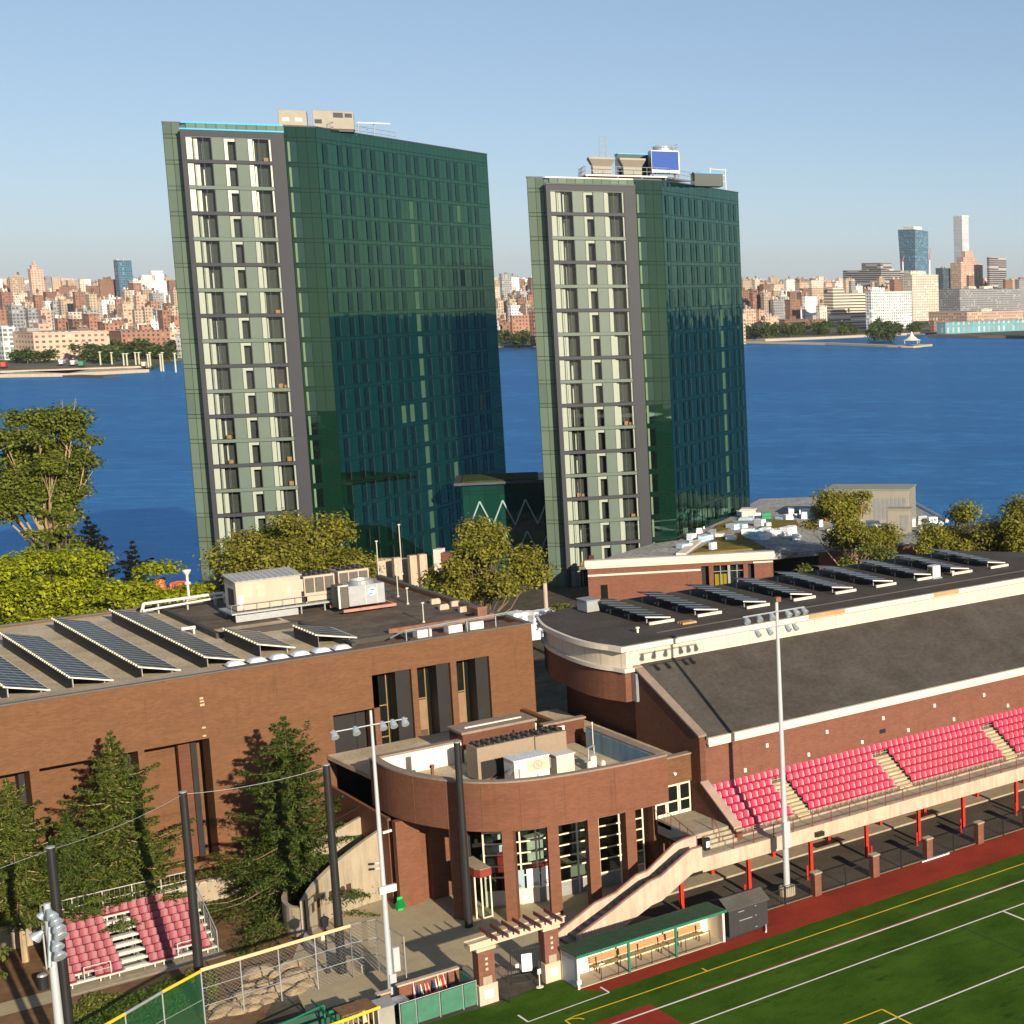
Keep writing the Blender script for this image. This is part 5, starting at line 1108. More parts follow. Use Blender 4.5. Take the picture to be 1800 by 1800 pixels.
b = MB(); b.obox((43.74, 101.0, 8.85), (-.35, -.1, -.25), (0, .4, 0), (0, 0, .05)); b.box(44.0, 100.87, 7.9, 44.1, 100.899, 8.9); b.box(45.2, 100.87, 7.9, 45.28, 100.899, 8.3); b.box(46.06, 101.0, 8.5, 46.2, 101.9, 9.2); b.build("fittings", STEEL, e)
e = empty("switch_cabinet", (47.3, 101.2, 7.6), "cream cabinet right of the white container on the rotunda deck", "cabinet")
MB().box(46.55, 100.9, 7.65, 47.75, 101.9, 9.15).build("casing", BEIGE if False else M("cream_sheet_metal", (.66, .58, .44), .5, var=.05), e, bevel=.02); MB().box(46.5, 100.85, 9.15, 47.8, 101.95, 9.22).build("lid", WHT, e)
for i, (x, y, h, r, lb) in enumerate(((40.45, 105.5, 1.35, .1, "stubby rust-streaked vent pipe with a cap by the white wall"), (47.1, 104.9, 2.9, .035, "thin white mast in front of the brown chiller bank"), (50.3, 103.4, 2.6, .03, "thin pale mast near the blue wall of the deck"))):
    b = MB(); b.tube((x, y, 7.6), (x, y, 7.6+h), r, k=10); b.lathe((x, y, 7.6+h-.12), [(r*1.6, 0), (r*1.6, .15), (r, .2)], 10); b.lathe((x, y, 7.6), [(r*2, 0), (r, .15)], 10); tag(b.build("vent_pipe", RUST if i == 0 else WHT), lb, "vent pipe")
e = empty("pipework", (49.4, 102, 7.6), "tangle of silver pipes and small tanks at the right of the rotunda deck", "pipework")
b = MB(); b.path([(48.6, 101.2, 8.3), (49.0, 101.5, 8.3), (49.0, 101.5, 9.1), (49.6, 101.9, 9.1), (49.6, 101.9, 7.7)], .06); b.path([(48.3, 100.4, 7.85), (51.0, 99.0, 7.85)], .07); b.path([(48.3, 100.1, 7.8), (50.8, 98.7, 7.8)], .05); b.build("pipe_run", GALV, e)
b = MB(); b.lathe((48.9, 101.2, 7.7), [(.18, 0), (.18, .5), (.05, .6)], 10); b.lathe((49.7, 100.9, 7.7), [(.16, 0), (.16, .45), (.05, .55)], 10); b.box(49.1, 101.4, 7.65, 49.5, 101.8, 8.5); b.build("tank", WHT, e)
# ================================================================ arena roof things
for i, x in enumerate((58.15, 62.1, 66.3, 70.5, 74.4, 78.4, 82.6, 86.5, 90.6)):
    od = ["first", "second", "third", "fourth", "fifth", "sixth", "seventh", "eighth", "ninth"][i]
    e = empty("solar_table", (x+.8, 114.5, 14.68), "%s dark solar table from the left on the arena roof" % od, "solar array", "solar tables on the arena roof")
    y0, y1 = 110.3, 119.0; z0, z1 = 15.0, 15.5; xw = 2.0
    s = MB(); s.obox((x, y0, z1-.2), (xw, 0, -.3), (0, y1-y0, .2), (0, 0, .05)); s.build("panels", SOLM2 if False else SOLM, e)
    f = MB(); f.obox((x, y0-.05, z1-.22), (xw, 0, -.3), (0, .045, 0), (0, 0, .09)); f.build("frame", WHT, e)
    g = MB(); g.box(x+.2, y0-.25, 14.72, x+xw+.2, y0-.08, 14.92); g.build("front_ballast", WHTP, e)
    g = MB(); [g.box(xx, yy, 14.69, xx+.07, yy+.07, z) for xx, z in ((x+.25, 15.08), (x+xw-.2, 14.85)) for yy in (y0+.3, y0+3, y0+5.8, y1-.4)]; g.build("leg", GALV, e)
    g = MB(); [g.box(x+.1, yy, 14.9, x+xw-.1, yy+.15, 15.1) for yy in (y0+3.2, y0+6)]; g.build("ballast_tray", M("ballast", (.12, .12, .12), .8), e)
e = empty("roof_condenser", (87.5, 108.4, 14.68), "small white condenser unit between the last solar tables on the arena roof", "condenser"); p = G(1642, 1016, 14.68)
e.location = (p.x, p.y, 14.68); MB().box(-.4, -.4, .1, .4, .4, 1.1).build("casing", WHT, e, loc=(0,0,0), world=False, bevel=.03); MB().box(-.5, -.5, 0, .5, .5, .1).build("base", GALV, e, loc=(0,0,0), world=False); MB().box(-.41, -.3, .2, -.401, .3, 1.0).build("grille", GRL, e, loc=(0,0,0), world=False)
for i, (u, v, lb) in enumerate(((1121, 1112, "small vent stub on the curved end of the arena roof"), (1675, 1012, "small valve cluster beside the white condenser on the arena roof"))):
    p = G(u, v, 14.68); b = MB(); b.tube((p.x, p.y, 14.68), (p.x, p.y, 15.0), .08); b.lathe((p.x, p.y, 15.0), [(.15, 0), (.15, .08), (.03, .12)], 10); tag(b.build("roof_vent", WHT), lb, "vent")
e = empty("timber_pallet", (60.6, 109, 14.68), "small pale timber pallet at the foot of the first solar table", "pallet"); b = MB(); [b.box(60.2+.22*k, 108.5, 14.8, 60.36+.22*k, 109.3, 14.84) for k in range(5)]; [b.box(60.15, 108.5+.35*k, 14.69, 61.3, 108.6+.35*k, 14.8) for k in range(3)]; b.build("slats", M("raw_timber", (.42, .25, .10), .8, var=.25), e)
e = empty("corner_unit", (58.5, 119.3, 14.68), "pale blue-grey unit half hidden behind the first solar table", "roof unit"); MB().box(57.3, 117.6, 14.75, 58.3, 119.2, 15.6).build("casing", GALV, e, bevel=.03); MB().box(57.25, 117.55, 15.6, 58.35, 119.25, 15.68).build("lid", STEEL, e)
# ================================================================ plaza and field side
# floodlight poles
LMP = M("lamp_reflector", (.62, .66, .70), .22, metal=.6, var=.1); LMPB = M("lamp_housing", (.36, .42, .47), .4, metal=.3, var=.2)
def lampbits(e, pos, aim, r=.26, hood=True):
    p = Vector(pos); a = Vector(aim).normalized(); h = MB()
    h.lathe(p - a*.18, [(.10, -.12), (.14, 0), (r*.9, .22), (r, .34), (r*.96, .36)], 14, axis=a); o = h.build("lamp", LMPB, e, smooth=False)
    g = MB(); g.lathe(p + a*.12, [(r*.93, 0), (r*.8, .055), (.02, .075)], 14, axis=a); g.build("lens", LMP, o)
def pole(name, x, y, zb, h, r0, r1, mat, label, cat, group, cap=True):
    e = empty(name, (x, y, zb), label, cat, group)
    b = MB(); n = 5
    for i in range(n): b.tube((x, y, zb+h*i/n), (x, y, zb+h*(i+1)/n), r0+(r1-r0)*i/n, r0+(r1-r0)*(i+1)/n, k=14, caps=(i in (0, n-1)))
    b.build("pole", mat, e, smooth=False); return e
PG = M("pale_pole_paint", (.50, .53, .56), .4, metal=.25, var=.05)
e = pole("floodlight_pole", 56.35, 89.75, 0, 19.8, .21, .10, PG, "tall pale steel floodlight pole with ten lamps standing in front of the grandstand", "floodlight", None)
MB().lathe((56.35, 89.75, 0), [(.55, 0), (.55, .55), (.45, .6)], 18).build("footing", CONC, e)
b = MB(); b.tube((53.8, 89.6, 18.95), (58.3, 89.6, 18.95), .05); b.tube((54.4, 89.6, 18.0), (57.7, 89.6, 18.0), .04); b.build("crossarm", GALV, e)
for x in (54.0, 54.9, 55.8, 57.0, 57.6, 58.2): lampbits(e, (x, 89.45, 18.72), (.1 if x > 56 else -.25, -1, -.75), .21)
for x in (54.75, 55.6, 56.95, 57.5): lampbits(e, (x, 89.45, 17.75), (.1, -1, -.75), .19)
MB().box(56.35-.22, 89.48, 3.2, 56.35+.25, 89.75, 5.0).build("control_box", PG, e, bevel=.02)
MB().box(56.25, 89.6, 19.55, 56.6, 89.9, 19.85).build("top_bracket", RUST, e)
e = pole("floodlight_pole", 32.35, 92.3, 0, 16.65, .17, .07, PG, "pale steel floodlight pole with five lamps in front of the rotunda", "floodlight", None)
b = MB(); b.tube((30.2, 92.2, 15.85), (34.2, 92.2, 15.85), .04); b.build("crossarm", GALV, e)
for x in (30.35, 31.45, 32.85, 33.4, 34.0): lampbits(e, (x, 92.05, 15.7), (-.1, -1, -.8), .2)
MB().box(32.5, 92.0, 1.6, 32.85, 92.3, 3.0).build("control_box", PG, e, bevel=.02); MB().box(32.25, 92.05, .2, 32.6, 92.2, 1.5).build("conduit_box", PG, e)
MB().obox((32.5, 92.2, 9.6), (.45, -.05, .05), (0, .15, 0), (0, 0, .12)).build("camera_bracket", WHT, e); MB().box(32.0, 91.9, 6.3, 32.9, 92.1, 6.7).build("lamp_box", WHT, e)
p3 = AD(82, 1588, 78); e = pole("floodlight_pole", p3.x, p3.y, 0, p3.z, .23, .14, PG, "pale steel floodlight pole at lower left with a column of big blue-grey lamps", "floodlight", None)
rv = Vector((cy_, -sy_, 0)); fv_ = Vector((sy_, cy_, 0))
for (u, v, r, ax) in ((90, 1608, .26, 1), (97, 1618, .28, 1), (102, 1630, .3, 1), (105, 1642, .3, 1), (66, 1645, .3, -1), (100, 1662, .28, 1), (104, 1678, .3, 1), (76, 1608, .22, -1)):
    q = AD(u, v, 77.6 if ax > 0 else 78.4); lampbits(e, q, rv*ax*.8 - fv_*.45 + Vector((0, 0, -.75)), r)
b = MB(); b.path([p3+Vector((0, 0, -.5))+rv*.1, AD(84, 1700, 78.1)+rv*.1], .09); b.build("lamp_bracket", LMPB, e)
# black net posts and the net's top cable
posts = [(17.5, 93.2, 12.5, "leftmost tall black net post, right beside the lower-left floodlight pole"), (24.6, 98.3, 12.5, "tall black net post crossing the small red bleacher"), (31.75, 98.0, 12.5, "tall black net post between the spruce and the curved concrete wall"), (39.72, 99.5, 11.85, "tall black net post standing in front of the rotunda")]
for x, y, h, lb in posts:
    e = pole("net_post", x, y, 0, h, .25, .19, DKM, lb, "net post", "black net posts")
    MB().lathe((x, y, h), [(.2, 0), (.2, .05), (.05, .08)], 12).build("cap", GALV, e)
b = MB(); P = [(-10, 80, 12.5)] + [(x, y, h-.1) for x, y, h, _ in posts[:3]]
for a, c in zip(P, P[1:]):
    A_, C_ = Vector(a), Vector(c); prev = A_
    for k in range(1, 9):
        t = k/8; q = A_.lerp(C_, t); q.z -= .5*4*t*(1-t)*.5; b.tube(prev, q, .014, k=4, caps=False); prev = q
tag(b.build("net_cable", GALV), "thin steel cable strung between the tops of the black net posts", "cable")
# small bleacher
bl = empty("bleacher", (24, 109, 0), "small aluminium bleacher with rows of faded red seats and a centre aisle", "bleacher")
ALU = M("aluminium", (.62, .60, .56), .4, metal=.3, var=.1); PINK2 = M("faded_red_seat_plastic", (.25, .052, .072), .5, var=.14, vs=.7)
BX0, BX1, BY0 = 20.1, 27.75, 106.7; NR = 8; bd, bz = .54, .31
for r in range(NR):
    y = BY0 + r*bd; z = .35+bz*r; b = MB()
    b.box(BX0, y, z, BX1, y+.28, z+.04)
    b.box(BX0, y+.29, z-.14, BX1, y+bd-.03, z-.10); b.box(BX0, y-.03, z-.08, BX1, y-.003, z+.03); b.build("bench_row", ALU, bl)
b = MB()
for x in (BX0+.1, 22.0, 24.0, 26.0, BX1-.1):
    b.tube((x, BY0+.2, 0), (x, BY0+.2, .33), .03, k=5); b.tube((x, BY0+NR*bd, 0), (x, BY0+NR*bd, .35+bz*NR), .03, k=5); b.tube((x, BY0+.1, .1), (x, BY0+NR*bd, .35+bz*NR-.2), .03, k=5); b.tube((x, BY0+NR*bd*.5, 0), (x, BY0+NR*bd*.5, .35+bz*NR*.5), .03, k=5)
b.build("understructure", GALV, bl)
for k in range(NR-1):
    y = BY0+k*bd; z = .35+bz*k; b = MB(); b.box(23.0, y+.28, z-.09, 24.15, y+.54, z+.06); b.box(23.0, y-.02, z+.045, 24.15, y+.26, z+.10); b.build("aisle_step", ALU, bl)
b = MB(); yb = BY0+NR*bd+.1
for z in (2.9, 3.35, 3.9): b.tube((BX0, yb, z), (BX1, yb, z), .03, k=6)
for k in range(6): x = BX0+(BX1-BX0)*k/5; b.tube((x, yb, 0), (x, yb, 3.9), .03, k=6)
for k in range(30): x = BX0+(BX1-BX0)*k/29; b.tube((x, yb, 2.8), (x, yb, 3.9), .006, k=3, caps=False)
b.build("back_rail", ALU, bl)
for x, nm in ((BX1+.03, "side_rail"), (BX0-.03, "side_rail")):
    b = MB(); b.path([(x, BY0-.1, 1.35), (x, yb, 3.9)], .03); b.path([(x, BY0-.1, .9), (x, yb, 3.4)], .02)
    for k in range(5): t = k/4; b.tube((x, BY0-.1+(yb-BY0+.1)*t, 0), (x, BY0-.1+(yb-BY0+.1)*t, 1.35+2.55*t), .03, k=6)
    for k in range(26): t = k/25; b.tube((x, BY0-.1+(yb-BY0+.1)*t, .3+2.4*t), (x, BY0-.1+(yb-BY0+.1)*t, 1.35+2.55*t), .007, k=3, caps=False)
    b.build(nm, GALV, bl)
b = MB(); b.path([(21.0, BY0-.05, .4), (21.0, BY0-.05, 1.15), (22.3, BY0-.05, 1.15), (22.3, BY0-.05, .4)], .03); b.path([(21, BY0-.05, .8), (22.3, BY0-.05, .8)], .02); b.path([(25.7, BY0-.05, .4), (25.7, BY0-.05, 1.15), (26.9, BY0-.05, 1.15), (26.9, BY0-.05, .4)], .03); b.build("front_rail", ALU, bl)
SEAT2 = seat_mesh("seat", [PINK2, ALU]); cnt = 0
SEAT2.transform(Matrix.Translation((0, 0, -.33)))
for r in range(NR):
    x = BX0+.3
    while x < BX1-.1:
        skip = (r < NR-1 and 22.75 < x < 24.4) or (r == 0 and (20.7 < x < 21.75 or 25.7 < x < 26.7)) or cnt >= 100
        if r < NR-1 and 22.75 < x < 24.4: x = 24.5; continue
        if not skip: put("seat", SEAT2, bl, (x, BY0+r*bd+.05, .39+bz*r)); cnt += 1
        x += .46
b = MB(); b.prism([(20.0, 105.9), (28.0, 105.9), (28.0, 111.6), (20.0, 111.6)], -.01, .03); tag(b.build("bleacher_pad", CONC), kind="structure")
# backstop fence with padded orange rail
YEL = M("yellow_rail_pad", (.90, .48, .02), .45, var=.06); ORG = M("pale_orange_rail_pad", (.95, .55, .26), .45, var=.05)
fc = empty("backstop_fence", (28, 95, 0), "tall grey chain-link fence with a thick pale orange top rail", "fence")
fpts = [(24.15, 96.2, 3.15), (31.95, 96.8, 3.15)]
b = MB(); b.tube((24.15, 96.2, 3.15), (31.95, 96.8, 3.15), .10, k=10); b.build("top_pad", ORG, fc)
def links(b, p, q, z0, z1, s=.22, r=.0035):
    p, q = Vector(p), Vector(q); L = (q-p).length; d = (q-p)/L; Hh = z1-z0; n = int((L+Hh)/s)
    for k in range(n):
        t = k*s - Hh
        for sg in (0, 1):
            a0, a1 = t, t+Hh
            za, zb = z0, z1
            if a0 < 0: za = z0-a0; a0 = 0
            if a1 > L: zb = z1-(a1-L); a1 = L
            if a1 <= a0: continue
            A_ = p+d*a0; B_ = p+d*a1
            if sg: za, zb = z0+z1-za, z0+z1-zb
            b.tube((A_.x, A_.y, za), (B_.x, B_.y, zb), r, k=3, caps=False)
seg = [((24.15, 96.2), (31.95, 96.8)), ((31.95, 96.8), (33.3, 96.6)), ((33.3, 96.6), (33.4, 92.8))]
for (a, c) in seg:
    b = MB(); L = (Vector(c)-Vector(a)).length; n = max(1, round(L/2.0))
    for k in range(n+1):
        q = Vector(a).lerp(Vector(c), k/n); b.tube((q.x, q.y, 0), (q.x, q.y, 3.2), .035, k=6)
    for z in (1.1, 2.1) + ((3.2,) if a[0] > 30 else ()): b.tube((*a, z), (*c, z), .025, k=6)
    b.build("post_and_rail", GALV, fc)
    b = MB(); links(b, a, c, .05, 3.15); b.build("chain_link", GALV, fc)
fd = empty("outfield_fence", (22, 97, 0), "chain-link fence with green windscreen and yellow top rail running to the lower left", "fence")
GNET = bpy.data.materials.new("green_windscreen"); GNET.use_nodes = True; nt = GNET.node_tree; nt.nodes.clear(); o_ = nt.nodes.new("ShaderNodeOutputMaterial"); mx_ = nt.nodes.new("ShaderNodeMixShader"); mx_.inputs[0].default_value = .34
t_ = nt.nodes.new("ShaderNodeBsdfTransparent"); t_.inputs[0].default_value = (.55, .85, .6, 1); d_ = nt.nodes.new("ShaderNodeBsdfDiffuse"); d_.inputs[0].default_value = (.035, .13, .065, 1)
nt.links.new(t_.outputs[0], mx_.inputs[1]); nt.links.new(d_.outputs[0], mx_.inputs[2]); nt.links.new(mx_.outputs[0], o_.inputs[0])
fl = [(24.15, 96.2, 3.1), (22.0, 95.0, 3.0), (20.0, 93.7, 2.9), (17.6, 92.2, 2.8), (14, 90, 2.8)]
for i, (a, c) in enumerate(zip(fl, fl[1:])):
    b = MB(); b.face([(a[0], a[1], .1), (c[0], c[1], .1), (c[0], c[1], c[2]-.1), (a[0], a[1], a[2]-.1)]); b.build("windscreen", GNET, fd)
    b = MB(); b.tube((a[0], a[1], 0), (a[0], a[1], a[2]), .04, k=6); b.tube((a[0], a[1], 1.5), (c[0], c[1], 1.45), .02, k=5); b.build("post", GALV, fd)
    b = MB(); b.tube(a, c, .085, k=8); b.build("top_pad", YEL, fd) if i != 1 else b.build("top_rail", GALV, fd)
# lantern
e = pole("lantern", 31.2, 98.6, 0, 2.75, .06, .045, DKM, "black post lantern with a white sign in front of the curved concrete wall", "street lamp", None)
b = MB(); b.lathe((31.2, 98.6, 2.75), [(.05, 0), (.12, .05), (.2, .12), (.24, .5), (.27, .52), (.12, .68), (.03, .72), (.03, .85)], 8); b.build("lamp_head", DKM, e)
b = MB(); b.lathe((31.2, 98.6, 2.9), [(.17, 0), (.215, .3)], 8); b.build("glass", M("lantern_glass", (.6, .52, .4), .3), e)
MB().box(30.95, 98.55, 2.05, 31.13, 98.6, 2.35).build("sign", WHT, e); MB().lathe((31.2, 98.6, 0), [(.14, 0), (.1, .3), (.06, .5)], 8).build("base", DKM, e)
# curved concrete wall with cut letters
cw = empty("curved_wall", (33.5, 107, 0), "curved board-marked concrete retaining wall with cut letter openings left of the rotunda", "wall")
cwp = dens([(32.2, 104.95), (32.75, 105.75), (33.5, 106.6), (34.5, 107.3), (35.5, 107.7), (36.6, 108.0), (37.95, 108.2)], 4)
ht = lambda x: 2.35 + .55*min(1, (x-32.2)/1.6) + max(0, x-33.8)*.42
b = MB(); inr = offs(cwp, .28)
for i in range(len(cwp)-1):
    a, c, d_, e_ = cwp[i], cwp[i+1], inr[i+1], inr[i]; b.prism([a, c, d_, e_], 0, [ht(a[0]), ht(c[0]), ht(c[0]), ht(a[0])])
b.build("wall", CONC, cw)
b = MB(); b.tube((32.17, 104.93, 0), (32.17, 104.93, 2.4), .05); b.build("edge_angle", DKM, cw)
HOLE = M("letter_recess", (.06, .03, .02), .9)
letters = [(.06, 'A'), (.13, 'I'), (.185, 'D'), (.24, 'I'), (.30, 'A'), (.365, 'F'), (.47, 'H'), (.60, 'A'), (.665, 'H')]
def onpoly(pts, t):
    Ls = [math.dist(a, c) for a, c in zip(pts, pts[1:])]; s = t*sum(Ls)
    for (a, c), L in zip(zip(pts, pts[1:]), Ls):
        if s <= L: q = Vector(a).lerp(Vector(c), s/L); return q, math.atan2(c[1]-a[1], c[0]-a[0])
        s -= L
    return Vector(pts[-1]), 0
for t, ch in letters:
    q, an = onpoly(cwp, t); b = MB(); w = .34; z = 1.15; hh = .62
    if ch == 'A':
        n = 8; P = [(-w/2, 0), (w/2, 0)] + [(w/2*math.cos(R(180*k/n)), hh-.17+.17*math.sin(R(180*k/n))) for k in range(n+1)]; b.face([(x, -.012, z+y) for x, y in P])
    elif ch == 'H' or ch == 'D': b.face([(-w/2, -.012, z), (w/2, -.012, z), (w/2, -.012, z+hh), (-w/2, -.012, z+hh)])
    elif ch == 'I': b.face([(-w/2, -.012, z), (-w/2+.05, -.012, z), (-w/2+.05, -.012, z+hh), (-w/2, -.012, z+hh)]); b.face([(-w/2+.051, -.012, z+hh-.05), (w/2, -.012, z+hh-.05), (w/2, -.012, z+hh), (-w/2+.051, -.012, z+hh)])
    else: b.face([(-w/2, -.012, z), (-w/2+.06, -.012, z), (-w/2+.06, -.012, z+hh), (-w/2, -.012, z+hh)]); b.face([(-w/2+.061, -.012, z+hh-.06), (w/2, -.012, z+hh-.06), (w/2, -.012, z+hh), (-w/2+.061, -.012, z+hh)]); b.face([(.0, -.012, z+.25), (.07, -.012, z+.25), (.07, -.012, z+hh-.061), (0, -.012, z+hh-.061)])
    b.build("cut_letter", HOLE, cw, loc=(q.x-33.5, q.y-107, 0), rotz=an, world=False)
q0, an = onpoly(cwp, .2); b = MB()
for i, (s, w) in enumerate(((-.85, .42), (-.32, .36), (.12, .08), (.3, .42))):
    b.face([(s, -.012, 2.15+s*.0), (s+w, -.012, 2.15), (s+w, -.012, 2.24), (s, -.012, 2.24)])
b.build("small_lettering", HOLE, cw, loc=(q0.x-33.5+.02, q0.y-107-.03, 0), rotz=an, world=False)
rw = empty("ramp_wall", (30, 104, 0), "low curved concrete kerb wall left of the lettered wall", "wall")
cp = dens([(32.1, 104.9), (31.55, 103.6), (31.4, 102.0), (31.7, 100.2), (32.4, 98.4), (32.5, 97.1)], 4); b = MB(); b.band(cp, offs(cp, .35), 0, .5); b.build("wall", CONC, rw)
ap = dens([(32.2, 105.0), (31.6, 106.0), (31.7, 107.6), (32.4, 109.2), (33.4, 110.6)], 4); b = MB(); b.band(ap, offs(ap, -.25), 0, 1.9); b.build("return_wall", CONC, rw)
ur = empty("upper_ramp_wall", (36, 111, 0), "upper concrete ramp wall in the shade between spruce and rotunda", "wall")
b = MB(); b.prism([(33.6, 110.6), (38.0, 111.6), (38.0, 111.9), (33.5, 110.9)], 0, [3.6, 4.7, 4.7, 3.6]); b.build("wall", CONC, ur); b = MB(); b.path([(33.8, 110.5, 4.4), (38.0, 111.5, 5.5)], .03); b.build("handrail", DKM, ur)
rt = empty("retaining_wall", (20, 116.3, 0), "long low concrete retaining wall behind the small bleacher at the foot of the brick hall", "wall")
b = MB(); b.box(-30, 115.9, 0, 32.5, 116.25, 1.35); b.build("wall", CONC, rt); b = MB(); b.box(-30, 115.84, 1.352, 32.5, 116.3, 1.45); b.build("coping", CONCL, rt)
b = MB(); b.box(-30, 116.26, 0, 37.2, 117.98, 1.0); tag(b.build("planting_terrace", DIRT), kind="structure")
# boulders
STONE = concrete("boulder_stone", (.36, .27, .17), .25)
rnd = random.Random(8)
spots = [(28.3, 101.5, .9, .45), (29.7, 99.2, 1.0, .5), (26.9, 98.9, .55, .3), (26.5, 98.2, .5, .3), (27.4, 98.4, .6, .3), (26.9, 97.5, .6, .35), (25.6, 97.4, .7, .35), (27.7, 97.4, .55, .3), (28.4, 98.1, .6, .35), (25.9, 96.7, .5, .28), (26.6, 96.6, .45, .25), (27.4, 96.9, .4, .25), (28.9, 97.1, .5, .3), (29.7, 97.7, .55, .3), (25.3, 98.3, .45, .25), (24.9, 96.9, .4, .2), (28.1, 99.6, .4, .25), (29.1, 100.4, .45, .3), (30.0, 101.2, .6, .35), (27.3, 99.9, .35, .2)]
for i, (x, y, s, h) in enumerate(spots):
    b = MB(); n = 9; rings = 4; pts = []
    base = [(1+rnd.uniform(-.25, .25)) for _ in range(n)]
    for r in range(rings):
        zz = h*r/(rings-1); sc_ = [1.0, .98, .78, .38][r]
        for k in range(n):
            a = 2*math.pi*k/n; rr = s*base[k]*sc_*(1+rnd.uniform(-.06, .06)); b.v.append((x+rr*math.cos(a)*1.15, y+rr*math.sin(a)*.85, zz+rnd.uniform(-.04, .04)*(r > 0)))
    for r in range(rings-1):
        for k in range(n): k2 = (k+1) % n; b.f.append((r*n+k, r*n+k2, (r+1)*n+k2, (r+1)*n+k)); b.m.append(0)
    b.f.append(tuple((rings-1)*n+k for k in range(n))); b.m.append(0); b.f.append(tuple(range(n))[::-1]); b.m.append(0)
    lb = "largest flat tan boulder behind the chain-link fence" if i == 1 else "big tan boulder at the far end of the rock bed" if i == 0 else "tan boulder of the rock bed behind the chain-link fence"
    tag(b.build("boulder", STONE, bevel=.03), lb, "boulder", "boulders in the planting bed")
# low brick dugout wall, bats, green padded fence
e = empty("brick_dugout_wall", (34, 91, 0), "low brick wall with stone coping behind the leaning bats", "wall"); MB().box(32.3, 90.95, 0, 35.75, 91.2, 1.15).build("brickwork", BR3, e); MB().box(32.2, 90.9, 1.152, 35.8, 91.25, 1.25).build("coping", CONCL, e)
e = empty("brick_stub_wall", (31.5, 91.1, 0), "short brick stub wall with stone coping left of the pale control boxes", "wall"); MB().box(31.2, 91.0, 0, 31.85, 91.3, .95).build("brickwork", BR3, e); MB().box(31.15, 90.95, .952, 31.9, 91.35, 1.05).build("coping", CONCL, e)
GP = M("green_fence_padding", (.045, .16, .10), .75, var=.2, vs=2); gp = empty("padded_fence", (33.5, 88, 0), "green padded field fence in front of the bats, ending at the gate pillar", "fence")
xs = [31.2, 32.05, 33.3, 34.55, 35.3]
for a, c in zip(xs, xs[1:]): MB().box(a+.05, 87.93, .1, c-.05, 87.99, 1.42).build("padding_panel", GP, gp)
for x in xs: b = MB(); b.tube((x, 87.98, 0), (x, 87.98, 1.5), .03, k=6); b.build("post", GALV, gp)
b = MB(); b.obox((35.25, 88.0, .1), (.0, 2.1, 0), (.06, 0, 0), (0, 0, 1.3)); b.build("padding_panel", GP, gp); b = MB(); b.tube((31.2, 87.98, 1.46), (35.3, 87.98, 1.46), .02, k=5); b.build("rail", GALV, gp)
cols = [((.8, .45, .5), "pink"), ((.75, .55, .35), "tan"), ((.7, .68, .6), "pale grey"), ((.02, .02, .02), "black"), ((.6, .03, .02), "red"), ((.75, .6, .4), "wooden"), ((.03, .05, .2), "navy")]
for k in range(16):
    cl, nm = cols[(k*3) % len(cols)]; x = 33.0+.125*k+rnd.uniform(-.03, .03); h = rnd.uniform(.75, 1.15); lean = rnd.uniform(-.08, .08)
    b = MB(); b.tube((x, 90.55, 0.1), (x+lean*.5, 90.7, .1+h*.45), .045, .06, k=7); b.tube((x+lean*.5, 90.7, .1+h*.45), (x+lean, 90.9, .1+h), .06, .018, k=7); b.tube((x+lean, 90.9, .1+h), (x+lean, 90.91, .12+h), .03, k=7)
    tag(b.build("bat", M("bat_"+nm, cl, .5)), "%s bat leaning with others against the low brick wall" % nm, "bat", "bats leaning on the brick wall")
for k, (x, cl, nm) in enumerate(((34.0, (.55, .02, .015), "red"), (34.55, (.5, .015, .01), "deep red"), (33.3, (.02, .03, .1), "navy"), (35.0, (.02, .12, .4), "blue"))):
    b = MB(); b.lathe((x, 90.35, .02), [(.2, 0), (.24, .12), (.22, .35), (.12, .5), (.03, .55)], 10); b.tube((x-.1, 90.2, .4), (x+.1, 90.2, .4), .02, k=5); b.tube((x-.1, 90.2, .1), (x-.1, 90.18, .42), .025, k=5)
    tag(b.build("equipment_bag", M("bag_"+nm, cl, .8)), "%s equipment bag standing among the bats" % nm, "bag", "bags among the bats")
# foreground left: green batting shelter edge, control boxes, yellow rail
e = empty("control_kiosk", (30.9, 89.2, 0), "grey metal control kiosk with a sloped top beside the green fence", "kiosk"); b = MB(); b.box(30.35, 88.6, 0, 31.15, 89.4, 1.25); b.build("cabinet", M("kiosk_grey", (.30, .29, .25), .6), e)
b = MB(); b.prism([(30.3, 88.5), (31.2, 88.5), (31.2, 89.45), (30.3, 89.45)], 1.252, [1.3, 1.3, 1.5, 1.5]); b.build("sloped_top", STEEL, e)
e = empty("dark_storage_box", (31.7, 90.2, 0), "black storage box with a pale edge behind the kiosk", "box"); MB().box(31.25, 89.7, 0, 32.3, 90.6, .75).build("box", DKM, e, bevel=.02); MB().box(31.2, 89.65, .75, 32.35, 90.65, .8).build("lid", GALV, e)
for k, x in enumerate((30.25, 30.65)):
    b = MB(); b.tube((x, 90.4, 0), (x-.06+.1*k, 90.45, 1.0), .11, .07, k=8); b.lathe((x-.06+.1*k, 90.45, 1.0), [(.08, 0), (.05, .05), (.0, .07)], 8); b.box(x-.1, 90.3, 0, x+.1, 90.5, .04)
    tag(b.build("bollard_cover", YEL if k else ORG), "%s padded marker standing behind the yellow rail" % ("yellow" if k else "orange-pink"), "marker", "padded markers behind the yellow rail")
bc = empty("batting_bay", (27, 88.5, 0), "dark green timber batting bay with a yellow padded front rail at the bottom edge", "shelter")
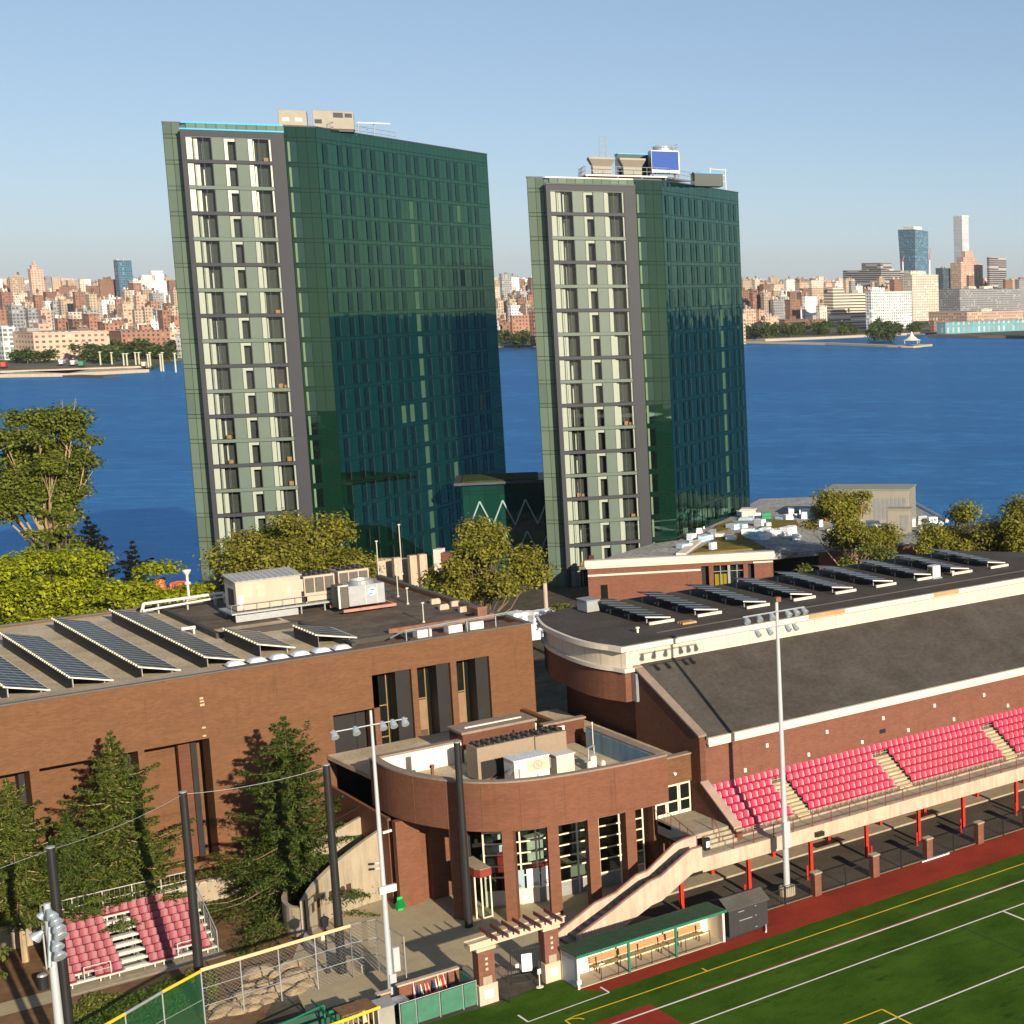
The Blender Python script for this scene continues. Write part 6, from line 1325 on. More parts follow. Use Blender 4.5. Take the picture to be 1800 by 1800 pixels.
b = MB(); b.tube((25.0, 86.4, 2.0), (29.9, 87.1, 2.0), .09, k=8); b.build("front_rail", YEL, bc); b = MB(); b.box(25.5, 91.45, .0, 30.3, 91.6, .9); b.box(22, 91.2, .0, 25.4, 91.4, .9); b.build("back_board", M("dark_green_board", (.015, .07, .045), .7), bc)
b = MB(); b.box(28.2, 87.5, 1.9, 29.9, 88.9, 1.96); b.build("timber_roof", M("brown_timber", (.18, .09, .04), .8, var=.3, vs=3), bc); b = MB(); [b.box(28.0+.25*k, 87.0, 0, 28.06+.25*k, 87.06, 1.9) for k in range(8)]; b.build("slat", CONCL, bc)
b = MB(); b.path([(25.8, 89.6, .0), (25.8, 89.6, 1.6), (28.2, 90.2, 1.7), (28.2, 90.2, 0)], .05); b.build("frame", GREENM, bc)
b = MB(); b.box(27.95, 87.1, 1.6, 27.98, 91.4, 1.75); b.box(28.0, 88.9, 1.7, 29.9, 88.95, 1.85); b.build("green_beam", GREENM, bc)
# gate with brick piers, stone beam and maroon rafters
gt = empty("field_gate", (37.7, 88.1, 0), "brick gateway with stone beam and seven maroon rafters on the field edge", "gateway")
STN = concrete("cream_stone_trim", (.62, .50, .37), .12)
for x0, x1, y0, y1 in ((35.4, 36.3, 87.75, 88.5), (39.25, 40.1, 87.95, 88.7)):
    MB().box(x0, y0, 1.15, x1, y1, 3.12).build("brick_pier", BR3, gt); MB().box(x0-.07, y0-.07, 0, x1+.07, y1+.07, 1.148).build("stone_plinth", STN, gt)
    b = MB(); b.box(x0+.2, y0-.03, 1.15, x1-.2, y0-.001, 1.6); b.build("stone_block", CONC, gt); b = MB(); b.box(x0+.2, y0-.1, .35, x1-.2, y0-.072, .85); b.build("white_plaque", PANW, gt)
    for z in (1.95, 2.25, 2.55): MB().box((x0+x1)/2-.07, y0-.02, z, (x0+x1)/2+.07, y0-.001, z+.14).build("stone_inset", STN, gt)
    MB().box(x0-.08, y0-.08, 3.122, x1+.08, y1+.08, 3.3).build("pier_cap", STN, gt)
b = MB(); b.obox((35.0, 87.75, 3.302), (5.5, .2, 0), (-.03, .7, 0), (0, 0, .34)); b.build("stone_beam", STN, gt); b = MB(); b.obox((34.95, 87.7, 3.645), (5.6, .2, 0), (-.03, .12, 0), (0, 0, .06)); b.obox((34.95, 88.35, 3.645), (5.6, .2, 0), (-.03, .12, 0), (0, 0, .06)); b.build("beam_edge", STN, gt)
for k in range(7):
    x = 36.15+.62*k; b = MB(); b.box(x, 86.95, 3.78, x+.07, 89.2, 3.98); b.build("rafter", MARO, gt)
    b = MB(); [b.tube((x+.035, yy, 3.6), (x+.035, yy, 3.78), .02, k=5) for yy in (87.75, 88.35)]; b.build("rafter_bracket", DKM, gt)
def leaf(x0, y0, x1, y1, nm, par=gt):
    b = MB(); L = math.dist((x0, y0), (x1, y1)); n = int(L/.11)
    for k in range(n+1): t = k/n; b.tube((x0+(x1-x0)*t, y0+(y1-y0)*t, .08), (x0+(x1-x0)*t, y0+(y1-y0)*t, 2.15), .011, k=4, caps=False)
    for z in (.12, .55, 2.1): b.tube((x0, y0, z), (x1, y1, z), .022, k=5)
    for q in ((x0, y0), (x1, y1)): b.tube((*q, 0.05), (*q, 2.25), .03, k=6)
    b.build(nm, DKM, par)
leaf(36.35, 88.0, 36.65, 86.9, "gate_leaf"); leaf(37.75, 89.1, 39.2, 88.45, "gate_leaf")
b = MB(); b.obox((38.25, 88.80, .75), (.5, -.22, 0), (.02, .04, 0), (0, 0, 1.05)); o = b.build("white_banner", M("white_vinyl", (.85, .86, .88), .5, var=.02), gt)
b = MB(); b.obox((37.95, 88.93, 1.05), (.16, -.07, 0), (.02, .04, 0), (0, 0, .22)); b.build("small_sign", PANW, gt)
b = MB(); b.lathe((38.75, 87.75, 0), [(.22, 0), (.2, .05), (.03, .07), (.03, .8)], 12); b.box(38.65, 87.7, .8, 38.85, 87.76, 1.1); tag(b.build("sign_stand", WHT), "small white sign on a round-footed stand in the gateway", "sign stand")
# field dugout with green roof
du = empty("field_dugout", (44.7, 86.6, 0), "white field shelter with green ribbed roof, green posts and wooden bench, beside the track", "dugout")
X0, X1, YF, YB = 40.08, 49.4, 85.75, 87.75
RIB = M("green_ribbed_roof", (.035, .085, .045), .55, var=.2, vs=2)
b = MB(); b.obox((X0-.1, YF-.15, 2.02), (X1-X0+.2, 0, 0), (0, YB-YF+.3, -.10), (0, 0, .05)); [b.obox((X0-.08+.19*k, YF-.14, 2.071), (.05, 0, 0), (0, YB-YF+.28, -.10), (0, 0, .03)) for k in range(50)]; b.build("roof", RIB, du)
b = MB(); b.box(X0-.1, YF-.2, 1.93, X1+.1, YF-.152, 2.09); b.build("green_fascia", GREENM, du)
b = MB(); b.box(X0, YB-.1, 0, X1, YB, 1.9); b.box(X1-.08, YF+.1, 0, X1, YB-.101, 1.9); b.build("wall", M("cream_wall_paint", (.82, .72, .55), .6, var=.05), du)
b = MB(); b.box(X0, YF+.1, 0, X0+.08, YB-.101, 1.9); b.build("side_wall", M("grey_side_paint", (.36, .40, .45), .6, var=.1), du)
b = MB(); b.box(X0-.02, YF, 0, X0+.1, YF+.099, 1.93); b.box(X1-.12, YF, 0, X1+.02, YF+.099, 1.93); b.build("corner_post", WHT, du)
b = MB(); b.box(X0, YF+.1, .0, X1, YB-.1, .05); b.build("floor_slab", M("dugout_floor", (.45, .36, .25), .8, var=.1), du)
for x in (43.15, 46.15): MB().box(x, YF, 0, x+.12, YF+.12, 1.93).build("green_post", GREENM, du)
b = MB(); [b.box(x, YB-.13, .3, x+.06, YB-.101, 1.9) for x in (42.4, 45.1)]; b.build("wall_stud", STEEL, du)
b = MB(); b.box(40.3, YB-.135, 1.15, 41.25, YB-.101, 1.75); [b.box(40.36+.22*k, YB-.2, 1.05, 40.5+.22*k, YB-.136, 1.6) for k in range(4)]; b.build("helmet_rack", M("dark_green_rack", (.02, .08, .03), .6), du)
bn = empty("dugout_bench", (45, 87.2, 0.05), "long wooden slatted bench inside the green-roofed field shelter", "bench")
WD = M("bench_wood", (.45, .23, .09), .65, var=.25, vs=3, stretch=(.3, 4, 4))
b = MB(); [b.box(41.6, 86.85+.13*k, .47, 48.7, 86.96+.13*k, .51) for k in range(3)]; b.build("seat", WD, bn); b = MB(); [b.obox((41.6, 87.3+.03*k, .62+.13*k), (7.1, 0, 0), (0, .03, .11), (0, .03, -.01)) for k in range(3)]; b.build("backrest", WD, bn)
for x in (41.9, 43.2, 44.5, 45.8, 47.1, 48.3): b = MB(); b.box(x, 86.9, .05, x+.05, 86.95, .47); b.box(x, 87.25, .05, x+.05, 87.3, .95); b.box(x, 86.9, .42, x+.05, 87.3, .469); b.build("bracket", DKM, bn)
rl = empty("dugout_rail", (44.6, 85.95, 0), "green handrail on black posts along the front of the field shelter", "railing")
b = MB(); b.tube((41.55, 85.95, .95), (48.5, 85.95, .95), .03, k=6); b.build("handrail", GREENM, rl)
b = MB(); [b.tube((x, 85.95, 0.05), (x, 85.95, .95), .022, k=5) for x in (41.55, 42.6, 43.7, 44.7, 45.8, 46.9, 48.5)]; b.tube((41.55, 85.95, .14), (48.5, 85.95, .14), .015, k=5); b.build("post", DKM, rl)
b = MB(); b.lathe((40.55, 87.3, .05), [(.16, 0), (.2, .5), (.21, .52), (.2, .56)], 10); b.box(40.43, 87.2, .6, 40.67, 87.4, .8); tag(b.build("water_cooler", M("blue_grey_plastic", (.2, .3, .38), .5)), "blue-grey water cooler tub in the left corner of the field shelter", "cooler")
b = MB(); b.box(39.98, 85.62, .35, 40.2, 85.76, .6); b.box(40.0, 85.6, .6, 40.18, 85.74, .64); tag(b.build("wall_box", PANW), "small white box fixed low at the left post of the field shelter", "box")
b = MB(); b.box(41.9, 86.9, .515, 42.25, 87.1, .6); b.box(41.95, 86.92, .6, 42.1, 87.05, .64); tag(b.build("folded_towel", PANW), "folded white towel at the left end of the wooden bench", "towel")
sh = empty("storage_shed", (51.3, 87.2, 0), "black timber storage shed with grey shingle roof beside the field shelter", "shed")
SX0, SX1, SY0, SY1 = 49.95, 52.65, 86.15, 88.4; BLKW = M("black_timber", (.028, .028, .03), .7, var=.25, vs=3, stretch=(5, 5, .3))
MB().box(SX0, SY0, 0, SX1, SY1, 1.75).build("wall", BLKW, sh)
b = MB(); b.face([(SX0-.1, SY0-.12, 1.72), (SX1+.1, SY0-.12, 1.72), (SX1+.1, SY0+.9, 2.25), (SX0-.1, SY0+.9, 2.25)]); b.face([(SX0-.1, SY0+.9, 2.25), (SX1+.1, SY0+.9, 2.25), (SX1+.1, SY1+.1, 1.7), (SX0-.1, SY1+.1, 1.7)]); b.face([(SX0-.1, SY0-.12, 1.68), (SX1+.1, SY0-.12, 1.68), (SX1+.1, SY0-.12, 1.72), (SX0-.1, SY0-.12, 1.72)]); b.build("roof", gravel("shingles", (.13, .12, .11), (.08, .075, .07), 8), sh)
b = MB(); b.face([(SX0+.002, SY0, 1.75), (SX0+.002, SY0+.9, 2.22), (SX0+.002, SY1, 1.75)][::-1]); b.face([(SX1-.002, SY0, 1.75), (SX1-.002, SY1, 1.75), (SX1-.002, SY0+.9, 2.22)][::-1]); b.build("gable", BLKW, sh)
b = MB(); [b.box(xx, SY0-.03, zz, xx+w, SY0-.001, zz+.05) for xx, zz, w in ((50.6, 1.42, .4), (51.75, 1.5, .1), (50.65, .85, .9), (51.75, .9, .1), (51.75, .15, .12))]; split_build(b, "hinge", GALV, sh)
b = MB(); b.tube((51.9, 85.2, .06), (53.4, 87.7, .06), .06, k=6); b.tube((51.9, 85.2, .06), (52.0, 85.35, .12), .05, k=6); tag(b.build("loose_pipe", WHT), "white pipe lying across the red track edge beside the black shed", "pipe")
b = MB(); b.tube((66.0, 88.0, .06), (68.3, 88.0, .06), .05, k=6); b.tube((68.3, 88, .06), (68.35, 88, .1), .06, k=6); tag(b.build("fallen_rail", PANW), "white rail lying at the foot of the fence between two brick pillars", "rail")
# plaza odds and ends
b = MB()
for k in range(9): b.lathe((37.85, 105.3, .25+.0*k), [(.3-.02*k, .06*k), (.33-.02*k, .06*k+.03)], 12)
b.box(37.7, 105.35, 0, 38.0, 105.45, .9); tag(b.build("hose_reel", M("bright_green_hose", (.01, .45, .10), .5)), "coiled bright green garden hose by the brick wall of the plaza", "hose")
e = empty("litter_bin", (19.3, 108.1, 0), "dark slatted litter bin beside the small bleacher", "litter bin"); MB().lathe((19.3, 108.1, 0), [(.26, 0), (.28, .75), (.24, .78)], 12).build("drum", DKM, e); MB().lathe((19.3, 108.1, .78), [(.27, 0), (.24, .1), (.1, .14)], 12).build("lid", STEEL, e)
e = empty("litter_bin", (52.35, 92.55, 3.38), "small black bin with a pale label at the top of the concrete stair", "litter bin"); MB().box(52.15, 92.45, 3.38, 52.5, 92.75, 4.2).build("drum", DKM, e, bevel=.02); MB().box(52.2, 92.43, 3.6, 52.45, 92.449, 4.0).build("paper_label", PANW, e)
b = MB(); b.box(39.05, 105.6, 3.7, 39.2, 105.64, 3.85); b.build("x", WHT) if False else None
e = empty("security_light", (37.05, 106.5, 3.1), "twin white security lights on the wall corner left of the brick panels", "wall light"); [MB().obox((36.9, 106.3, 3.1-.35*k), (.35, -.2, 0), (.05, .1, 0), (0, 0, .12)).build("lamp", WHT, e) for k in range(2)]
e = empty("beam_speaker", (61.3, 91.2, 2.9), "black speaker box hanging on the grandstand edge beam", "speaker"); p = AY(1441, 1466, 91.2); e.location = (p.x, 91.2, p.z); MB().box(-.3, -.15, -.15, .3, .2, .15).build("cabinet", DKM, e, loc=(0,0,0), world=False, bevel=.02); MB().tube((0, .2, 0), (0, .22, .2), .03).build("bracket", STEEL, e, loc=(0,0,0), world=False)
for i, (x, y, lb) in enumerate(((62.5, 94.6, "dark drain plate on the walkway under the grandstand, left one"), (71.0, 94.6, "dark drain plate on the walkway under the grandstand, middle one"))):
    b = MB(); b.box(x, 95.5, .12, x+2.4, 96.5, .135); tag(b.build("floor_mat", DKM), lb, "floor plate", "dark plates under the grandstand")
# boom lift and wrapped heap behind the gym
bl2 = AD(283, 1048, 200); e = empty("boom_lift", (bl2.x, bl2.y, 0), "orange articulated boom lift with a basket behind the gym roof's left end", "boom lift")
ORM = M("orange_machine_paint", (.80, .11, .012), .45, var=.1); gz = lambda u, v: AD(u, v, 200)
b = MB(); b.tube(gz(262, 1060), gz(280, 1020), .45, .4, k=6); b.tube(gz(280, 1020), gz(291, 1045), .4, .35, k=6); b.build("boom", ORM, e)
b = MB(); q = gz(289, 1044); b.tube(q, gz(300, 1043), .4, k=8); w = [gz(300, 1046), gz(320, 1046), gz(320, 1026), gz(300, 1026)]
for a, c in zip(w, w[1:]+w[:1]): b.tube(a, c, .12, k=5)
for t in (.25, .5, .75): b.tube(w[0].lerp(w[1], t), w[3].lerp(w[2], t), .08, k=5)
off = Vector((fv_.x, fv_.y, 0))*1.2
for a, c in zip(w, w[1:]+w[:1]): b.tube(a+off, c+off, .12, k=5)
for a in w: b.tube(a, a+off, .1, k=5)
b.tube(w[0].lerp(w[3], .5), w[1].lerp(w[2], .5), .08, k=5); b.build("basket", ORM, e)
b = MB(); q = gz(262, 1062); b.box(q.x-1.5, q.y-1, q.z-2, q.x+1.5, q.y+1, q.z); b.build("chassis", ORM, e); b = MB(); [b.tube((q.x+sx_*1.1, q.y-1.3, q.z-2), (q.x+sx_*1.1, q.y-1.05, q.z-2), .5, k=12) for sx_ in (-1, 1)]; b.build("wheel", DKM, e)
for i, (u, v, w, lb) in enumerate(((258, 1052, 3.2, "white plastic-wrapped heap left of the orange boom lift"), (925, 1085, 2.6, "white wrapped pallets behind the right corner of the gym roof, left pile"), (948, 1084, 2.4, "white wrapped pallets behind the right corner of the gym roof, right pile"), (936, 1100, 2.8, "lower white and pink wrapped heap between gym and arena"))):
    D = 195 if i == 0 else 168; p = AD(u, v, D); rnd = random.Random(i); b = MB()
    for k in range(7): x, y, s = p.x+rnd.uniform(-w, w)*.5, p.y+rnd.uniform(-w, w)*.5, rnd.uniform(.6, 1.2); b.obox((x, y, p.z-1.2), (s*1.2, rnd.uniform(-.3, .3), 0), (rnd.uniform(-.3, .3), s, 0), (0, 0, 1.0+s*.6))
    tag(b.build("wrapped_heap", WRAP), lb, "wrapped heap", "white wrapped heaps of material")
# ================================================================ vegetation
def leafmat(name, c1, c2, tr=.25):
    m = bpy.data.materials.new(name); m.use_nodes = True; nt = m.node_tree; nt.nodes.clear(); MATS[name] = m
    o = nt.nodes.new("ShaderNodeOutputMaterial"); g = nt.nodes.new("ShaderNodeNewGeometry"); oc = ocoord(nt)
    f = math_(nt, 'ADD', math_(nt, 'MULTIPLY', g.outputs['Random Per Island'], .55), math_(nt, 'MULTIPLY', noise(nt, oc, .45, 3), .6))
    c = mixc(nt, ramp(nt, f, .2, .95), c1, c2)
    d = nt.nodes.new("ShaderNodeBsdfPrincipled"); d.inputs['Roughness'].default_value = .6; d.inputs['Specular IOR Level'].default_value = .25
    t = nt.nodes.new("ShaderNodeBsdfTranslucent"); nt.links.new(c, d.inputs['Base Color']); nt.links.new(mixc(nt, 1.0, c, (.95, 1.0, .5), 'MULTIPLY'), t.inputs[0])
    mx = nt.nodes.new("ShaderNodeMixShader"); mx.inputs[0].default_value = tr
    nt.links.new(d.outputs[0], mx.inputs[1]); nt.links.new(t.outputs[0], mx.inputs[2]); nt.links.new(mx.outputs[0], o.inputs[0]); return m
BARK = M("bark", (.16, .11, .065), .9, var=.3, vs=3, stretch=(3, 3, .5)); BARKP = M("pale_bark", (.36, .27, .15), .85, var=.3, vs=2, stretch=(2, 2, .5))
def quads(name, P, Nn, S, mat, rng, parent, aspect=.6):
    """leaf sprays: centres P, facing Nn, sizes S"""
    n = len(P); r = rng.normal(size=(n, 3)); a = np.cross(Nn, r); a /= np.linalg.norm(a, axis=1)[:, None]+1e-9; b = np.cross(Nn, a); b /= np.linalg.norm(b, axis=1)[:, None]+1e-9
    a *= S[:, None]*.5; b *= S[:, None]*.5*aspect
    fold = Nn/(np.linalg.norm(Nn, axis=1)[:, None]+1e-9)*(S[:, None]*.12)
    V = np.stack([P-a, P-b+fold, P+a, P+b+fold], 1).reshape(-1, 3)
    me = bpy.data.meshes.new(name); me.vertices.add(4*n); me.vertices.foreach_set("co", V.ravel())
    me.loops.add(4*n); me.loops.foreach_set("vertex_index", np.arange(4*n, dtype=np.int32)); me.polygons.add(n)
    me.polygons.foreach_set("loop_start", np.arange(0, 4*n, 4, dtype=np.int32)); me.polygons.foreach_set("loop_total", np.full(n, 4, dtype=np.int32))
    me.update(calc_edges=True); me.validate(); me.materials.append(mat)
    o = bpy.data.objects.new(name, me); C.objects.link(o); o.parent = parent; return o
def deciduous(x, y, zb, ztop, rad, label, leaf, seed, nleaf=7000, size=.34, trunkh=.35, bark=None, flat=1.0, layer=.72, sparse=.0, group=None, name="tree", lean=(0, 0), blobs=None):
    e = empty(name, (x, y, zb), label, "tree", group); rnd = random.Random(seed); rng = np.random.default_rng(seed)
    Hh = ztop-zb; th = Hh*trunkh; b = MB(); tr = max(.12, Hh*.022); cz = th+(Hh-th)*.5
    pts = [Vector((0, 0, -.3))]
    for k in range(1, 5): pts.append(Vector((rnd.uniform(-.15, .15)*k*.6+lean[0]*k/4, rnd.uniform(-.15, .15)*k*.6+lean[1]*k/4, th*k/4)))
    for k, (p, q) in enumerate(zip(pts, pts[1:])): b.tube(p, q, tr*(1.25-.13*k), tr*(1.12-.13*k), k=8)
    top = pts[-1]; cents = []
    nb = blobs or 26
    for k in range(nb):
        for _ in range(30):
            u = Vector((rnd.gauss(0, 1), rnd.gauss(0, 1), rnd.gauss(0, .9))).normalized()*(rnd.random()**.45)
            if u.z > -.75: break
        c = Vector((u.x*rad*.80+lean[0], u.y*rad*.80+lean[1], cz+u.z*(Hh-th)*.44*flat)); c.z = max(c.z, th*.75)
        cents.append((c, rnd.uniform(.2, .36)*rad*rnd.uniform(.75, 1.15)))
        mid = top.lerp(c, .5)+Vector((rnd.uniform(-.4, .4), rnd.uniform(-.4, .4), -.12*(c-top).length)); st = pts[rnd.choice((3, 4))]
        b.tube(st, mid, tr*.30, tr*.16, k=5); b.tube(mid, c, tr*.16, tr*.05, k=5)
        for _ in range(3): b.tube(mid.lerp(c, rnd.uniform(.3, .9)), c+Vector((rnd.gauss(0, 1), rnd.gauss(0, 1), rnd.gauss(.2, .8)))*cents[-1][1]*.4, tr*.08, tr*.03, k=4, caps=False)
    b.build("trunk", bark or BARK, e, loc=(0, 0, 0), world=False)
    P = []; N = []; per = nleaf//nb
    for c, r in cents:
        n = int(per*(r/(rad*.28))**2*rnd.uniform(.7, 1.2)); d = rng.normal(size=(n, 3)); d /= np.linalg.norm(d, axis=1)[:, None]
        rr = r*(.45+.6*rng.random(n)**.6); q = np.array(c)+d*rr[:, None]*np.array([1.15, 1.15, layer])
        # break up every clump into twig-sized tufts
        kk = max(4, n//28); tc = q[rng.integers(0, max(n, 1), kk)] if n else q; idx = rng.integers(0, kk, n); q = q*.45+(tc[idx]+rng.normal(size=(n, 3))*r*.13)*.55
        P.append(q); N.append(d*.6+np.array([0, 0, .7])+rng.normal(size=(n, 3))*.45)
    P = np.concatenate(P); N = np.concatenate(N); keep = rng.random(len(P)) > sparse; P, N = P[keep], N[keep]; N /= np.linalg.norm(N, axis=1)[:, None]
    quads("crown", P, N, size*(.6+.8*rng.random(len(P))), leaf, rng, e); return e
def conifer(x, y, zb, ztop, rad, label, leaf, seed, nwh=22, low=.10, size=.2, group=None, side=None, dens_=1.0, trunkmat=None):
    e = empty("conifer", (x, y, zb), label, "tree", group); rnd = random.Random(seed); rng = np.random.default_rng(seed); Hh = ztop-zb; b = MB(); tr = Hh*.016
    n = 8; prev = Vector((0, 0, -.2))
    for k in range(1, n+1): q = Vector((rnd.uniform(-.05, .05), rnd.uniform(-.05, .05), Hh*k/n)); b.tube(prev, q, tr*(1.1-k/n)+.02, tr*(1.1-(k+1)/n)+.02, k=7); prev = q
    P = []; N = []
    leaders = [(Vector((0, 0, 0)), 1.0, Hh)]
    for w in range(nwh):
        t = w/(nwh-1); z = Hh*(low+(.985-low)*t)
        r = rad*(1-t)**.8*(.6+.6*rnd.random())+.12
        nbr = 7 if t < .8 else 5
        for k in range(nbr):
            a = 2*math.pi*(k+rnd.uniform(-.3, .3))/nbr+w*1.1; L = r*rnd.choice((.45, .7, .9, 1.1, 1.3))*rnd.uniform(.85, 1.1)
            up = .10-.42*(1-t)*rnd.uniform(.5, 1.1)
            tip = Vector((math.cos(a)*L, math.sin(a)*L, z+up*L+.10*L)); base = Vector((0, 0, z)); mid = base.lerp(tip, .5)+Vector((0, 0, -.08*L))
            b.tube(base, mid, .02+.008*L, .012+.004*L, k=4, caps=False); b.tube(mid, tip, .012+.004*L, .006, k=4, caps=False)
            m_ = int(34*L/size*.36*dens_)+8
            s = rng.random(m_)**.75; pos = np.array([base.lerp(mid, min(1, q*2)) if q < .5 else mid.lerp(tip, (q-.5)*2) for q in s])
            perp = np.array([-math.sin(a), math.cos(a), 0]); wdt = (L*.30*(1.15-s))*rng.normal(size=m_)*.8
            pos = pos + perp*wdt[:, None] + np.array([0, 0, -1])*(np.abs(rng.normal(size=m_))*.14*(1-.4*s)+.25*np.abs(wdt))[:, None] + np.array([0, 0, .1])
            P.append(pos); N.append(np.array([math.cos(a)*.35, math.sin(a)*.35, .9])+rng.normal(size=(m_, 3))*.5)
    if side:
        L = Vector(side); b.tube(Vector((0, 0, Hh*.55)), Vector((L.x, L.y, L.z)), .09, .03, k=5); m_ = 260; s = rng.random(m_); pos = np.array([Vector((0, 0, Hh*.55)).lerp(L, .35+.65*q) for q in s])+rng.normal(size=(m_, 3))*.32*(1.2-s)[:, None]; P.append(pos); N.append(np.array([0, 0, 1])+rng.normal(size=(m_, 3))*.6)
    b.build("trunk", trunkmat or BARK, e, loc=(0, 0, 0), world=False)
    P = np.concatenate(P); N = np.concatenate(N); N /= np.linalg.norm(N, axis=1)[:, None]
    quads("crown", P, N, size*1.45*(.6+.8*rng.random(len(P))), leaf, rng, e, .24); return e
CN = leafmat("spruce_needles", (.022, .044, .008), (.088, .12, .016), .15); CN2 = leafmat("pine_needles", (.035, .058, .010), (.13, .155, .022), .18)
OL = leafmat("olive_foliage", (.10, .105, .013), (.31, .29, .038), .3); OG = leafmat("green_foliage", (.055, .08, .014), (.19, .20, .04), .25)
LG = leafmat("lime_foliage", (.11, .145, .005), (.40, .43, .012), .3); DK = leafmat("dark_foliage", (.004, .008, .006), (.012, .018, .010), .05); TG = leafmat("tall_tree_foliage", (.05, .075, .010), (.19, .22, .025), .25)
conifer(33.5, 110.5, 0, 12.7, 5.2, "biggest dark spruce between the small bleacher and the curved concrete wall", CN, 3, 28, .10, .19, side=(1.6, .6, 12.0), dens_=1.5)
conifer(24.8, 113.4, 0, 13.0, 4.3, "broad pine with a visible pale trunk directly behind the small bleacher", CN2, 4, 26, .24, .2, dens_=1.3, trunkmat=BARKP)
conifer(19.5, 113.3, 0, 11.2, 4.0, "leftmost thin pine with a bare trunk, cut by the frame's left edge", CN2, 7, 22, .36, .2, dens_=1.2, trunkmat=BARKP)
conifer(22.0, 112.2, 0, 9.0, 2.6, "small shaggy pine filling the gap between the two taller left pines", CN, 9, 20, .32, .2, dens_=1.4)
deciduous(15.6, 104.0, 0, 6.5, 2.6, "leafy green tree at the lower left corner, partly outside the frame", OG, 21, 3500, .25, .3)
deciduous(59.3, 188.0, 0, 17.1, 8.3, "wide olive tree behind the beige roof units, at the foot of the taller tower", OL, 131, 46000, .36, .26, sparse=.05, flat=.9, blobs=52)
deciduous(69.9, 166.2, -1, 16.9, 6.8, "olive tree right of the brick pier, between the two towers", OL, 32, 32000, .34, .3, sparse=.05)
deciduous(64.0, 175.0, -1, 8.6, 3.6, "small yellow-green tree beneath the olive trees behind the gym roof", TG, 33, 3000, .36, .3)
deciduous(116.5, 168.0, -3, 15.2, 6.9, "open-crowned olive tree in front of the podium's plant boxes", OL, 34, 24000, .34, .40, sparse=.12, bark=BARKP)
deciduous(129.5, 157.2, -4, 14.6, 9.4, "large olive-green tree at the right edge above the arena roof", OL, 35, 40000, .36, .3)
deciduous(137.5, 151.0, -4, 13.6, 8.0, "olive-green tree half outside the frame's right edge", OL, 39, 9000, .42, .3)
for u, v, D, rr, lf, nn, lb in ((1470, 962, 182, 4.0, OG, 9000, "low green tree behind the gap between the fifth and sixth solar tables"), (1522, 952, 180, 4.6, OG, 11000, "rounded green tree beneath the open-crowned olive tree"), (1580, 945, 182, 4.6, OG, 11000, "rounded green tree below the plant boxes, left of the large right-hand tree"), (1628, 925, 186, 4.8, OL, 11000, "olive tree filling the gap beside the large right-hand tree"), (1403, 985, 174, 3.2, OG, 5000, "dark low tree right of the yellow-boarded podium window")):
    p = AD(u, v, D); deciduous(p.x, p.y, -4, p.z, rr, lb, lf, int(u), nn, .34, .22)
deciduous(50.5, 256.0, -6, 24.6, 9.2, "tall tree with a long pale trunk against the river at the left edge", TG, 41, 52000, .46, .36, bark=BARKP, lean=(1.2, .2), blobs=52)
deciduous(38.5, 200.0, 0, 13.4, 10.2, "broad lime-green tree filling the left edge above the solar rows", LG, 42, 36000, .40, .18, flat=.95, layer=.34, blobs=60)
deciduous(46.5, 192.0, 0, 11.2, 7.2, "lime-green tree right of the broadest one, beside the boom lift", LG, 43, 20000, .40, .18, flat=.95, layer=.34, blobs=46)
deciduous(27.5, 206.0, 0, 16.0, 8.8, "yellow-green tree under the tall trunk at the left edge", LG, 44, 18000, .40, .2, layer=.4, blobs=40)
deciduous(48.5, 236.0, -2, 14.5, 4.5, "soft brownish green bush below the tall pale trunk", TG, 45, 4000, .5, .15)
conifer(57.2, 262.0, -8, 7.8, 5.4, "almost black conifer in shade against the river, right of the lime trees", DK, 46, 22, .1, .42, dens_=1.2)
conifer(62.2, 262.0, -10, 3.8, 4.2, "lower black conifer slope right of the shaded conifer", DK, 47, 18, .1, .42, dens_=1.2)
def grass(name, poly, n, z, h, mat, seed):
    rng = np.random.default_rng(seed); xs = [p[0] for p in poly]; ys = [p[1] for p in poly]; P = []
    def ins(x, y):
        c = False; j = len(poly)-1
        for i in range(len(poly)):
            if (poly[i][1] > y) != (poly[j][1] > y) and x < (poly[j][0]-poly[i][0])*(y-poly[i][1])/(poly[j][1]-poly[i][1])+poly[i][0]: c = not c
            j = i
        return c
    while len(P) < n:
        x, y = rng.uniform(min(xs), max(xs)), rng.uniform(min(ys), max(ys))
        if ins(x, y): P.append((x, y, z+rng.random()*h))
    P = np.array(P); N = np.array([0, -.3, 1.0])+rng.normal(size=(n, 3))*.5; N /= np.linalg.norm(N, axis=1)[:, None]
    o = quads(name, P, N, .1+.14*rng.random(n), mat, rng, None); tag(o, kind="stuff"); return o
o = grass("ground_cover", [(20.8, 105.2), (22.6, 103.2), (26.2, 104.6), (26.6, 102.6), (25.4, 98.8), (23.6, 98.9), (20.5, 96.5), (18.6, 99.5), (19.5, 103.4)], 7000, .02, .22, OG, 5); tag(o, "dark green ground cover patch in front of the small bleacher", "ground cover")
o = grass("hedge_strip", [(-20, 116.3), (32, 116.3), (32, 117.6), (-20, 117.6)], 3500, 1.0, .5, TG, 6); tag(o, "low green planting along the foot of the brick hall", "ground cover")
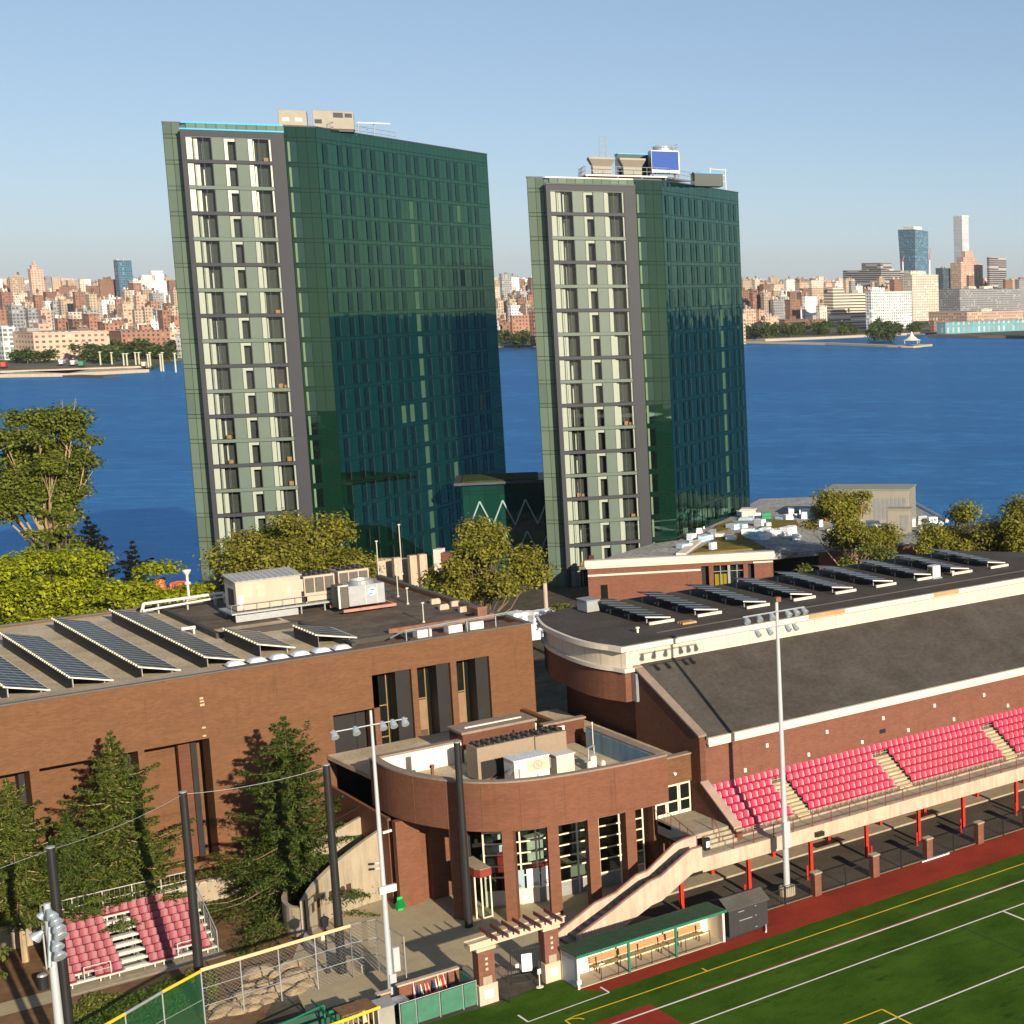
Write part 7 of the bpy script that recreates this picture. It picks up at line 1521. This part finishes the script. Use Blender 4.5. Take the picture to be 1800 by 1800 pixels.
for i, (u, v, D) in enumerate(((985, 1075, 165), (998, 1078, 163), (1245, 960, 0))):
    if D == 0: continue
    p = AD(u, v, D); deciduous(p.x, p.y, p.z-1.5, p.z+.9, 1.6, ["left of the two small green bushes at the foot of the shorter tower", "right of the two small green bushes at the foot of the shorter tower"][i], TG, 60+i, 700, .3, .2, name="bush", group="bushes at the tower foot")
# ================================================================ the city across the river
CG = -16.5
ta, tb = Vector((*W(.5, .86), 0)), Vector((*W(-.86, .5), 0)); ta.normalize(); tb.normalize(); CROT = math.atan2(ta.y, ta.x)
def colx(P):   # pixel column of a point
    r = P[0]*cy_-P[1]*sy_; f = P[0]*sy_+P[1]*cy_; z = -H_*.3; return PX_+F_*r/(f*cp_-z*sp_)
def reach(P, d, u, mx):
    for k in range(1, 200):
        if (colx(P+d*(mx*k/200))-u)*(1 if d is ta else -1) >= 0: return mx*k/200
    return mx
def hillmat(name, c1, c2, sc):
    m, nt, p, out = newmat(name); nt.links.new(mixc(nt, ramp(nt, noise(nt, ocoord(nt), sc, 6, .7), .35, .65), c1, c2), p.inputs['Base Color']); p.inputs['Roughness'].default_value = .95; p.inputs['Specular IOR Level'].default_value = .05; return m
CITY = hillmat("city_ground", (.16, .15, .13), (.07, .09, .05), .01)
shore = [(-900, 655), (0, 652), (150, 648), (240, 643), (262, 648), (300, 632), (420, 622), (640, 616), (880, 608), (1000, 606), (1200, 600), (1310, 597), (1420, 592), (1540, 588), (1640, 586), (1800, 590), (2400, 588)]
sp = [G(u, v, -18.6) for u, v in shore]; b = MB()
for a, c in zip(sp, sp[1:]):
    b.face([(a.x, a.y, -18.5), (c.x, c.y, -18.5), (c.x*13000/c.length, c.y*13000/c.length, -18.5), (a.x*13000/a.length, a.y*13000/a.length, -18.5)]); b.face([(a.x, a.y, -21), (c.x, c.y, -21), (c.x, c.y, -18.5), (a.x, a.y, -18.5)])
tag(b.build("far_ground", CITY), kind="structure")
FAC = {}
def fac(nm, *a, **k):
    if nm not in FAC: FAC[nm] = facade(nm, *a, **k)
    return FAC[nm]
RED = fac("red_brick_block", (.31, .165, .12), (.10, .07, .06), 3.6, 3.4, .42, .5); BRN = fac("brown_brick_block", (.22, .125, .09), (.07, .05, .045), 3.4, 3.2, .42, .5)
PNK = fac("pink_stone_block", (.54, .38, .29), (.20, .15, .13), 4.4, 3.8, .5, .45); TNB = fac("tan_block", (.42, .33, .25), (.12, .10, .09), 3.6, 3.3, .45, .5)
CRM = fac("cream_block", (.58, .51, .42), (.16, .15, .15), 3.8, 3.5, .45, .5); WTB = fac("white_block", (.78, .75, .70), (.20, .23, .27), 3.6, 3.5, .5, .42)
GRB = fac("grey_block", (.30, .30, .31), (.07, .09, .11), 3.4, 3.4, .6, .5); DGB = fac("dark_glass_block", (.07, .10, .13), (.04, .07, .10), 2.6, 3.6, .85, .7, rough=.35)
BND = fac("banded_dark_block", (.30, .28, .27), (.035, .04, .05), 30, 4.2, 1.0, .55); BNW = fac("banded_white_block", (.72, .62, .52), (.13, .10, .08), 30, 3.6, 1.0, .45)
GLS = fac("blue_glass_block", (.12, .22, .30), (.05, .12, .19), 3.0, 3.8, .8, .7, rough=.25); WGL = fac("white_glass_block", (.70, .72, .70), (.22, .28, .30), 3.8, 3.3, .7, .6); OLV = fac("olive_block", (.40, .30, .17), (.12, .09, .05), 2.6, 9, .35, .85)
TEAL = fac("teal_shed", (.12, .30, .36), (.5, .52, .5), 9, 8, .35, .7); ROOFM = M("far_roof", (.30, .27, .24), .9, var=.25, vs=.05)
def tower_block(u0, u1, u2, vt, vb, mt, label, D=None, name="city_building", setbacks=(), cap=None, group="buildings across the river", bulk=None):
    """block whose near corner stands at column u1, shaded face back to u0, sunlit face back to u2"""
    P = G(u1, vb, CG) if D is None else AD(u1, 520, D); P = Vector((P.x, P.y, 0)); h = HZ(vt, P)-CG
    w = reach(P, ta, u2, 600); d = reach(P, tb, u0, 600) if u0 < u1 else 12
    o = empty(name, (P.x, P.y, CG-2), label, "building", group, CROT)
    MB().box(0, 0, 0, w, d, h+2).build("walls", mt, o, loc=(0, 0, 0), world=False)
    b = MB(); t = .35; b.box(-t, -t, h+2, w+t, d+t, h+2.9); b.build("parapet", mt if cap is None else cap, o, loc=(0, 0, 0), world=False)
    rnd = random.Random(int(u1*7+vt)); b = MB(); nb = bulk if bulk is not None else rnd.randint(1, 4)
    for k in range(nb): x, y, s = rnd.uniform(.08, .7)*w, rnd.uniform(.08, .7)*d, rnd.uniform(.08, .2)*w; b.box(x, y, h+2.9, x+s, y+min(s*1.2, d*.2), h+2.9+rnd.uniform(1.5, 5)*(1 if h < 60 else .6))
    if b.v: b.build("roof_bulkhead", rnd.choice([ROOFM, mt, CRM]), o, loc=(0, 0, 0), world=False)
    hh = h+2
    for (a0, a1, c0, c1, vv) in setbacks:
        h2 = HZ(vv, P)-CG+2; MB().box(a0*w, c0*d, hh+.9, a1*w, c1*d, h2).build("upper_storeys", mt, o, loc=(0, 0, 0), world=False)
    if rnd.random() < .3 and h < 70:
        x, y = rnd.uniform(.2, .8)*w, rnd.uniform(.2, .8)*d; t = MB(); t.lathe((x, y, hh+4), [(1.6, 0), (1.7, 3.2), (.1, 4.6)], 8); [t.tube((x+sx_, y+sy2, hh+.9), (x+sx_, y+sy2, hh+4), .15, k=4) for sx_ in (-1.1, 1.1) for sy2 in (-1.1, 1.1)]; t.build("water_tank", M("tank_wood", (.12, .08, .06), .9), o, loc=(0, 0, 0), world=False)
    return o
LM = [
 (-60, 8, 14, 575, 628, WGL, "white and blue building cut by the left frame edge on the far shore"),
 (12, 62, 182, 586, 629, PNK, "long pale pink warehouse with a dark olive side, far left waterfront"),
 (182, 216, 291, 584, 621, RED, "red brick waterfront warehouse with a brown side, right of the pink one"),
 (284, 291, 345, 586, 616, PNK, "pinkish low block partly hidden by the taller tower's left edge, waterfront"),
 (-20, 18, 95, 556, 578, WTB, "long low white-roofed hall behind the pink warehouse"), (56, 66, 150, 523, 560, BRN, "brown apartment slab with many pale windows above the white hall"),
 (-40, 2, 27, 517, 556, RED, "plain red-brown block at the left frame edge"), (222, 243, 277, 517, 556, RED, "stepped dark red apartment block below the slim glass tower"),
 (262, 268, 294, 521, 553, WTB, "small white tiered block right of the dark red one"), (228, 236, 290, 494, 520, WTB, "broad white block under the red-roofed turret"),
 (18, 20, 42, 487, 505, TNB, "brownish tan block on the left skyline"), (146, 150, 184, 503, 540, BRN, "brown mid-rise with small windows near the middle of the left shore"),
 (176, 177, 202, 492, 520, BRN, "brown block left of the slim glass tower"), (205, 212, 233, 458, 505, GLS, "slim white and blue glass tower on the left skyline"),
 (52, 58, 78, 474, 505, PNK, "tan turreted tower with a small cap on the left skyline"), (190, 205, 220, 552, 574, RED, "orange-red brick block behind the red warehouse"),
 (868, 872, 905, 505, 545, CRM, "grey-cream block seen in the gap between the two towers"), (895, 902, 930, 556, 595, RED, "red-brown waterfront block seen in the gap between the towers"),
 (868, 870, 893, 568, 592, BRN, "brown low block at the left of the gap between the towers"), (880, 884, 898, 482, 505, GRB, "pale stepped tower top in the gap between the towers"),
 (1296, 1304, 1343, 534, 556, CRM, "cream block with blue rooftop units just right of the shorter tower"), (1300, 1306, 1346, 557, 578, WTB, "low white striped building just right of the shorter tower, at the trees"),
 (1344, 1346, 1364, 557, 580, PNK, "narrow pink block right of the low white striped building"), (1343, 1364, 1384, 530, 558, PNK, "block with brown side and beige front behind the riverside trees"),
 (1368, 1380, 1411, 522, 546, GRB, "grey blank-walled block left of the white banded building"), (1384, 1402, 1466, 546, 566, WTB, "row of small white houses behind the riverside trees"),
 (1370, 1380, 1422, 563, 577, BRN, "low brown brick block directly behind the riverside trees, left"), (1422, 1427, 1448, 563, 577, BRN, "low brown brick block directly behind the riverside trees, right"),
 (1448, 1466, 1524, 517, 573, BNW, "white banded stepped building left of the tall white glazed block"), (1521, 1533, 1600, 514, 576, WGL, "tall white glazed block with a round white top, on the right waterfront"),
 (1484, 1550, 1592, 476, 530, BND, "broad dark banded block with a box on top, right skyline"), (1586, 1605, 1648, 484, 562, CRM, "beige block with a grid of windows between the glazed block and the long grey one"),
 (1645, 1688, 1792, 509, 556, GRB, "very long grey glazed block with a dark left side on the right shore"), (1632, 1634, 1745, 499, 522, BRN, "long brown roof storey above the long grey block"),
 (1632, 1700, 1798, 550, 568, PNK, "long low pinkish building in front of the long grey block"), (1636, 1642, 1662, 565, 580, RED, "low brick shed at the left end of the teal pier"),
 (1646, 1662, 1890, 568, 584, TEAL, "teal and white pier shed along the right edge shore"), (1646, 1658, 1671, 472, 500, DGB, "dark glass block left of the stepped pink tower"),
 (1672, 1690, 1728, 463, 500, PNK, "stepped pink stone tower in front of the slim slab tower"), (1736, 1740, 1769, 453, 490, BND, "dark banded tower near the right frame edge"),
 (1786, 1792, 1860, 492, 548, GRB, "steel-grey lattice-fronted block at the right frame edge")]
LB = []
for q in LM:
    u0, u1, u2, vt, vb, mt, lb = q
    if vb <= 530 or mt is DGB or vt < 500 and vb < 560 and False: D = 3300 if u1 > 900 else 2600
    else: D = None
    sb = ()
    if "dark banded block" in lb: sb = ((.3, .75, .2, .7, 462),)
    if "stepped pink stone" in lb: sb = ((.2, .8, .2, .8, 452), (.35, .7, .3, .7, 441))
    if "turreted" in lb: sb = ((.15, .7, .2, .8, 466), (.3, .5, .4, .6, 460))
    if "white banded" in lb: sb = ((.1, .35, .3, .6, 511), (.55, .85, .3, .6, 511))
    if "tall white glazed" in lb: sb = ((.05, .35, .2, .8, 505),)
    if "beige block with a grid" in lb: sb = ((.02, .6, .2, .8, 476),)
    if "stepped dark red" in lb: sb = ((.0, .35, .2, .8, 497),)
    if "broad white block" in lb: sb = ((.3, .7, .2, .8, 483), (.6, .95, .2, .8, 476))
    tower_block(u0, u1, u2, vt, vb, mt, lb, D, setbacks=sb); LB.append((u0, u2, vt, vb))
# landmark towers with their own outlines
P = AD(1606, 480, 3900); g = empty("city_building", (P.x, P.y, CG), "tall blue glass tower with flared notched corners and a crane beside it, right skyline", "building", "buildings across the river", CROT)
px = 2700/2870; Ht_ = HZ(404, P)-CG; Ww = 22; SC = 3900/2700
b = MB(); b.v = [(-14, -14, 0), (16, -14, 0), (16, 14, 0), (-14, 14, 0), (-16, -17, Ht_*.55), (18, -17, Ht_*.55), (18, 15, Ht_*.55), (-16, 15, Ht_*.55), (-18, -20, Ht_), (18, -18, Ht_-3), (18, 16, Ht_-3), (-17, 17, Ht_)]
for q in ((0,1,5,4),(1,2,6,5),(2,3,7,6),(3,0,4,7),(4,5,9,8),(5,6,10,9),(6,7,11,10),(7,4,8,11),(8,9,10,11)): b.f.append(q); b.m.append(0)
b.v = [(x*SC, y*SC, z) for x, y, z in b.v]; b.build("walls", GLS, g, loc=(0,0,0), world=False); MB().box(-17, -17, Ht_, 14, 14, Ht_+7).build("crown", WTB, g, loc=(0,0,0), world=False)
P = AD(1691, 480, 4600); h = HZ(381, P)-CG; g = empty("city_building", (P.x, P.y, CG), "very slim plain grey slab tower, tallest on the right skyline", "building", "buildings across the river", CROT)
MB().box(-15, -15, 0, 15, 15, h).build("walls", fac("slab_tower", (.42, .44, .48), (.36, .38, .42), 3.4, 4, .5, .5), g, loc=(0,0,0), world=False); MB().box(-15.4, -15.4, h, 15.4, 15.4, h+3).build("cap", WTB, g, loc=(0,0,0), world=False)
for u, v0, v1, D, lb in ((1634, 436, 478, 3800, "red and white tower crane right of the blue glass tower"), (1587, 448, 472, 3850, "pale tower crane left of the blue glass tower")):
    P = AD(u, v1, D); Q = AD(u, v0, D); b = MB(); b.tube((P.x, P.y, P.z-60), (P.x, P.y, (P.z+Q.z)/2), 1.7, k=4); o = b.build("crane_mast", WTB, None, loc=(P.x, P.y, CG)); tag(o, lb, "crane"); o.name = "tower_crane"; b = MB(); b.tube((P.x, P.y, (P.z+Q.z)/2), Q+Vector((2, -2, 0)), 1.1, .5, k=4); b.build("jib", M("crane_red", (.5, .12, .08), .6), o)
# filler blocks, row behind row to the skyline
rnd = random.Random(77); MT = [RED, BRN, TNB, CRM, PNK, WTB, GRB, RED, BRN, TNB, TNB]
cn = {id(RED): "red brick", id(BRN): "brown brick", id(TNB): "tan", id(CRM): "cream", id(PNK): "pinkish", id(WTB): "white", id(GRB): "grey"}
zones = [(-25, 330, "left of the taller tower", 1), (866, 936, "in the gap between the towers", 1), (1300, 1490, "right of the shorter tower", 1.05), (1490, 1830, "toward the right frame edge", 1.2)]
rows = [(1250, 0), (1400, 0), (1560, 1), (1750, 1), (2000, 2), (2300, 2), (2700, 2), (3200, 3), (4000, 3), (4500, 3), (5200, 3), (6300, 3), (7600, 3)]
rn = ["near shore", "midway back", "far back", "on the skyline"]
count = {}; tot = 0; FB = MB(); ctr = Matrix(((ta.x, ta.y), (-ta.y, ta.x)))
for D, rk in rows:
    for (ua, ub, zn, dens2) in zones:
        u = ua+rnd.uniform(-10, 5)
        while u < ub:
            w = rnd.uniform(11, 27)*(1.1 if rk < 2 else .9); Dj = D*rnd.uniform(.95, 1.06)
            base = 490+(H_-CG)*2870/Dj; top_lo = base-rnd.uniform(*((7, 16), (10, 26), (20, 42), (40, 60))[rk])*2870/Dj
            if rnd.random() < .2: top_lo -= rnd.uniform(2, 9)*(1600/Dj)
            top_lo = max(top_lo, 484 if ua > 1400 else 486); top_lo += rnd.uniform(-1, 4) if rk == 3 else 0
            if (ua < 1300 or rk >= 2 or ua < 1400 and u+w < 1372) and (ua < 1400 or rk >= 3) and not any(a_-2 < u+w*.5 < c_+2 and vt_-3 < top_lo and base < vb_+3 for a_, c_, vt_, vb_ in LB) and base < (632 if ua < 0 else 586):
                mt = rnd.choice(MT); dw = rnd.uniform(.2, .4)*w
                hcl = "taller" if base-top_lo > 30 else "mid-height" if base-top_lo > 18 else "low"
                key = (cn[id(mt)], hcl, rk, zn)
                count[key] = count.get(key, 0)+1
                if tot >= 250:
                    P = AD(u+dw, 520, Dj); X, Y = ctr @ Vector((P.x, P.y)); h = HZ(top_lo, P)-CG; wx = w*.8*Dj/2870; dy = w*.5*Dj/2870
                    FB.box(X, Y, 0, X+wx, Y+dy, h+2, MT.index(mt)); FB.box(X+wx*.2, Y+dy*.2, h+2, X+wx*.5, Y+dy*.6, h+2+rnd.uniform(1, 6), MT.index(mt)); tot += 1; u += w*rnd.uniform(.9, 1.15)/dens2; continue
                o = tower_block(u, u+dw, u+w, top_lo, base, mt, None, Dj); tot += 1
                o["label"] = "%s %s block %s, %s" % (hcl, cn[id(mt)], rn[rk], zn)
            u += w*rnd.uniform(1.0, 1.35)/dens2
rs = random.Random(123)   # the city goes on behind the towers and past the frame
for D in (1250, 1420, 1650, 1950, 2400, 3000, 3800, 4800, 6300):
    for ua, ub in ((-420, -25), (330, 866), (936, 1300), (1830, 2150)):
        u = ua
        while u < ub:
            w = rs.uniform(14, 34); hh = rs.uniform(12, 30) if D < 2000 else rs.uniform(25, 60); base = 490+(H_-CG)*2870/D
            if base < 606:
                P = AD(u, 520, D*rs.uniform(.96, 1.04)); X, Y = ctr @ Vector((P.x, P.y)); wx = w*.8*D/2870; mi = rs.randrange(len(MT)); FB.box(X, Y, 0, X+wx, Y+wx*.7, hh, mi); FB.box(X+wx*.2, Y+wx*.2, hh, X+wx*.5, Y+wx*.5, hh+rs.uniform(1, 5), mi)
            u += w*1.05
MTU = MT; tag(FB.build("distant_buildings", MTU, None, loc=(0, 0, CG-2), rotz=CROT, world=False), "dense mass of small tan and brick buildings filling the horizon behind the nearer blocks", "buildings", None, "stuff")
# hills on the horizon
b = MB(); rnd = random.Random(2); prev = None
for k in range(60):
    r_ = -9500+k*210; f_ = 11500; x, y = W(r_, f_); hz_ = 10+16*max(0, math.sin(k*.31+1))+rnd.uniform(0, 6); cur = ((x, y), hz_)
    if prev: 
        (x0, y0), h0 = prev; bx_, by_ = W(r_, f_+900); bx0, by0 = W(r_-210, f_+900)
        b.face([(x0, y0, -19), (x, y, -19), (x*1.01, y*1.01, hz_), (x0*1.01, y0*1.01, h0)]); b.face([(x0*1.01, y0*1.01, h0), (x*1.01, y*1.01, hz_), (bx_*1.05, by_*1.05, -19), (bx0*1.05, by0*1.05, -19)])
    prev = cur
tag(b.build("hills", hillmat("hill_woods", (.05, .07, .04), (.09, .10, .06), .004)), kind="structure")
# piers, promenade, tent, riverside trees
def strip(name, pts, z0, z1, w, mat, label=None, cat=None):
    b = MB()
    for (ua, va), (ub, vb_) in zip(pts, pts[1:]):
        a, c = G(ua, va, z1), G(ub, vb_, z1); d = Vector((c.x-a.x, c.y-a.y)); L = d.length; d.normalize(); n2 = Vector((-d.y, d.x)); 
        if n2.dot(Vector((sy_, cy_))) < 0: n2 = -n2
        b.obox((a.x, a.y, z0), (d.x*L, d.y*L, 0), (n2.x*w, n2.y*w, 0), (0, 0, z1-z0))
    o = b.build(name, mat); tag(o, label, cat, kind=None if label else "structure"); return o
PIER = concrete("pier_concrete", (.50, .42, .32), .2)
strip("left_pier", [(-200, 664), (0, 658), (120, 656), (240, 650), (262, 649)], -21, -18.0, 60, PIER, "flat concrete pier with vehicles along the left far shore", "pier")
strip("timber_breakwater", [(92, 659), (182, 662)], -21, -19.2, 10, M("dark_timber", (.08, .06, .05), .9), "dark timber breakwater in the water before the left pier", "breakwater")
strip("long_pier", [(1306, 600), (1450, 603), (1560, 607), (1605, 608), (1639, 605)], -21, -18.3, 12, PIER, "long thin pier with railings reaching right into the river", "pier")
strip("promenade", [(1345, 596), (1450, 592), (1540, 588), (1630, 584)], -21, -17.8, 14, CONCL)
strip("right_quay", [(1630, 588), (1720, 590), (1900, 592)], -21, -17.6, 30, M("quay_dark", (.12, .10, .09), .9))
strip("pale_seawall", [(0, 652), (100, 649), (258, 643)], -18.4, -17.2, 6, CONCL)
P = G(1603, 604, -18.3); e = empty("white_tent", (P.x, P.y, -18.3), "white peaked tent at the end of the long pier", "tent"); b = MB(); b.lathe((0, 0, 0), [(8.5, 3), (5, 4.5), (2, 7), (.2, 11)], 8); b.build("canopy", WHT, e, loc=(0,0,0), world=False); b = MB(); [b.tube((8*math.cos(a), 8*math.sin(a), 0), (8*math.cos(a), 8*math.sin(a), 3.1), .25, k=5) for a in (0, 1.57, 3.14, 4.71)]; b.build("pole", WHT, e, loc=(0,0,0), world=False)
FT = leafmat("far_foliage", (.03, .055, .012), (.10, .14, .03), .15)
protos = []
def far_tree(P, h, r, label, grp="riverside trees"):
    if len(protos) < 4:
        rng = np.random.default_rng(50+len(protos)); rnd2 = random.Random(len(protos)); e = empty("riverside_tree", P, label, "tree", grp); b = MB(); b.tube((0, 0, 0), (0, 0, .5), .035, .02, k=5); b.build("trunk", BARK, e, loc=(0,0,0), world=False)
        cs = np.array([[rnd2.gauss(0, .22), rnd2.gauss(0, .22), .58+rnd2.gauss(0, .15)] for _ in range(14)]); n = 620; q = cs[rng.integers(0, 14, n)]+rng.normal(size=(n, 3))*.11; N = rng.normal(size=(n, 3))*.5+np.array([0, 0, .8]); N /= np.linalg.norm(N, axis=1)[:, None]
        quads("crown", q, N, .12+.08*rng.random(n), FT, rng, e, .8); protos.append(e); e.scale = (r*2, r*2, h); return
    c = copy_tree(rnd.choice(protos)); c.location = P; c.scale = (r*2, r*2, h); c.rotation_euler = (0, 0, rnd.uniform(0, 6)); c["label"] = label
rnd = random.Random(9)
for (u0, u1, v0, v1, n, lb) in ((1303, 1370, 588, 597, 12, "green riverside tree just right of the shorter tower"), (1370, 1510, 583, 592, 26, "green riverside tree below the white banded building"), (1536, 1632, 582, 588, 14, "green riverside tree below the glazed white block"), (1532, 1578, 594, 600, 9, "tree of the round clump standing on the long pier"), (876, 930, 600, 610, 11, "green riverside tree in the gap between the towers"), (0, 90, 630, 640, 9, "small green tree before the pink warehouse"), (140, 200, 622, 640, 9, "green tree between the pink and the red warehouse"), (200, 312, 618, 632, 22, "green tree behind the tall pier masts")):
    for k in range(n):
        P = G(rnd.uniform(u0, u1), rnd.uniform(v0, v1), -18.4); s = rnd.uniform(8, 15); far_tree(P, s, s*.55, lb)
for (u0, u1, v0, v1, n) in ((0, 300, 500, 570, 10), (1310, 1500, 520, 560, 8)):
    for k in range(n): P = G(rnd.uniform(u0, u1), rnd.uniform(v0+30, v1), -16); far_tree(P, 14, 8, "tree among the far blocks %s" % ("on the left" if u0 < 900 else "on the right"), "trees among the far blocks")
for k, (u, vt, vb) in enumerate(((177, 618, 641), (197, 619, 640), (218, 621, 642), (224, 621, 642), (239, 619, 641), (245, 619, 640), (261, 622, 645), (265, 619, 645), (283, 622, 648), (287, 619, 648), (309, 620, 650))):
    P = G(u, vb, -18.3); h = HZ(vt, P)+18.3; b = MB(); b.tube((P.x, P.y, -20), (P.x, P.y, -18.3+h), .55, .45, k=6); b.box(P.x-.8, P.y-.8, -18.3+h-.6, P.x+.8, P.y+.8, -18.3+h); tag(b.build("pier_mast", M("mast_olive", (.45, .45, .30), .6)), "%s of the tall pale masts on the left far pier, counted rightwards" % ["first", "second", "third", "fourth", "fifth", "sixth", "seventh", "eighth", "ninth", "tenth", "eleventh"][k], "mast", "tall masts on the left far pier")
for k, (u, v, w, mt, lb) in enumerate(((8, 646, 9, M("truck_red", (.5, .05, .03), .5), "red truck at the left end of the far pier"), (110, 641, 14, WTB, "white trailer on the far pier, left of the pair"), (131, 642, 17, WTB, "longer white trailer on the far pier, right of the pair"), (144, 644, 9, M("truck_green", (.02, .2, .12), .5), "green machine beside the white trailers on the far pier"), (254, 645, 10, CRM, "small pale kiosk at the end of the far pier"))):
    P = G(u, v, -18.0); e = empty("pier_vehicle", (P.x, P.y, -18), lb, "vehicle" if k < 4 else "kiosk", None, CROT+1.0); MB().box(-w/2, -1.3, .9, w/2*.55, 1.3, 3.6).build("body", mt, e, loc=(0,0,0), world=False); MB().box(w/2*.6, -1.2, .7, w/2, 1.2, 2.8).build("cab", mt, e, loc=(0,0,0), world=False)
    b = MB(); [b.tube((x, -1.35, .5), (x, 1.35, .5), .5, k=10) for x in (-w*.38, -w*.2, w*.4)]; b.build("wheel", DKM, e, loc=(0,0,0), world=False)
# ================================================================ summer haze over the river and city
hz = bpy.data.materials.new("haze_air"); hz.use_nodes = True; nt = hz.node_tree; nt.nodes.clear(); ho = nt.nodes.new("ShaderNodeOutputMaterial"); pv = nt.nodes.new("ShaderNodeVolumePrincipled")
pv.inputs['Color'].default_value = (.86, .91, 1.0, 1); pv.inputs['Density'].default_value = .00003; pv.inputs['Anisotropy'].default_value = .1; nt.links.new(pv.outputs[0], ho.inputs['Volume'])
b = MB(); b.box(-14500, -14500, -23.5, 14500, 14500, 230); tag(b.build("haze", hz), kind="stuff")

# every look-alike says which one it is, counted from the left
def ordinal(n):
    w = "zeroth first second third fourth fifth sixth seventh eighth ninth tenth eleventh twelfth thirteenth fourteenth fifteenth sixteenth seventeenth eighteenth nineteenth".split()
    t = {2: "twent", 3: "thirt", 4: "fort", 5: "fift", 6: "sixt"}
    return w[n] if n < 20 else t[n//10]+"ieth" if n % 10 == 0 else t[n//10]+"y-"+w[n % 10]
same = {}
for o in C.objects:
    if o.parent is None and o.get("label"): same.setdefault(o["label"], []).append(o)
for lb, os_ in same.items():
    if len(os_) > 1:
        for i, o in enumerate(sorted(os_, key=lambda q: colx(q.location if q.location.length > 1 else q.data.vertices[0].co))): o["label"] = "%s, %s from left" % (lb, ordinal(i+1))
